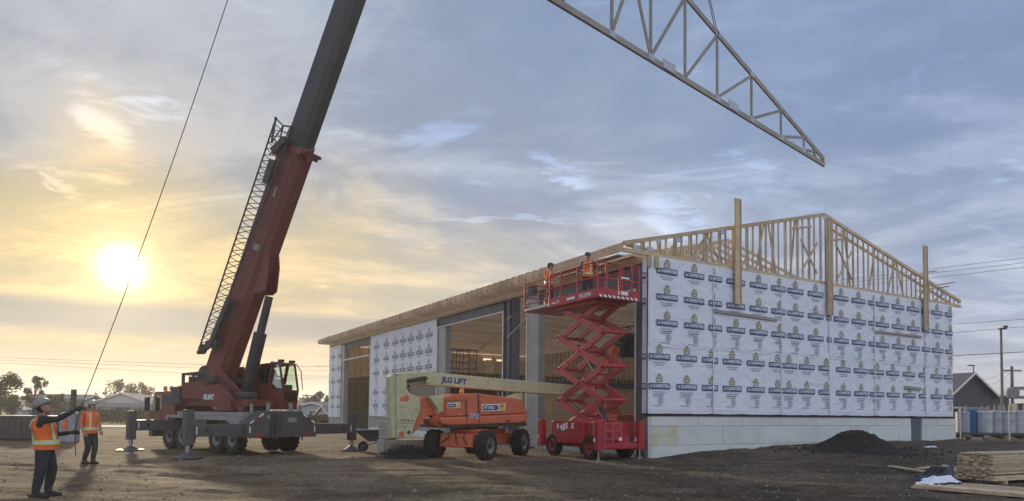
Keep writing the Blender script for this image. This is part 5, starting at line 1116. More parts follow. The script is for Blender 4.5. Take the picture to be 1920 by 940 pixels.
def skin_mesh(J, edges, radii):
    names = list(J); idx = {n: i for i, n in enumerate(names)}
    me = bpy.data.meshes.new('s'); me.from_pydata([tuple(J[n]) for n in names], [(idx[a], idx[b]) for a, b in edges], [])
    o = bpy.data.objects.new('s', me); COL.objects.link(o)
    o.modifiers.new('skin', 'SKIN').use_smooth_shade = True
    sv = me.skin_vertices[0].data
    for n in names:
        r = radii[n]; sv[idx[n]].radius = r if isinstance(r, tuple) else (r, r); sv[idx[n]].use_root = (n == 'pelvis')
    s = o.modifiers.new('sub', 'SUBSURF'); s.levels = 2; s.render_levels = 2
    dg = bpy.context.evaluated_depsgraph_get(); dg.update()
    out = bpy.data.meshes.new_from_object(o.evaluated_get(dg)); bpy.data.objects.remove(o); bpy.data.meshes.remove(me); return out
def person(label, loc, rz, pose, sleeve='cloth_black', trousers='cloth_jean', hat='hat_white', look=(1, 0, 0), vest=True, forearm=None, group='site workers', glove=False, band_style=0, fists=('L', 'R')):
    J = dict(pelvis=(0, 0, 0.96), spine=(0, 0, 1.16), chest=(0.0, 0, 1.36), neck=(0.01, 0, 1.50), head=(0.03, 0, 1.58),
             shL=(0, 0.19, 1.43), elL=(0.0, 0.26, 1.14), wrL=(0.10, 0.25, 0.90), shR=(0, -0.19, 1.43), elR=(0.0, -0.26, 1.14), wrR=(0.10, -0.25, 0.90),
             hipL=(0, 0.10, 0.90), knL=(0.02, 0.11, 0.50), anL=(-0.02, 0.12, 0.10), toL=(0.16, 0.14, 0.04), hipR=(0, -0.10, 0.90), knR=(0.02, -0.11, 0.50), anR=(-0.02, -0.12, 0.10), toR=(0.16, -0.14, 0.04))
    J.update(pose); J = {k: V3(v) for k, v in J.items()}
    E = [('pelvis', 'spine'), ('spine', 'chest'), ('chest', 'neck'), ('neck', 'head')]
    for s in 'LR': E += [('chest', 'sh' + s), ('sh' + s, 'el' + s), ('el' + s, 'wr' + s), ('pelvis', 'hip' + s), ('hip' + s, 'kn' + s), ('kn' + s, 'an' + s), ('an' + s, 'to' + s)]
    R = dict(pelvis=0.135, spine=0.13, chest=0.145, neck=0.058, head=0.065)
    for s in 'LR': R.update({'sh' + s: 0.075, 'el' + s: 0.056, 'wr' + s: 0.036, 'hip' + s: 0.118, 'kn' + s: 0.085, 'an' + s: 0.066, 'to' + s: 0.040})
    me = skin_mesh(J, E, R)
    fa = forearm or sleeve
    seg = [('pelvis', 'spine', trousers), ('spine', 'chest', sleeve), ('chest', 'neck', sleeve), ('neck', 'head', 'skin')]
    for s in 'LR': seg += [('sh' + s, 'el' + s, sleeve), ('el' + s, 'wr' + s, fa), ('pelvis', 'hip' + s, trousers), ('hip' + s, 'kn' + s, trousers), ('kn' + s, 'an' + s, trousers), ('an' + s, 'to' + s, 'boot')]
    mats = ['skin', sleeve, fa, trousers, 'boot', 'cloth_black', 'hair']; root = thing('person', label, 'person', loc, rz, group)
    mb = MB(); 
    def segmat(c):
        best, bm_ = 9, 'skin'
        for a, b, m in seg:
            A, B = J[a], J[b]; t = max(0, min(1, (c - A).dot(B - A) / max(1e-6, (B - A).length_squared))); d = (c - A.lerp(B, t)).length
            if d < best: best, bm_ = d, m
        return bm_
    co = [v.co.copy() for v in me.vertices]; mb.v = [tuple(c) for c in co]
    for p in me.polygons:
        mb.f.append(tuple(p.vertices)); c = sum((co[i] for i in p.vertices), V3((0, 0, 0))) / len(p.vertices); mb.m.append(mats.index(segmat(c)))
    # head with face, turned towards look
    f = V3(look).normalized(); up = V3((0, 0, 1)); l = up.cross(f).normalized(); u = f.cross(l); hc = J['head'] + V3((0, 0, 0.075)) + f * 0.015
    mb.M = Matrix(((f.x, l.x, u.x, hc.x), (f.y, l.y, u.y, hc.y), (f.z, l.z, u.z, hc.z), (0, 0, 0, 1)))
    mb.mi = 0; mb.ball((0, 0, 0), .098, .076, .118, 14, 10); mb.ball((.085, 0, -.015), .022, .014, .026, 8, 5); mb.ball((.02, 0, -.075), .07, .055, .05, 10, 6)
    for s in (-1, 1): mb.ball((-.005, .078 * s, -.005), .022, .012, .032, 8, 5); 
    mb.mi = 5
    for s in (-1, 1): mb.ball((.084, .030 * s, .018), .010, .014, .007, 6, 4)
    mb.mi = 6; mb.ball((.082, 0, -.062), .010, .026, .006, 6, 4); mb.ball((-.03, 0, .012), .082, .080, .105, 12, 8)
    mb.M = Matrix.Identity(4)
    # boots with soles flat on the ground
    mb.mi = mats.index('boot')
    for s in 'LR':
        A, T_ = J['an' + s], J['to' + s]; d = V3((T_.x - A.x, T_.y - A.y, 0)).normalized(); z0 = min(A.z - 0.10, T_.z - 0.04)
        mb.path([V3((A.x, A.y, z0 + 0.05)) - d * 0.075, V3((A.x, A.y, z0 + 0.058)), V3((A.x, A.y, z0 + 0.052)) + d * 0.12, V3((A.x, A.y, z0 + 0.040)) + d * 0.20], [0.044, 0.055, 0.050, 0.030], 8)
    # hands: palm, four curled fingers and a thumb
    for s in 'LR':
        w = J['wr' + s]; d = (w - J['el' + s]).normalized(); side = V3((0, 1 if s == 'L' else -1, 0)); n = d.cross(side).normalized(); a = n.cross(d).normalized()
        if n.x * 1.0 + n.z * 0.0 < 0: n = -n
        mb.mi = mats.index('cloth_black') if glove else 0
        c = w + d * 0.055; mb.path([w - d * 0.01, w + d * 0.03, c + d * 0.035], [0.030, 0.042, 0.036], 8)
        curl = 1.0 if s in fists else 0.35
        for k, ln in zip((-1.5, -0.5, 0.5, 1.5), (0.066, 0.078, 0.074, 0.056)):
            b0 = c + d * 0.03 + a * (0.019 * k); p1 = b0 + d * ln * 0.45 + n * 0.012 * curl; p2 = p1 + d * ln * (0.35 - 0.35 * curl) + n * ln * 0.42 * curl; p3 = p2 - d * ln * 0.30 * curl + n * ln * 0.15 + d * ln * 0.2 * (1 - curl)
            mb.path([b0, p1, p2, p3], [0.0105, 0.010, 0.0095, 0.007], 6)
        t0 = w + d * 0.035 - a * 0.03; mb.path([t0, t0 + d * 0.03 - a * 0.022 + n * 0.014, t0 + d * 0.055 - a * 0.018 + n * 0.034], [0.013, 0.0115, 0.008], 6)
    mb.build('body', [M[m] for m in mats], root, smooth=True, fix=False)
    # helmet
    hm = Matrix(((f.x, l.x, u.x, hc.x), (f.y, l.y, u.y, hc.y), (f.z, l.z, u.z, hc.z), (0, 0, 0, 1)))
    h = MB(hm); prof = [(0.128, 0.045), (0.127, 0.07), (0.118, 0.115), (0.09, 0.155), (0.045, 0.175), (0.004, 0.18)]
    h.lathe(prof, (0.0, 0, 0), (0, 0, 1), 18); h.v = [tuple(hm @ (lambda q: V3((q.x * 1.08, q.y * 0.92, q.z)))(hm.inverted() @ V3(v))) for v in h.v]
    h.prism([(0.08, -.095), (0.16, -.07), (0.185, 0), (0.16, .07), (0.08, .095)], (0, 0, .043), (1, 0, 0), (0, 1, 0), (0, 0, .012)); h.box(-.02, .12, -.012, .012, .165, .18) if False else None
    h.build('hard_hat', M[hat], root, smooth=True)
    if vest:
        sp = [J['pelvis'] + V3((0, 0, -0.07)), J['pelvis'] + V3((0, 0, 0.05)), J['spine'], J['chest'] + V3((0, 0, -0.06)), J['chest'] + V3((0, 0, 0.05)), J['neck'] + V3((0, 0, -0.035)), J['neck'] + V3((0, 0, 0.0))]
        rx = [0.170, 0.165, 0.160, 0.168, 0.150, 0.100, 0.075]; ry = [0.205, 0.20, 0.198, 0.205, 0.205, 0.150, 0.085]
        sd = (J['shL'] - J['shR']); sd.z = 0; sd.normalize(); fd = sd.cross(V3((0, 0, 1)))
        def ring(t, ang, ex=0.0):
            i = min(int(t), 5); q = t - i; c = sp[i].lerp(sp[i + 1], q); a_ = rx[i] * (1 - q) + rx[i + 1] * q + ex; b__ = ry[i] * (1 - q) + ry[i + 1] * q + ex
            wob = 1 + 0.035 * math.sin(ang * 5 + t * 2.3) + 0.02 * math.sin(ang * 9 - t * 4)
            ca, sa = math.cos(ang), math.sin(ang); return c + fd * a_ * math.copysign(abs(ca) ** 0.85, ca) * wob + sd * b__ * math.copysign(abs(sa) ** 0.85, sa) * wob
        v = MB().grid(24, 18, lambda i, j: ring(j * 6, i * 2 * math.pi)).build('safety_vest', M['hivis'], root, smooth=True)
        def band(t0, t1, ex, mat): MB().grid(24, 2, lambda i, j: ring(t0 + (t1 - t0) * j, i * 2 * math.pi, ex)).build('reflective_band', M[mat], v, smooth=True)
        band(0.75, 1.35, 0.007, 'hiband'); band(0.92, 1.18, 0.011, 'silver')
        for a0 in (0.62, -0.62, math.pi - 0.62, math.pi + 0.62):
            for wd, ex, mt in ((0.17, 0.007, 'hiband'), (0.07, 0.011, 'silver')): MB().grid(2, 14, lambda i, j, a0=a0, wd=wd, ex=ex: ring(1.35 + j * 3.6, a0 + (i - 0.5) * 2 * wd, ex)).build('reflective_band', M[mt], v, smooth=True)
    return root
def facing(dx, dy): return math.atan2(dy, dx)
g1 = on_ground(80, 940)
P1_A = facing(0.92, 0.38)
MAN1 = person('worker in orange vest in the foreground holding the rope with a raised arm', (g1.x, g1.y, gz(g1.x, g1.y)), P1_A,
       dict(pelvis=(0.02, 0, 0.95), spine=(-0.01, 0, 1.16), chest=(-0.03, 0, 1.35), neck=(-0.04, 0, 1.48), head=(-0.04, 0, 1.55), shR=(-0.02, -0.19, 1.42), elR=(0.20, -0.22, 1.43), wrR=(0.43, -0.12, 1.60), shL=(-0.03, 0.19, 1.40), elL=(0.10, 0.27, 1.14), wrL=(0.33, 0.16, 1.18),
            knL=(0.09, 0.12, 0.51), anL=(0.03, 0.13, 0.10), toL=(0.20, 0.15, 0.04), knR=(-0.02, -0.11, 0.50), anR=(-0.08, -0.13, 0.10), toR=(0.09, -0.15, 0.04)), hat='hat_white', look=(0.80, -0.08, 0.52), glove=True)
MAN1.scale = (1.08, 1.08, 0.95)
g2 = on_ground(167, 871)
person('worker in orange vest and grey helmet walking behind the rope man', (g2.x, g2.y, gz(g2.x, g2.y)), facing(0.95, -0.30),
       dict(elL=(-0.02, 0.29, 1.16), wrL=(0.10, 0.25, 0.95), elR=(-0.06, -0.27, 1.15), wrR=(0.06, -0.24, 0.92), knL=(0.10, 0.09, 0.51), anL=(0.03, 0.08, 0.10), toL=(0.21, 0.09, 0.04), knR=(0.02, -0.06, 0.50), anR=(-0.14, -0.05, 0.12), toR=(0.03, -0.06, 0.035)),
       sleeve='hivis', forearm='skin', hat='hat_grey', look=(0.9, 0.2, 0.1), fists=())
def on_platform(u, v): return SL_O + BU * u + BV * v + V3((0, 0, PZ))
person('worker in orange vest and dark trousers at the middle of the raised platform', on_platform(0.55, sl(1030, 545, 0.55)[0]), facing(0.75, -0.66),
       dict(elR=(0.05, -0.28, 1.16), wrR=(0.28, -0.2, 1.08), elL=(0.05, 0.28, 1.16), wrL=(0.30, 0.16, 1.12)), sleeve='hivis', forearm='skin', trousers='cloth_black', hat='hat_dark', look=(0.9, 0.35, 0.1))
person('worker in dark shirt and orange vest near the gate of the raised platform', on_platform(0.75, sl(1102, 535, 0.75)[0]), facing(-0.25, -0.97),
       dict(elL=(0.02, 0.34, 1.20), wrL=(0.10, 0.46, 1.06), elR=(0.06, -0.30, 1.17), wrR=(0.25, -0.26, 1.02)), trousers='cloth_jean', hat='hat_dark', look=(0.95, -0.2, -0.1))
p = CR_O + SX * 0.66 + SY * 0.88 + V3((0, 0, 2.66 - 0.92))
person('crane operator sitting behind the window of the red crane cab', p, S_A,
       dict(pelvis=(0, 0, 0.98), spine=(-0.02, 0, 1.16), chest=(-0.02, 0, 1.34), neck=(0, 0, 1.46), head=(0.02, 0, 1.52), shL=(-0.02, 0.17, 1.40), shR=(-0.02, -0.17, 1.40), hipL=(0.05, 0.1, 0.98), hipR=(0.05, -0.1, 0.98), knL=(0.42, 0.1, 0.99), knR=(0.42, -0.1, 0.99), anL=(0.48, 0.1, 0.66), anR=(0.48, -0.1, 0.66), toL=(0.6, 0.1, 0.62), toR=(0.6, -0.1, 0.62),
            elL=(0.08, 0.2, 1.16), wrL=(0.32, 0.14, 1.16), elR=(0.08, -0.2, 1.16), wrR=(0.32, -0.14, 1.16)), hat='hat_grey', vest=False, look=(1, -0.2, 0.3), trousers='cloth_jean')
# tag line from the truss to the foreground worker
mw = Matrix.Translation(MAN1.location) @ Matrix.Rotation(P1_A, 4, 'Z') @ Matrix.Diagonal((1.08, 1.08, 0.95, 1))
hl_, hr_ = mw @ V3((0.495, -0.105, 1.655)), mw @ V3((0.375, 0.155, 1.21))
end = HE - HD * (HL - 0.1) + V3((0, 0, 0.15))
pts = [V3((hr_.x, hr_.y, 0.75)) + V3((0.03, 0, 0)), hr_, hl_]
for k in range(1, 25):
    t = k / 24; q = hl_.lerp(end, t); q.z -= 0.35 * 4 * t * (1 - t); pts.append(q)
tag(MB().path(pts, 0.0075, 5).build('tag_line', pm('rope', (0.10, 0.10, 0.10), (0.05, 0.05, 0.05), 40, 0.9)), 'thin rope running from the foreground worker up to the hanging truss', 'rope')
# ------------------------------------------------------------------ loose things on the site
def heap():
    c = on_ground(1637, 862); c = V3((c.x + 0.25, c.y + 1.7, 0))
    mb = MB()
    def fn(i, j):
        a = i * 2 * math.pi; r = 1 - j; rr = 2.05 * r * (1 + 0.10 * noise.noise(V3((math.cos(a) * 1.5, math.sin(a) * 1.5, 2))))
        x, y = math.cos(a) * rr * 1.12, math.sin(a) * rr * 0.9
        h = 0.84 * (0.5 + 0.5 * math.cos(math.pi * min(1, r))) ** 0.9
        n = noise.noise(V3((x * 1.4, y * 1.4, 5))) * 0.10 + noise.noise(V3((x * 4, y * 4, 5))) * 0.09 + noise.noise(V3((x * 11, y * 11, 5))) * 0.05
        return (x, y, gz(c.x + x, c.y + y) - 0.06 + h + n * (1 - r * 0.6))
    mb.grid(110, 46, fn)
    o = mb.build('soil_heap', pm('black_soil', (0.026, 0.021, 0.018), (0.010, 0.008, 0.007), 7, 1.0, 1.0, 22), smooth=False); o.location = (c.x, c.y, 0)
    tag(o, 'dark heap of soil in front of the gable wall', 'soil heap')
heap()
def clods():
    mb = MB(); rnd = random.Random(8); c = on_ground(1637, 862) + V3((0.3, 1.9, 0))
    for i in range(900):
        a = rnd.random() * 6.28; r = 1.5 + rnd.random() ** 2 * 2.4; x, y = c.x + math.cos(a) * r * 1.1, c.y + math.sin(a) * r * 0.9; s = 0.015 + 0.05 * rnd.random() ** 3
        mb.ball((x, y, gz(x, y) + s * 0.3), s, s * (0.7 + 0.5 * rnd.random()), s * 0.7, 5, 3)
    tag(mb.build('soil_clods', pm('soil_clod', (0.04, 0.034, 0.03), (0.02, 0.017, 0.015), 5, 1.0), fix=False), 'crumbs of dark soil scattered round the heap', None, None, 'stuff')
clods()
# --- lumber bundles: near corner and far corner of the sawn ends on the ground
N_, F_ = on_ground(1866, 906), on_ground(1790, 899)
ed = (F_ - N_); ew = ed.length; ed.normalize(); ld = V3((-ed.y, ed.x, 0)); ld = ld if ld.x > 0 else -ld
rnd = random.Random(4)
LENS = [2.9, 2.95, 3.0]
def bundle(label, o, cols, rows, bw, bh, drop, zb, pitch_jit=0.045):
    T = thing('lumber_bundle', label, 'lumber', o + V3((0, 0, zb)), math.atan2(ld.y, ld.x), 'stacked lumber bundles')
    me = [MB().box(0, 5.2 + 0.1 * q, -bw / 2 * .97, bw / 2 * .97, 0, bh * .95).mesh('plank', M['lumber']) for q in range(3)]
    for c in range(cols):
        for r in range(rows):
            if (c, r) in drop: continue
            y = bw * (c + 0.5) * 1.03 + rnd.uniform(-.004, .004)
            inst('plank', me[(c + r) % 3], T, Matrix.Translation((rnd.uniform(-pitch_jit, pitch_jit * 1.5) + (rnd.random() < .06) * 0.09, y, r * bh * 1.03)) @ Matrix.Rotation(rnd.uniform(-.004, .004), 4, 'Z'))
    return T
gzl = gz(N_.x, N_.y)
for t in (0.4, 2.3, 4.4):
    p = N_ + ld * t; o = MB().box(-0.045, 0.045, -0.05, ew + 0.15, 0, 0.09).build('bearer', M['wood']); o.location = (p.x, p.y, gzl - 0.01); o.rotation_euler = (0, 0, math.atan2(ed.y, ed.x) - math.pi / 2)
    tag(o, 'timber bearer under the %s of the lower lumber bundle' % {0.4: 'sawn end', 2.3: 'middle', 4.4: 'far end'}[t], 'bearer', 'bearers under the lumber')
cw = ew / 9.1
bundle('lower lumber bundle of pale planks on bearers at the right edge', N_, 9, 8, cw, 0.040, {(8, 7), (0, 7), (0, 3)}, gzl + 0.082)
bundle('upper lumber bundle of pale planks stacked on another bundle', N_ + ed * 0.1 + ld * 0.08, 8, 8, cw, 0.040, {(7, 7), (7, 6)}, gzl + 0.082 + 8 * 0.0408 + 0.012)
# --- loose boards in front
def board(label, p, q, w, t, z=0.0, mat='wood_pale'):
    p, q = V3(p), V3(q); zz = max(gz(p.x, p.y), gz(q.x, q.y), gz(*((p + q) / 2).xy)) + z
    d = q - p; o = MB().box(0, V3((d.x, d.y, 0)).length, -w / 2, w / 2, 0, t).build('loose_plank', M[mat], bevel=0.004); o.location = (p.x, p.y, zz); o.rotation_euler = (0, 0, math.atan2(d.y, d.x)); tag(o, label, 'plank', 'loose planks on the ground')
a0, a1 = on_ground(1712, 916), on_ground(1920, 934); dd = (a1 - a0).normalized(); nn = V3((-dd.y, dd.x, 0))
mat_l = 'lumber'
for k, (off, z, sh, lb) in enumerate(((0.0, 0, 0, 'long plank lowest and nearest the camera in the loose pile'), (0.02, 0.045, 0.05, 'long plank lying on top of the nearest one'), (0.26, 0.02, 0.3, 'middle long plank of the loose pile'), (0.50, 0.03, 0.55, 'third long plank of the loose pile'), (0.74, 0.06, 0.75, 'rear long plank of the loose pile against the bundle'))):
    board(lb, a0 + nn * off + dd * sh, a0 + nn * off + dd * (5.2 + sh * 0.4), 0.235, 0.04, z, 'lumber')
b0, b1 = on_ground(1669, 880), on_ground(1745, 892); board('short pale plank lying alone left of the tarp', b0, b1, 0.14, 0.04, 0.02); c0, c1 = on_ground(1722, 884), on_ground(1775, 878); board('pale plank end poking out behind the tarp', c0, c1, 0.14, 0.04, 0.03)
# --- crumpled black and white sheet beside the bundle
def tarp(label, c, lx, ly, h, mat, seed, rz):
    def fn(i, j):
        x, y = (i - .5) * lx, (j - .5) * ly; e = min(i, 1 - i, j, 1 - j) * 4; e = min(1, e)
        z = h * e * (0.35 + 0.65 * i) * (0.75 + 0.6 * noise.noise(V3((x * 1.6, y * 1.6, seed)))) + 0.10 * abs(noise.noise(V3((x * 4, y * 4, seed + 3)))) + 0.03 * noise.noise(V3((x * 11, y * 11, seed)))
        return (x * (1 + 0.15 * noise.noise(V3((y * 2, seed, 1)))), y * (1 + 0.2 * noise.noise(V3((x * 2, seed, 5)))), max(0.01, z))
    o = MB().grid(36, 30, fn).build('crumpled_sheet', mat, smooth=True); o.location = (c.x, c.y, gz(c.x, c.y)); o.rotation_euler = (0, 0, rz); tag(o, label, 'sheet', 'crumpled sheets by the lumber')
M['blackfilm'] = pm('black_film', (0.007, 0.008, 0.012), (0.004, 0.004, 0.006), 3, 0.3)
tarp('crumpled black plastic sheet heaped against the lumber', on_ground(1768, 893), 0.85, 0.9, 0.50, M['blackfilm'], 1.0, 0.35); tarp('crumpled white sheet spread in front of the black plastic', on_ground(1762, 903), 0.9, 0.42, 0.26, M['wrap'], 2.0, 0.1)
tarp('flat black sheet corner on the dirt left of the white sheet', on_ground(1722, 901), 0.55, 0.45, 0.16, M['blackfilm'], 3.0, 0.0); tarp('white sheet scrap lying beside the planks', on_ground(1738, 906), 0.55, 0.3, 0.10, M['wrap'], 4.0, 0.3)
p = on_ground(1745, 853); tarp('small pale scrap of sheet lying alone on the dirt', p, 0.5, 0.3, 0.03, M['wrap'], 6.0, 0.2)
# --- concrete blocks
def block(label, p, q, depth, z0, h):
    p, q = V3(p), V3(q); d = (q - p); L_ = V3((d.x, d.y, 0)).length; me = MB().box(0, L_, 0, depth, 0, h); o = me.build('concrete_block', M['concrete'], bevel=0.03); o.location = (p.x, p.y, z0); o.rotation_euler = (0, 0, math.atan2(d.y, d.x)); tag(o, label, 'concrete block', 'concrete blocks by the boom lift')
b0 = on_ground(706, 858); b1 = b0 + V3((math.cos(rad(38)), math.sin(rad(38)), 0)) * 0.62
zb = gz(b0.x, b0.y) - 0.02
block('concrete block at the left end of the lower row', b0, b0 + V3((0.27, -0.12, 0)), 0.75, zb, 0.62)
b2 = on_ground(721, 859); block('long concrete block lying under the boom lift tower', b2 + V3((0.02, 0.1, 0)), b2 + V3((1.55, 0.95, 0)), 0.6, zb, 0.60)
block('concrete block standing on top of the lower blocks', b0 + V3((0.03, 0.1, 0)), b0 + V3((0.5, -0.08, 0)), 0.6, zb + 0.625, 0.62)
# --- tangle of black straps
def straps():
    c = on_ground(757, 862); c.y += 0.55; rnd = random.Random(12); mb = MB()
    mb.grid(20, 8, lambda i, j: (math.cos(i * 6.2832) * 0.85 * (1 - j), math.sin(i * 6.2832) * 0.5 * (1 - j), gz(c.x, c.y) - 0.02 + 0.36 * (1 - (1 - j) ** 1.5)))
    for i in range(260):
        a = rnd.random() * 6.28; r = rnd.random() ** 0.6; x, y = math.cos(a) * r * 0.9, math.sin(a) * r * 0.55; z = gz(c.x, c.y) + 0.36 * (1 - r ** 1.5) + 0.02
        t = rnd.random() * 6.28; l = 0.12 + 0.3 * rnd.random(); d = V3((math.cos(t), math.sin(t), rnd.uniform(-.25, .3))); b = V3((rnd.uniform(-.1, .1), rnd.uniform(-.1, .1), rnd.uniform(0, .12)))
        p = V3((x, y, z)); mb.path([p, p + d * l * .5 + b, p + d * l - V3((0, 0, max(0, d.z * l)))], 0.008, 4)
    o = mb.build('strap_tangle', M['black'], fix=False); o.location = (c.x, c.y, 0); tag(o, 'tangled heap of black straps in front of the concrete blocks', 'strap heap')
straps()
# --- wheelbarrow
wb = on_ground(697, 848); WBt = thing('wheelbarrow', 'black wheelbarrow parked left of the concrete blocks', 'wheelbarrow', (wb.x, wb.y + 0.1, gz(wb.x, wb.y)), rad(180))
mb = MB(); top = [(-.62, -.38, .86), (.62, -.34, .80), (.62, .34, .80), (-.62, .38, .86)]; bot = [(-.40, -.24, .42), (.12, -.2, .40), (.12, .2, .40), (-.40, .24, .42)]
mb.add(bot + top, [(3, 2, 1, 0), (0, 1, 5, 4), (1, 2, 6, 5), (2, 3, 7, 6), (3, 0, 4, 7)]); t = mb.build('tray', M['dark'], WBt)
md = t.modifiers.new('s', 'SOLIDIFY'); md.thickness = 0.02
MB().path([V3(p) for p in top + [top[0]]], 0.018, 6).build('tray_rim', M['dark'], t)
tyre_wheel(WBt, (0.36, 0, 0.2), (0, 1, 0), 0.2, 0.11, M['dark'], nlug=12)
for s in (-1, 1): MB().tube((0.36, 0.08 * s, 0.2), (-1.05, 0.28 * s, 0.62), 0.02, 6).tube((-0.35, 0.2 * s, 0.42), (-0.45, 0.24 * s, 0.02), 0.018, 6).build('handle', M['dark'], WBt)
# --- scaffold and step ladder on the mezzanine
def inb(u, v, z): return B_O + BU * u + BV * v + V3((0, 0, z))
sc_px = [(838, 852), (856, 875), (880, 895)]
for n, (x0, x1) in enumerate(((838, 862), (868, 893))):
    u0 = inside(x0, 690, 27.5)[0]; u1 = inside(x1, 690, 27.5)[0]
    S = thing('scaffold_tower', 'dark steel scaffold frame on the mezzanine, %s one' % ('left' if n == 0 else 'right'), 'scaffold', inb(u0, 27.5, MZ + 0.04), B_YAW, 'scaffold frames on the mezzanine')
    w = u1 - u0
    for y in (0.0, 1.2):
        for x in (0.0, w): MB().tube((x, y, 0), (x, y, 2.0), 0.03, 6).build('standard', M['dark'], S)
        for z in (0.5, 1.0, 1.5, 1.95): MB().tube((0, y, z), (w, y, z), 0.025, 6).build('ledger', M['dark'], S)
        MB().tube((0, y, 0.5), (w, y, 1.95), 0.02, 6).build('diagonal', M['dark'], S)
    MB().box(-0.1, w + 0.1, -0.05, 1.25, 1.98, 2.03).build('platform_board', M['wood'], S)
u0, zz = inside(1143, 666, 26.0); LDR = thing('step_ladder', 'yellow step ladder standing inside behind the scissor arms', 'ladder', inb(u0, 26.0, MZ + 0.04), B_YAW); LDR.scale = (1.5, 1.5, 1.55)
for s in (-1, 1):
    MB().tube((0.28 * s, -0.3, 0), (0.16 * s, 0.1, 1.75), 0.03, 6).build('rail', M['sign_yellow'], LDR); MB().tube((0.3 * s, 0.5, 0), (0.18 * s, 0.12, 1.72), 0.025, 6).build('rear_rail', M['sign_yellow'], LDR)
for k in range(5): t = (k + 1) / 6; MB().bar((-(0.28 - .12 * t), -0.3 + 0.4 * t, 1.75 * t), (0.28 - .12 * t, -0.3 + 0.4 * t, 1.75 * t), 0.08, 0.03).build('step', M['sign_yellow'], LDR)
MB().box(-0.2, 0.2, 0.0, 0.2, 1.75, 1.8).build('top_cap', M['sign_yellow'], LDR)
# ------------------------------------------------------------------ surroundings
# road at the left behind the crane
r0, r1 = on_ground(120, 815), on_ground(560, 806)
def strip(name, p, q, w, mat, z):
    p, q = V3(p), V3(q); d = (q - p).normalized(); n = V3((-d.y, d.x, 0)) * w; mb = MB()
    a, b = p - d * 90, q + d * 120; mb.grid(60, 3, lambda i, j: tuple(a.lerp(b, i) + n * (j - 0.0) + V3((0, 0, z)))); o = mb.build(name, mat); return structure(o)
road = strip('road', V3((-60, 46, 0)), V3((10, 66, 0)), 6.5, pm('sunlit_asphalt', (0.13, 0.125, 0.12), (0.10, 0.097, 0.092), 0.6, 0.85, 0.3, 40), 0.06); road['label'] = 'grey road crossing behind the crane'
M['leaf_d'] = pm('dark_leaves', (0.050, 0.062, 0.022), (0.026, 0.034, 0.012), 1.2, 0.7, vary=0.15); M['leaf_m'] = pm('mid_leaves', (0.085, 0.092, 0.030), (0.045, 0.052, 0.018), 1.2, 0.7, vary=0.15); M['bark'] = pm('bark', (0.10, 0.08, 0.06), (0.06, 0.047, 0.036), 6, 0.9, 0.5, 20)
def tree(label, loc, h, wdt, seed, kind='round', leaf='leaf_d', n=1500, group='trees behind the yard', lsize=0.30, base=0.25):
    rnd = random.Random(seed); T = thing('tree', label, 'tree', loc, 0, group); tr = MB()
    tr.path([(0, 0, -0.2), (0.05 * h * .2, 0, h * .3), (-.02 * h, .02 * h, h * .65), (0, 0, h * .92)], [h * .022, h * .017, h * .010, h * .003], 7)
    cl = []
    if kind == 'round':
        for k in range(16):
            a = rnd.random() * 6.28; rr = wdt * 0.5 * rnd.random() ** .5; z = h * (base + (0.95 - base) * rnd.random()); rr *= (1.05 - abs((z / h - 0.55)) * 1.1)
            c = V3((math.cos(a) * rr, math.sin(a) * rr, z)); cl.append((c, wdt * (0.12 + 0.12 * rnd.random())))
            s0 = V3((0, 0, max(h * .2, z - 0.5 * rr - h * .1))); tr.path([s0, s0.lerp(c, .55) + V3((0, 0, .03 * h)), c], [h * .008, h * .005, h * .002], 5)
    elif kind == 'sparse':
        for k in range(26):
            a = rnd.random() * 6.28; z = h * (0.3 + 0.68 * rnd.random()); rr = wdt * .5 * (0.3 + 0.7 * rnd.random()) * (1.15 - z / h * .6); c = V3((math.cos(a) * rr, math.sin(a) * rr, z)); cl.append((c, wdt * 0.075))
            s0 = V3((0, 0, z - 0.22 * h)); tr.path([s0, s0.lerp(c, .5) + V3((0, 0, .04 * h)), c + V3((0, 0, .03 * h))], [h * .007, h * .005, h * .002], 5)
    else:
        for k in range(26):
            t = k / 25; z = h * (0.12 + 0.86 * t); rr = wdt * .5 * (1 - t) + 0.1
            for q in range(5): a = rnd.random() * 6.28; c = V3((math.cos(a) * rr * .7, math.sin(a) * rr * .7, z - rr * .15)); cl.append((c, max(.15, rr * .38)))
    tr.build('trunk', M['bark'], T); lf = MB()
    for i in range(n):
        c, r = rnd.choice(cl); d = V3((rnd.gauss(0, 1), rnd.gauss(0, 1), rnd.gauss(0, 1))).normalized() * (r * rnd.random() ** .45); p = c + d; s = lsize * (0.5 + 0.8 * rnd.random())
        a = V3((rnd.gauss(0, 1), rnd.gauss(0, 1), rnd.gauss(0, .6))).normalized(); b = a.orthogonal().normalized(); b = (b * math.cos(i) + a.cross(b) * math.sin(i))
        lf.add([p - a * s * .5, p + b * s * .3, p + a * s * .5, p - b * s * .3], [(0, 1, 2, 3)])
    lf.build('crown', M[leaf], T, fix=False); return T
def far(px, py, Y): p = at_depth(px, py, Y); return V3((p.x, p.y, 0.0))
def zat(px, py, Y): return at_depth(px, py, Y).z
def ptree(label, px, ytop, Y, wpx, seed, **k):
    h = zat(px, ytop, Y); return tree(label, far(px, 775, Y), h, wpx / F * Y, seed, **k)
ptree('leafy tree cut by the left edge of the picture', 0, 699, 75, 70, 1, n=2600, lsize=0.28); ptree('sparse feathery tree behind the foreground worker', 64, 706, 80, 62, 2, kind='sparse', leaf='leaf_m', n=1500, lsize=0.24)
ptree('low bush tree between the sparse tree and the left edge', 25, 742, 84, 34, 3, n=1300); ptree('low dark tree just right of the sparse tree', 100, 742, 84, 40, 4, n=1300); ptree('small shrubby tree left of the white house roof', 112, 738, 90, 26, 5, kind='sparse', n=700)
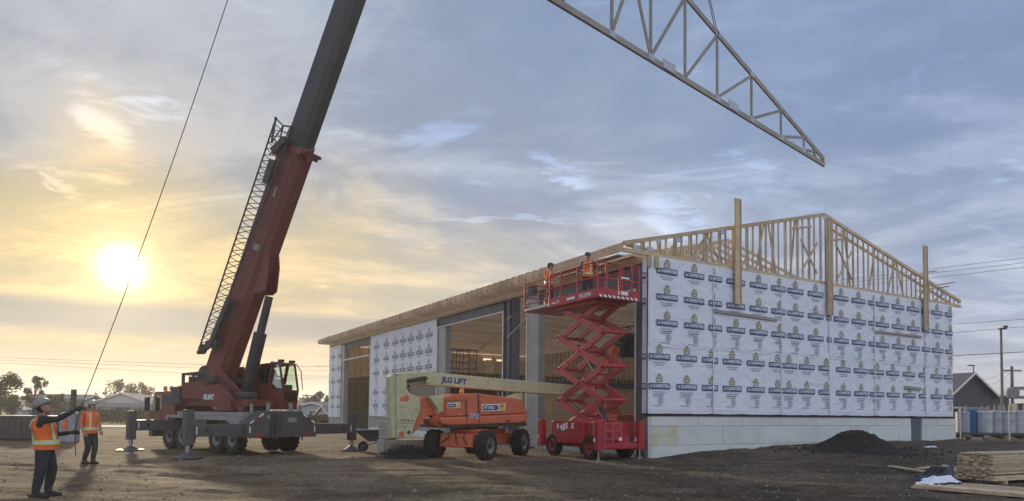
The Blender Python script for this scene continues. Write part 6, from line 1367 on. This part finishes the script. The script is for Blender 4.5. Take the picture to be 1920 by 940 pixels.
ptree('round tree over the left part of the white house roof', 226, 713, 135, 56, 6, n=2200, lsize=0.36); ptree('round tree over the right end of the white house roof', 267, 718, 135, 42, 7, leaf='leaf_m', n=1700, lsize=0.36); ptree('small tree behind the long dark roof', 190, 735, 140, 30, 8, n=800, lsize=0.36); ptree('low tree at the right edge of the white house', 248, 732, 138, 26, 20, n=800, lsize=0.36)
ptree('narrow conifer right of the crane cab', 553, 735, 120, 13, 9, kind='cone', n=900, lsize=0.3); ptree('broad tree above the blue house right of the crane', 592, 736, 120, 44, 10, n=1900, lsize=0.34); ptree('low tree touching the far building corner', 612, 742, 118, 20, 11, kind='cone', n=900, lsize=0.3)
for k, (px, yt, w) in enumerate(((128, 752, 40), (150, 757, 36))): ptree('low dark bush %s behind the grey post' % ('just' if k == 0 else 'further right'), px, yt, 88, w, 30 + k, n=900)
# distant wood on the horizon: reads as one mass
def far_wood():
    mb = MB(); rnd = random.Random(21)
    for i in range(5200):
        x = rnd.uniform(-420, 420); y = 330 + rnd.uniform(-25, 25); hh = 5.5 + 4.5 * noise.noise(V3((x * .03, 3, 1))) + 2.0 * noise.noise(V3((x * .15, 8, 1))); z = max(0.4, hh) * rnd.random() ** .7; s = 1.5 + rnd.random()
        a = V3((rnd.gauss(0, 1), rnd.gauss(0, 1), rnd.gauss(0, .5))).normalized() * s; b = a.orthogonal().normalized() * s * .7; p = V3((x, y, z)); mb.add([p - a, p + b, p + a, p - b], [(0, 1, 2, 3)])
    tag(mb.build('distant_wood', M['leaf_d'], fix=False), 'low dark wood along the horizon', None, None, 'stuff')
far_wood()
# hedges
def hedge(label, p, q, w, h, seed, leaf='leaf_d', n=2600):
    p, q = V3(p), V3(q); rnd = random.Random(seed); T = thing('hedge', label, 'hedge', (p + q) / 2); c = (p + q) / 2; lf = MB(); d = (q - p); L_ = d.length; d.normalize(); nn_ = V3((-d.y, d.x, 0))
    MB().hexa([(p - c) + nn_ * (-w * .3), (q - c) + nn_ * (-w * .3), (q - c) + nn_ * (w * .3), (p - c) + nn_ * (w * .3)] + [(v + V3((0, 0, h * .8))) for v in ((p - c) + nn_ * (-w * .3), (q - c) + nn_ * (-w * .3), (q - c) + nn_ * (w * .3), (p - c) + nn_ * (w * .3))]).build('twigs', M['bark'], T)
    for i in range(n):
        t = rnd.random(); z = h * (rnd.random() ** .7) * (0.93 + 0.14 * noise.noise(V3((t * L_ * .6, seed, 0)))); x = rnd.uniform(-.5, .5) * w; P_ = (p - c) + d * t * L_ + nn_ * x + V3((0, 0, z)); s = 0.22 * (0.6 + rnd.random())
        a = V3((rnd.gauss(0, 1), rnd.gauss(0, 1), rnd.gauss(0, 1))).normalized() * s; b = a.orthogonal().normalized() * s * .6; lf.add([P_ - a, P_ + b, P_ + a, P_ - b], [(0, 1, 2, 3)])
    lf.build('foliage', M[leaf], T, fix=False)
hedge('dark clipped hedge in front of the white house', far(150, 800, 78), far(300, 800, 82), 1.2, 1.35, 1, n=3200); hedge('low hedge in front of the blue house', far(570, 800, 66), far(618, 800, 68), 1.0, 1.0, 2, n=1200)
# dark site container at the far left
cA, cB = on_ground(-60, 826), on_ground(116, 826)
CT = thing('storage_container', 'long dark storage container at the left edge behind the workers', 'container', cA, math.atan2(cB.y - cA.y, cB.x - cA.x))
Lc = (cB - cA).length; MB().box(0, Lc, 0, 2.3, 0.05, 1.18).build('shell', M['dark'], CT, bevel=0.03)
for k in range(16): MB().box(0.1 + k * Lc / 16, 0.2 + k * Lc / 16, -0.03, -0.002, 0.12, 1.1).build('rib', M['dark'], CT)
MB().box(Lc * 0.62, Lc * 0.72, 0.4, 1.6, 1.19, 1.62).build('roof_box', M['crane_dark'], CT, bevel=0.02)
# grey service post
g = on_ground(135, 828); PS = thing('service_post', 'grey steel service post with an orange marker behind the foreground worker', 'post', g)
MB().box(-0.09, 0.09, -0.09, 0.09, -0.1, 2.45).build('post', M['crane_dark'], PS, bevel=0.01); MB().box(-0.52, 0.22, -0.2, 0.25, -0.1, 1.35).build('cabinet', M['steel_grey'], PS, bevel=0.03); MB().box(-0.02, 0.36, -0.24, -0.205, 1.36, 1.42).build('bracket', M['white'], PS); MB().box(-0.3, -0.14, -0.25, -0.205, 0.55, 1.05).build('marker', M['hivis'], PS)
# ---- houses
M['siding_white'] = pm('pale_siding', (0.55, 0.56, 0.57), (0.47, 0.48, 0.5), 1, 0.7, stretch=(.2, .2, 6)); M['roof_grey'] = pm('grey_shingles', (0.16, 0.165, 0.18), (0.11, 0.115, 0.125), 2, 0.9, 0.4, 12); M['siding_blue'] = pm('blue_siding', (0.30, 0.42, 0.50), (0.25, 0.36, 0.43), 1, 0.7, stretch=(.2, .2, 6)); M['siding_dark'] = pm('charcoal_siding', (0.060, 0.063, 0.075), (0.045, 0.047, 0.057), 1, 0.6, stretch=(6, .3, .3)); M['roof_dark'] = pm('dark_metal_roof', (0.085, 0.09, 0.105), (0.06, 0.064, 0.075), 2, 0.6, 0.2, 10); M['pane'] = pm('window_pane', (0.06, 0.07, 0.08), (0.04, 0.05, 0.06), 2, 0.08)
def house(label, name, o, rz, w, d, ze, zp, wall, roof, wins, ov=0.45, doors=()):
    """gable end faces -y of the local frame"""
    T = thing(name, label, 'house', o, rz); MB().box(-w / 2, w / 2, 0, d, -0.3, ze).prism([(-w / 2, ze), (w / 2, ze), (0, zp)], (0, 0, 0), (1, 0, 0), (0, 0, 1), (0, d, 0)).build('wall', wall, T)
    k = (zp - ze) / (w / 2); t = 0.16; e = w / 2 + ov; ze2 = ze - k * ov
    R_ = MB().prism([(-e, ze2), (0, zp), (e, ze2), (e, ze2 + t), (0, zp + t), (-e, ze2 + t)], (0, -ov, 0.02), (1, 0, 0), (0, 0, 1), (0, d + 2 * ov, 0)).build('roof', roof, T)
    MB().prism([(-e, ze2 - .06), (0, zp - .06), (e, ze2 - .06), (e, ze2 + t), (0, zp + t), (-e, ze2 + t)], (0, -ov - 0.05, 0.03), (1, 0, 0), (0, 0, 1), (0, 0.045, 0)).build('barge_board', M['white'], R_)
    for x0, x1, z0, z1 in wins:
        f = MB().box(x0 - .08, x1 + .08, -0.05, -0.003, z0 - .08, z1 + .08).build('window', M['white'], T); MB().box(x0, (x0 + x1) / 2 - .03, -0.058, -0.051, z0, z1).build('pane', M['pane'], f); MB().box((x0 + x1) / 2 + .03, x1, -0.058, -0.051, z0, z1).build('pane', M['pane'], f)
    for x0, x1, z1, mt in doors: MB().box(x0, x1, -0.06, -0.003, 0, z1).build('door', mt, T)
    return T
hp = far(227, 790, 112); hw = 105 / F * 112
zpk, zev = zat(227, 738, 112), zat(227, 757, 112)
H1 = house('white bungalow with a grey gable roof behind the hedge', 'bungalow', hp, rad(10), hw * .98, 9, zev, zpk, M['siding_white'], M['roof_grey'], ((-3.6, -2.4, .7, 1.7), (2.6, 3.8, .7, 1.7)), doors=((-0.9, .3, 1.75, M['siding_dark']), (0.6, 1.3, 1.75, M['pane'])))
MB().prism([(0, zev - .1), (0, zev + .1), (-1.6, zev - .5), (-1.6, zev - .62)], (-hw * .55, -0.5, 0), (0, 1, 0), (0, 0, 1), (hw * 1.1, 0, 0)).build('porch_roof', M['roof_grey'], H1)
hp = far(172, 790, 122); house('long low dark building left of the white bungalow', 'bungalow', hp, rad(100), 8, 9, zat(172, 750, 122), zat(172, 742, 122), M['siding_dark'], M['roof_grey'], ())
hp = far(30, 790, 92); house('small pale shed seen over the storage container', 'shed', hp, rad(20), 1.5, 2.5, zat(30, 768, 92), zat(30, 764, 92), M['siding_white'], M['roof_grey'], ())
hp = far(586, 795, 92); house('pale blue house between the crane and the building', 'bungalow', hp, rad(-8), 3.2, 8, zat(586, 762, 92), zat(586, 756, 92), M['siding_blue'], M['roof_grey'], ((-.5, .4, .6, 1.5),))
hp = far(606, 795, 84); house('small white gabled house beside the far building corner', 'bungalow', hp, rad(-25), 1.9, 5, zat(606, 777, 84), zat(606, 763, 84), M['siding_white'], M['roof_grey'], ((-.35, .35, .5, 1.1),))
hp = far(556, 795, 100); house('grey-blue house end just right of the crane cab', 'bungalow', hp, rad(0), 3.0, 8, zat(556, 766, 100), zat(556, 760, 100), M['siding_blue'], M['roof_grey'], ())
# dark house on the right
HY = 70.0; hp = far(1822, 790, HY); pk, ev = zat(1822, 702, HY), zat(1868, 738, HY)
hwid = 2 * (far(1868, 780, HY) - hp).length * 1.04
H2 = house('charcoal gabled house behind the transformer yard', 'house', hp, rad(16), hwid, 12, ev, pk, M['siding_dark'], M['roof_dark'], (), 0.5, ((1.35, 2.3, 2.35, M['white']),))
MB().box(-hwid / 2 + .15, 0.55, -0.10, -0.003, 0.4, 2.35).build('carport_panel', pm('dim_carport', (0.16, 0.17, 0.15), (0.10, 0.10, 0.09), 1, 0.9), H2); MB().box(-hwid / 2, 0.75, -1.2, -0.11, 2.45, 2.6).build('awning', M['steel_grey'], H2)  # flat panel, the dim shade inside the carport is put into its colour
MB().box(hwid / 2 + 0.01, hwid / 2 + 3.0, 0.4, 8, -.3, ev - .35).build('side_wing', M['siding_dark'], H2); MB().box(hwid / 2 + 0.3, hwid / 2 + 1.1, 0.34, 0.398, 0, 2.3).build('door', M['white'], H2); MB().prism([(hwid / 2 + .42, ev - .33), (hwid / 2 + 3.4, ev - .38), (hwid / 2 + 3.4, ev - .24), (hwid / 2 + .42, ev - .05)], (0, 0.1, 0), (1, 0, 0), (0, 0, 1), (0, 8.2, 0)).build('wing_roof', M['roof_grey'], H2)
# ---- poles and wires
M['pole'] = pm('pole_grey', (0.20, 0.19, 0.18), (0.14, 0.135, 0.13), 3, 0.8)
def pole(label, px, ytop, Y, r, cat='pole', name='utility_pole'):
    p = far(px, 790, Y); T = thing(name, label, cat, p); h = zat(px, ytop, Y); MB().tube((0, 0, -0.3), (0, 0, h), r, 10, r * .75).build('shaft', M['pole'], T); return T, h
T, h = pole('tall slim floodlight mast right of the charcoal house', 1880, 618, 62, 0.13, 'light mast', 'floodlight_mast'); MB().box(-0.25, 0.45, -.15, .15, h, h + .12).box(0.1, 0.5, -.2, .2, h + .14, h + .34).build('floodlight', M['dark'], T)
T, h = pole('grey street lamp showing above the charcoal house roof', 1827, 686, 84, 0.09, 'street lamp', 'street_lamp'); MB().box(-0.75, 0.1, -.1, .1, h - .05, h + .1).build('lamp_head', M['dark'], T)
T, h = pole('short wooden utility pole at the right edge with wires', 1899, 687, 66, 0.17); MB().box(-.9, .9, -.06, .06, h - .5, h - .36).build('cross_arm', M['pole'], T)
T, h = pole('distant utility pole right of the crane cab', 574, 738, 150, 0.14); MB().box(-1, 1, -.06, .06, h - .6, h - .4).build('cross_arm', M['pole'], T)
def wire(label, pts, r=0.018, sag=0.0):
    P_ = [at_depth(*p) for p in pts]; out = []
    for a, b in zip(P_[:-1], P_[1:]):
        for k in range(13):
            t = k / 12; q = a.lerp(b, t); q.z -= sag * 4 * t * (1 - t); out.append(q)
    tag(MB().path(out, r, 4).build('power_line', M['dark']), label, 'wire', 'overhead wires')
wl = ['highest', 'second', 'third']
for k, (ya, yb) in enumerate(((503, 479), (511, 489), (520, 497))): wire('%s overhead wire seen through the right gable frame' % wl[k], ((1500, ya + 32 - k * 3, 85), (1760, ya, 75), (2010, yb - 6, 65)), 0.022)
for k, (ya, yb, r, lb) in enumerate(((608, 598, .02, 'thin wire above the floodlight mast top'), (624, 611, .02, 'thin wire meeting the floodlight mast'), (667, 661, .035, 'thick black cable crossing right of the gable wall'))): wire(lb, ((1700, ya + 4, 66), (1790, ya, 62), (2000, yb - 5, 55)), r)
wire('upper slack wire from the short pole to the house', ((1899, 690, 66), (1838, 712, 69)), .015, .25); wire('lower slack wire from the short pole to the house', ((1899, 694, 66), (1846, 720, 69)), .015, .45)
ll = ['top', 'second', 'third', 'fourth', 'lowest']
for k, (y0, y1, y2) in enumerate(((668, 684, 688), (672, 691, 696), (676, 702, 706), (722, 738, 742), (730, 744, 748))): wire('%s distant wire behind the crane' % ll[k], ((-80, y0, 105), (380, y1, 118), (640, y2, 130)), 0.028)
wire('wire passing behind the crane cab towards the building, upper', ((540, 688, 122), (640, 686, 128)), .025); wire('wire passing behind the crane cab towards the building, lower', ((540, 711, 122), (640, 708, 128)), .025)
# ---- transformer yard
M['tank_grey'] = pm('tank_grey', (0.44, 0.46, 0.47), (0.34, 0.36, 0.37), 2, 0.4, 0.03, 10, dirt=0.2, vary=0.25); M['tank_blue'] = pm('tank_blue', (0.05, 0.20, 0.42), (0.04, 0.16, 0.35), 2, 0.5); M['porcelain'] = pm('porcelain', (0.33, 0.30, 0.27), (0.25, 0.23, 0.2), 3, 0.3)
TY = 42.0; rk0 = far(1790, 825, TY); RK = thing('storage_rack', 'dark timber rack carrying the grey transformers', 'rack', rk0)
zr = zat(1850, 812, TY); MB().box(-0.4, 5.6, -0.6, 0.7, zr - .12, zr).build('rack_deck', M['dark'], RK)
for k in range(5): MB().box(k * 1.25, k * 1.25 + .22, -.5, .6, 0.0, zr - .12).build('rack_leg', M['bark'], RK)
MB().box(0.6, 1.3, -0.62, .2, 0.02, zr - .25).build('crate', M['concrete'], RK)
pos = ['leftmost', 'second from the left', 'third from the left', 'fourth from the left', 'fifth from the left']
tz = [(1805, 26, 770), (1847, 28, 769), (1869, 20, 768), (1889, 30, 769), (1913, 28, 768)]
for k, (px, wpx, yt) in enumerate(tz):
    p = far(px, 800, TY + 0.1 * (k % 2)); r = wpx / F * TY / 2 * 0.88; T = thing('pole_transformer', 'grey cylindrical transformer can on the rack, %s' % pos[k], 'transformer', V3((p.x, p.y, zr)), 0, 'transformers on the rack'); hh = zat(px, yt + 2, TY) - zr
    MB().lathe([(r * .94, 0), (r, .04), (r, hh * .9), (r * 1.05, hh * .91), (r * 1.05, hh * .96), (r * .8, hh)], (0, 0, 0), (0, 0, 1), 24).build('tank', M['tank_grey'], T, smooth=False)
    for s in (-1, 1): MB().lathe([(.05, 0), (.085, .03), (.05, .06), (.085, .09), (.05, .12), (.08, .15), (.045, .2), (.05, .32), (.02, .36)], (r * .5 * s, -.05, hh), (0, 0, 1), 10).build('bushing', M['porcelain'], T)
    MB().box(-.08, .08, -r - .05, -r + .02, hh * .55, hh * .62).build('lug', M['tank_grey'], T)
for k, px in enumerate((1815, 1826)):
    p = far(px, 800, TY + 0.55); r = .2; T = thing('blue_drum', 'small blue drum behind the grey transformers, %s one' % ('left' if k == 0 else 'right'), 'drum', V3((p.x, p.y, zr)), 0, 'blue drums'); hh = zat(px, 768, TY + .5) - zr
    MB().lathe([(r * .95, 0), (r, .03), (r, hh * .32), (r * 1.03, hh * .34), (r, hh * .36), (r, hh * .64), (r * 1.03, hh * .66), (r, hh * .68), (r, hh - .03), (r * .95, hh)], (0, 0, 0), (0, 0, 1), 20).build('body', M['tank_blue'], T); MB().lathe([(r * .9, hh + .002), (r * .3, hh + .03)], (0, 0, 0), (0, 0, 1), 16).build('lid', M['tank_blue'], T)
p = far(1832, 790, TY + 5.0); PL = thing('pallet_stack', 'stack of grey pallets behind the blue drums', 'pallets', p, rad(10))
for k in range(11): MB().box(-1.0, 1.0, -.5, .5, k * .2, k * .2 + .03).box(-1, 1, -.5, -.4, k * .2 + .03, k * .2 + .13).box(-1, 1, .4, .5, k * .2 + .03, k * .2 + .13).box(-1, 1, -.5, .5, k * .2 + .13, k * .2 + .15).build('pallet', M['wood_grey'], PL)
# mesh fence in front
f0, f1 = on_ground(1800, 838), on_ground(1935, 841); FN = thing('mesh_fence', 'low steel mesh fence in front of the transformer yard', 'fence', f0, math.atan2(f1.y - f0.y, f1.x - f0.x)); Lf = (f1 - f0).length
fh = zat(1803, 768, f0.y)
for x in (0.05, Lf * .70): MB().tube((x, 0, -0.2), (x, 0, fh), 0.035, 8).build('post', M['plate'], FN)
mb = MB()
for k in range(int(Lf / .15)): mb.bar((k * .15, 0, .05), (k * .15, 0, fh * .97), .004, .004)
for k in range(7): mb.bar((0, .004, .06 + k * fh / 7), (Lf, .004, .06 + k * fh / 7), .005, .005)
mb.build('mesh_panel', M['dark'], FN)
# service truck with folded grey arm at the right edge
tp_ = far(1912, 800, 52); TK = thing('service_truck', 'dark service truck with a folded grey arm at the right edge', 'truck', tp_, rad(-20))
z1, z2 = zat(1912, 757, 52), zat(1912, 777, 52)
MB().box(-0.45, 3.2, -1, 1, .55, z1).build('body', M['dark'], TK, bevel=.04); MB().box(1.6, 3.4, -1.0, 1.0, z1 + .01, z1 + .8).build('cab', M['dark'], TK, bevel=.08)
for x in (0.2, 2.6):
    for s in (-1, 1): tyre_wheel(TK, (x, .85 * s, .45), (0, s, 0), .45, .26, M['rim'], lug=False)
za, zb = zat(1900, 729, 52), zat(1900, 745, 52)
MB().bar((-.55, -.2, za), (2.6, -.2, za + .15), .22, .26).bar((-.55, -.2, zb), (2.6, -.2, zb - .05), .22, .24).build('folded_arm', M['rim'], TK, bevel=.03); MB().lathe([(.42, -.2), (.46, -.1), (.46, .2), (.4, .25)], (-.5, -.2, (za + zb) / 2), (0, 1, 0), 14).build('arm_knuckle', M['rim'], TK); MB().bar((1.2, -.2, z1), (1.2, -.2, za), .2, .2).build('arm_pedestal', M['rim'], TK)
# grass strip growing along the road and fence line
def grass():
    mb = MB(); rnd = random.Random(31)
    for i in range(9000):
        if i % 3: y = rnd.uniform(66, 96); x = rnd.uniform(-70, 5)
        else: y = rnd.uniform(44, 50); x = rnd.uniform(18, 36)
        h = .1 + .25 * rnd.random(); a = rnd.random() * 6.28; w = .05; d = V3((math.cos(a) * w, math.sin(a) * w, 0)); mb.add([V3((x, y, 0)) - d, V3((x, y, 0)) + d, V3((x + rnd.uniform(-.1, .1), y, h))], [(0, 1, 2)])
    tag(mb.build('verge_grass', pm('dry_grass', (0.16, 0.15, 0.05), (0.09, 0.095, 0.03), 1, .8), fix=False), 'rough grass verge beyond the yard', None, None, 'stuff')
grass()
# ------------------------------------------------------------------ morning haze: even air around the whole scene
def haze():
    me = MB().box(-2600, 2600, -700, 2600, -1.2, 48).mesh('haze'); m = bpy.data.materials.new('haze_air'); m.use_nodes = True; nt = m.node_tree; nt.nodes.remove(nt.nodes['Principled BSDF'])
    v = nt.nodes.new('ShaderNodeVolumePrincipled'); v.inputs['Color'].default_value = (1.0, 0.98, 0.95, 1); v.inputs['Density'].default_value = 0.0008; v.inputs['Anisotropy'].default_value = 0.40
    nt.links.new(v.outputs[0], nt.nodes['Material Output'].inputs['Volume']); me.materials.append(m)
    tag(inst('haze', me), 'thin golden morning haze over the whole yard', None, None, 'stuff')
haze()
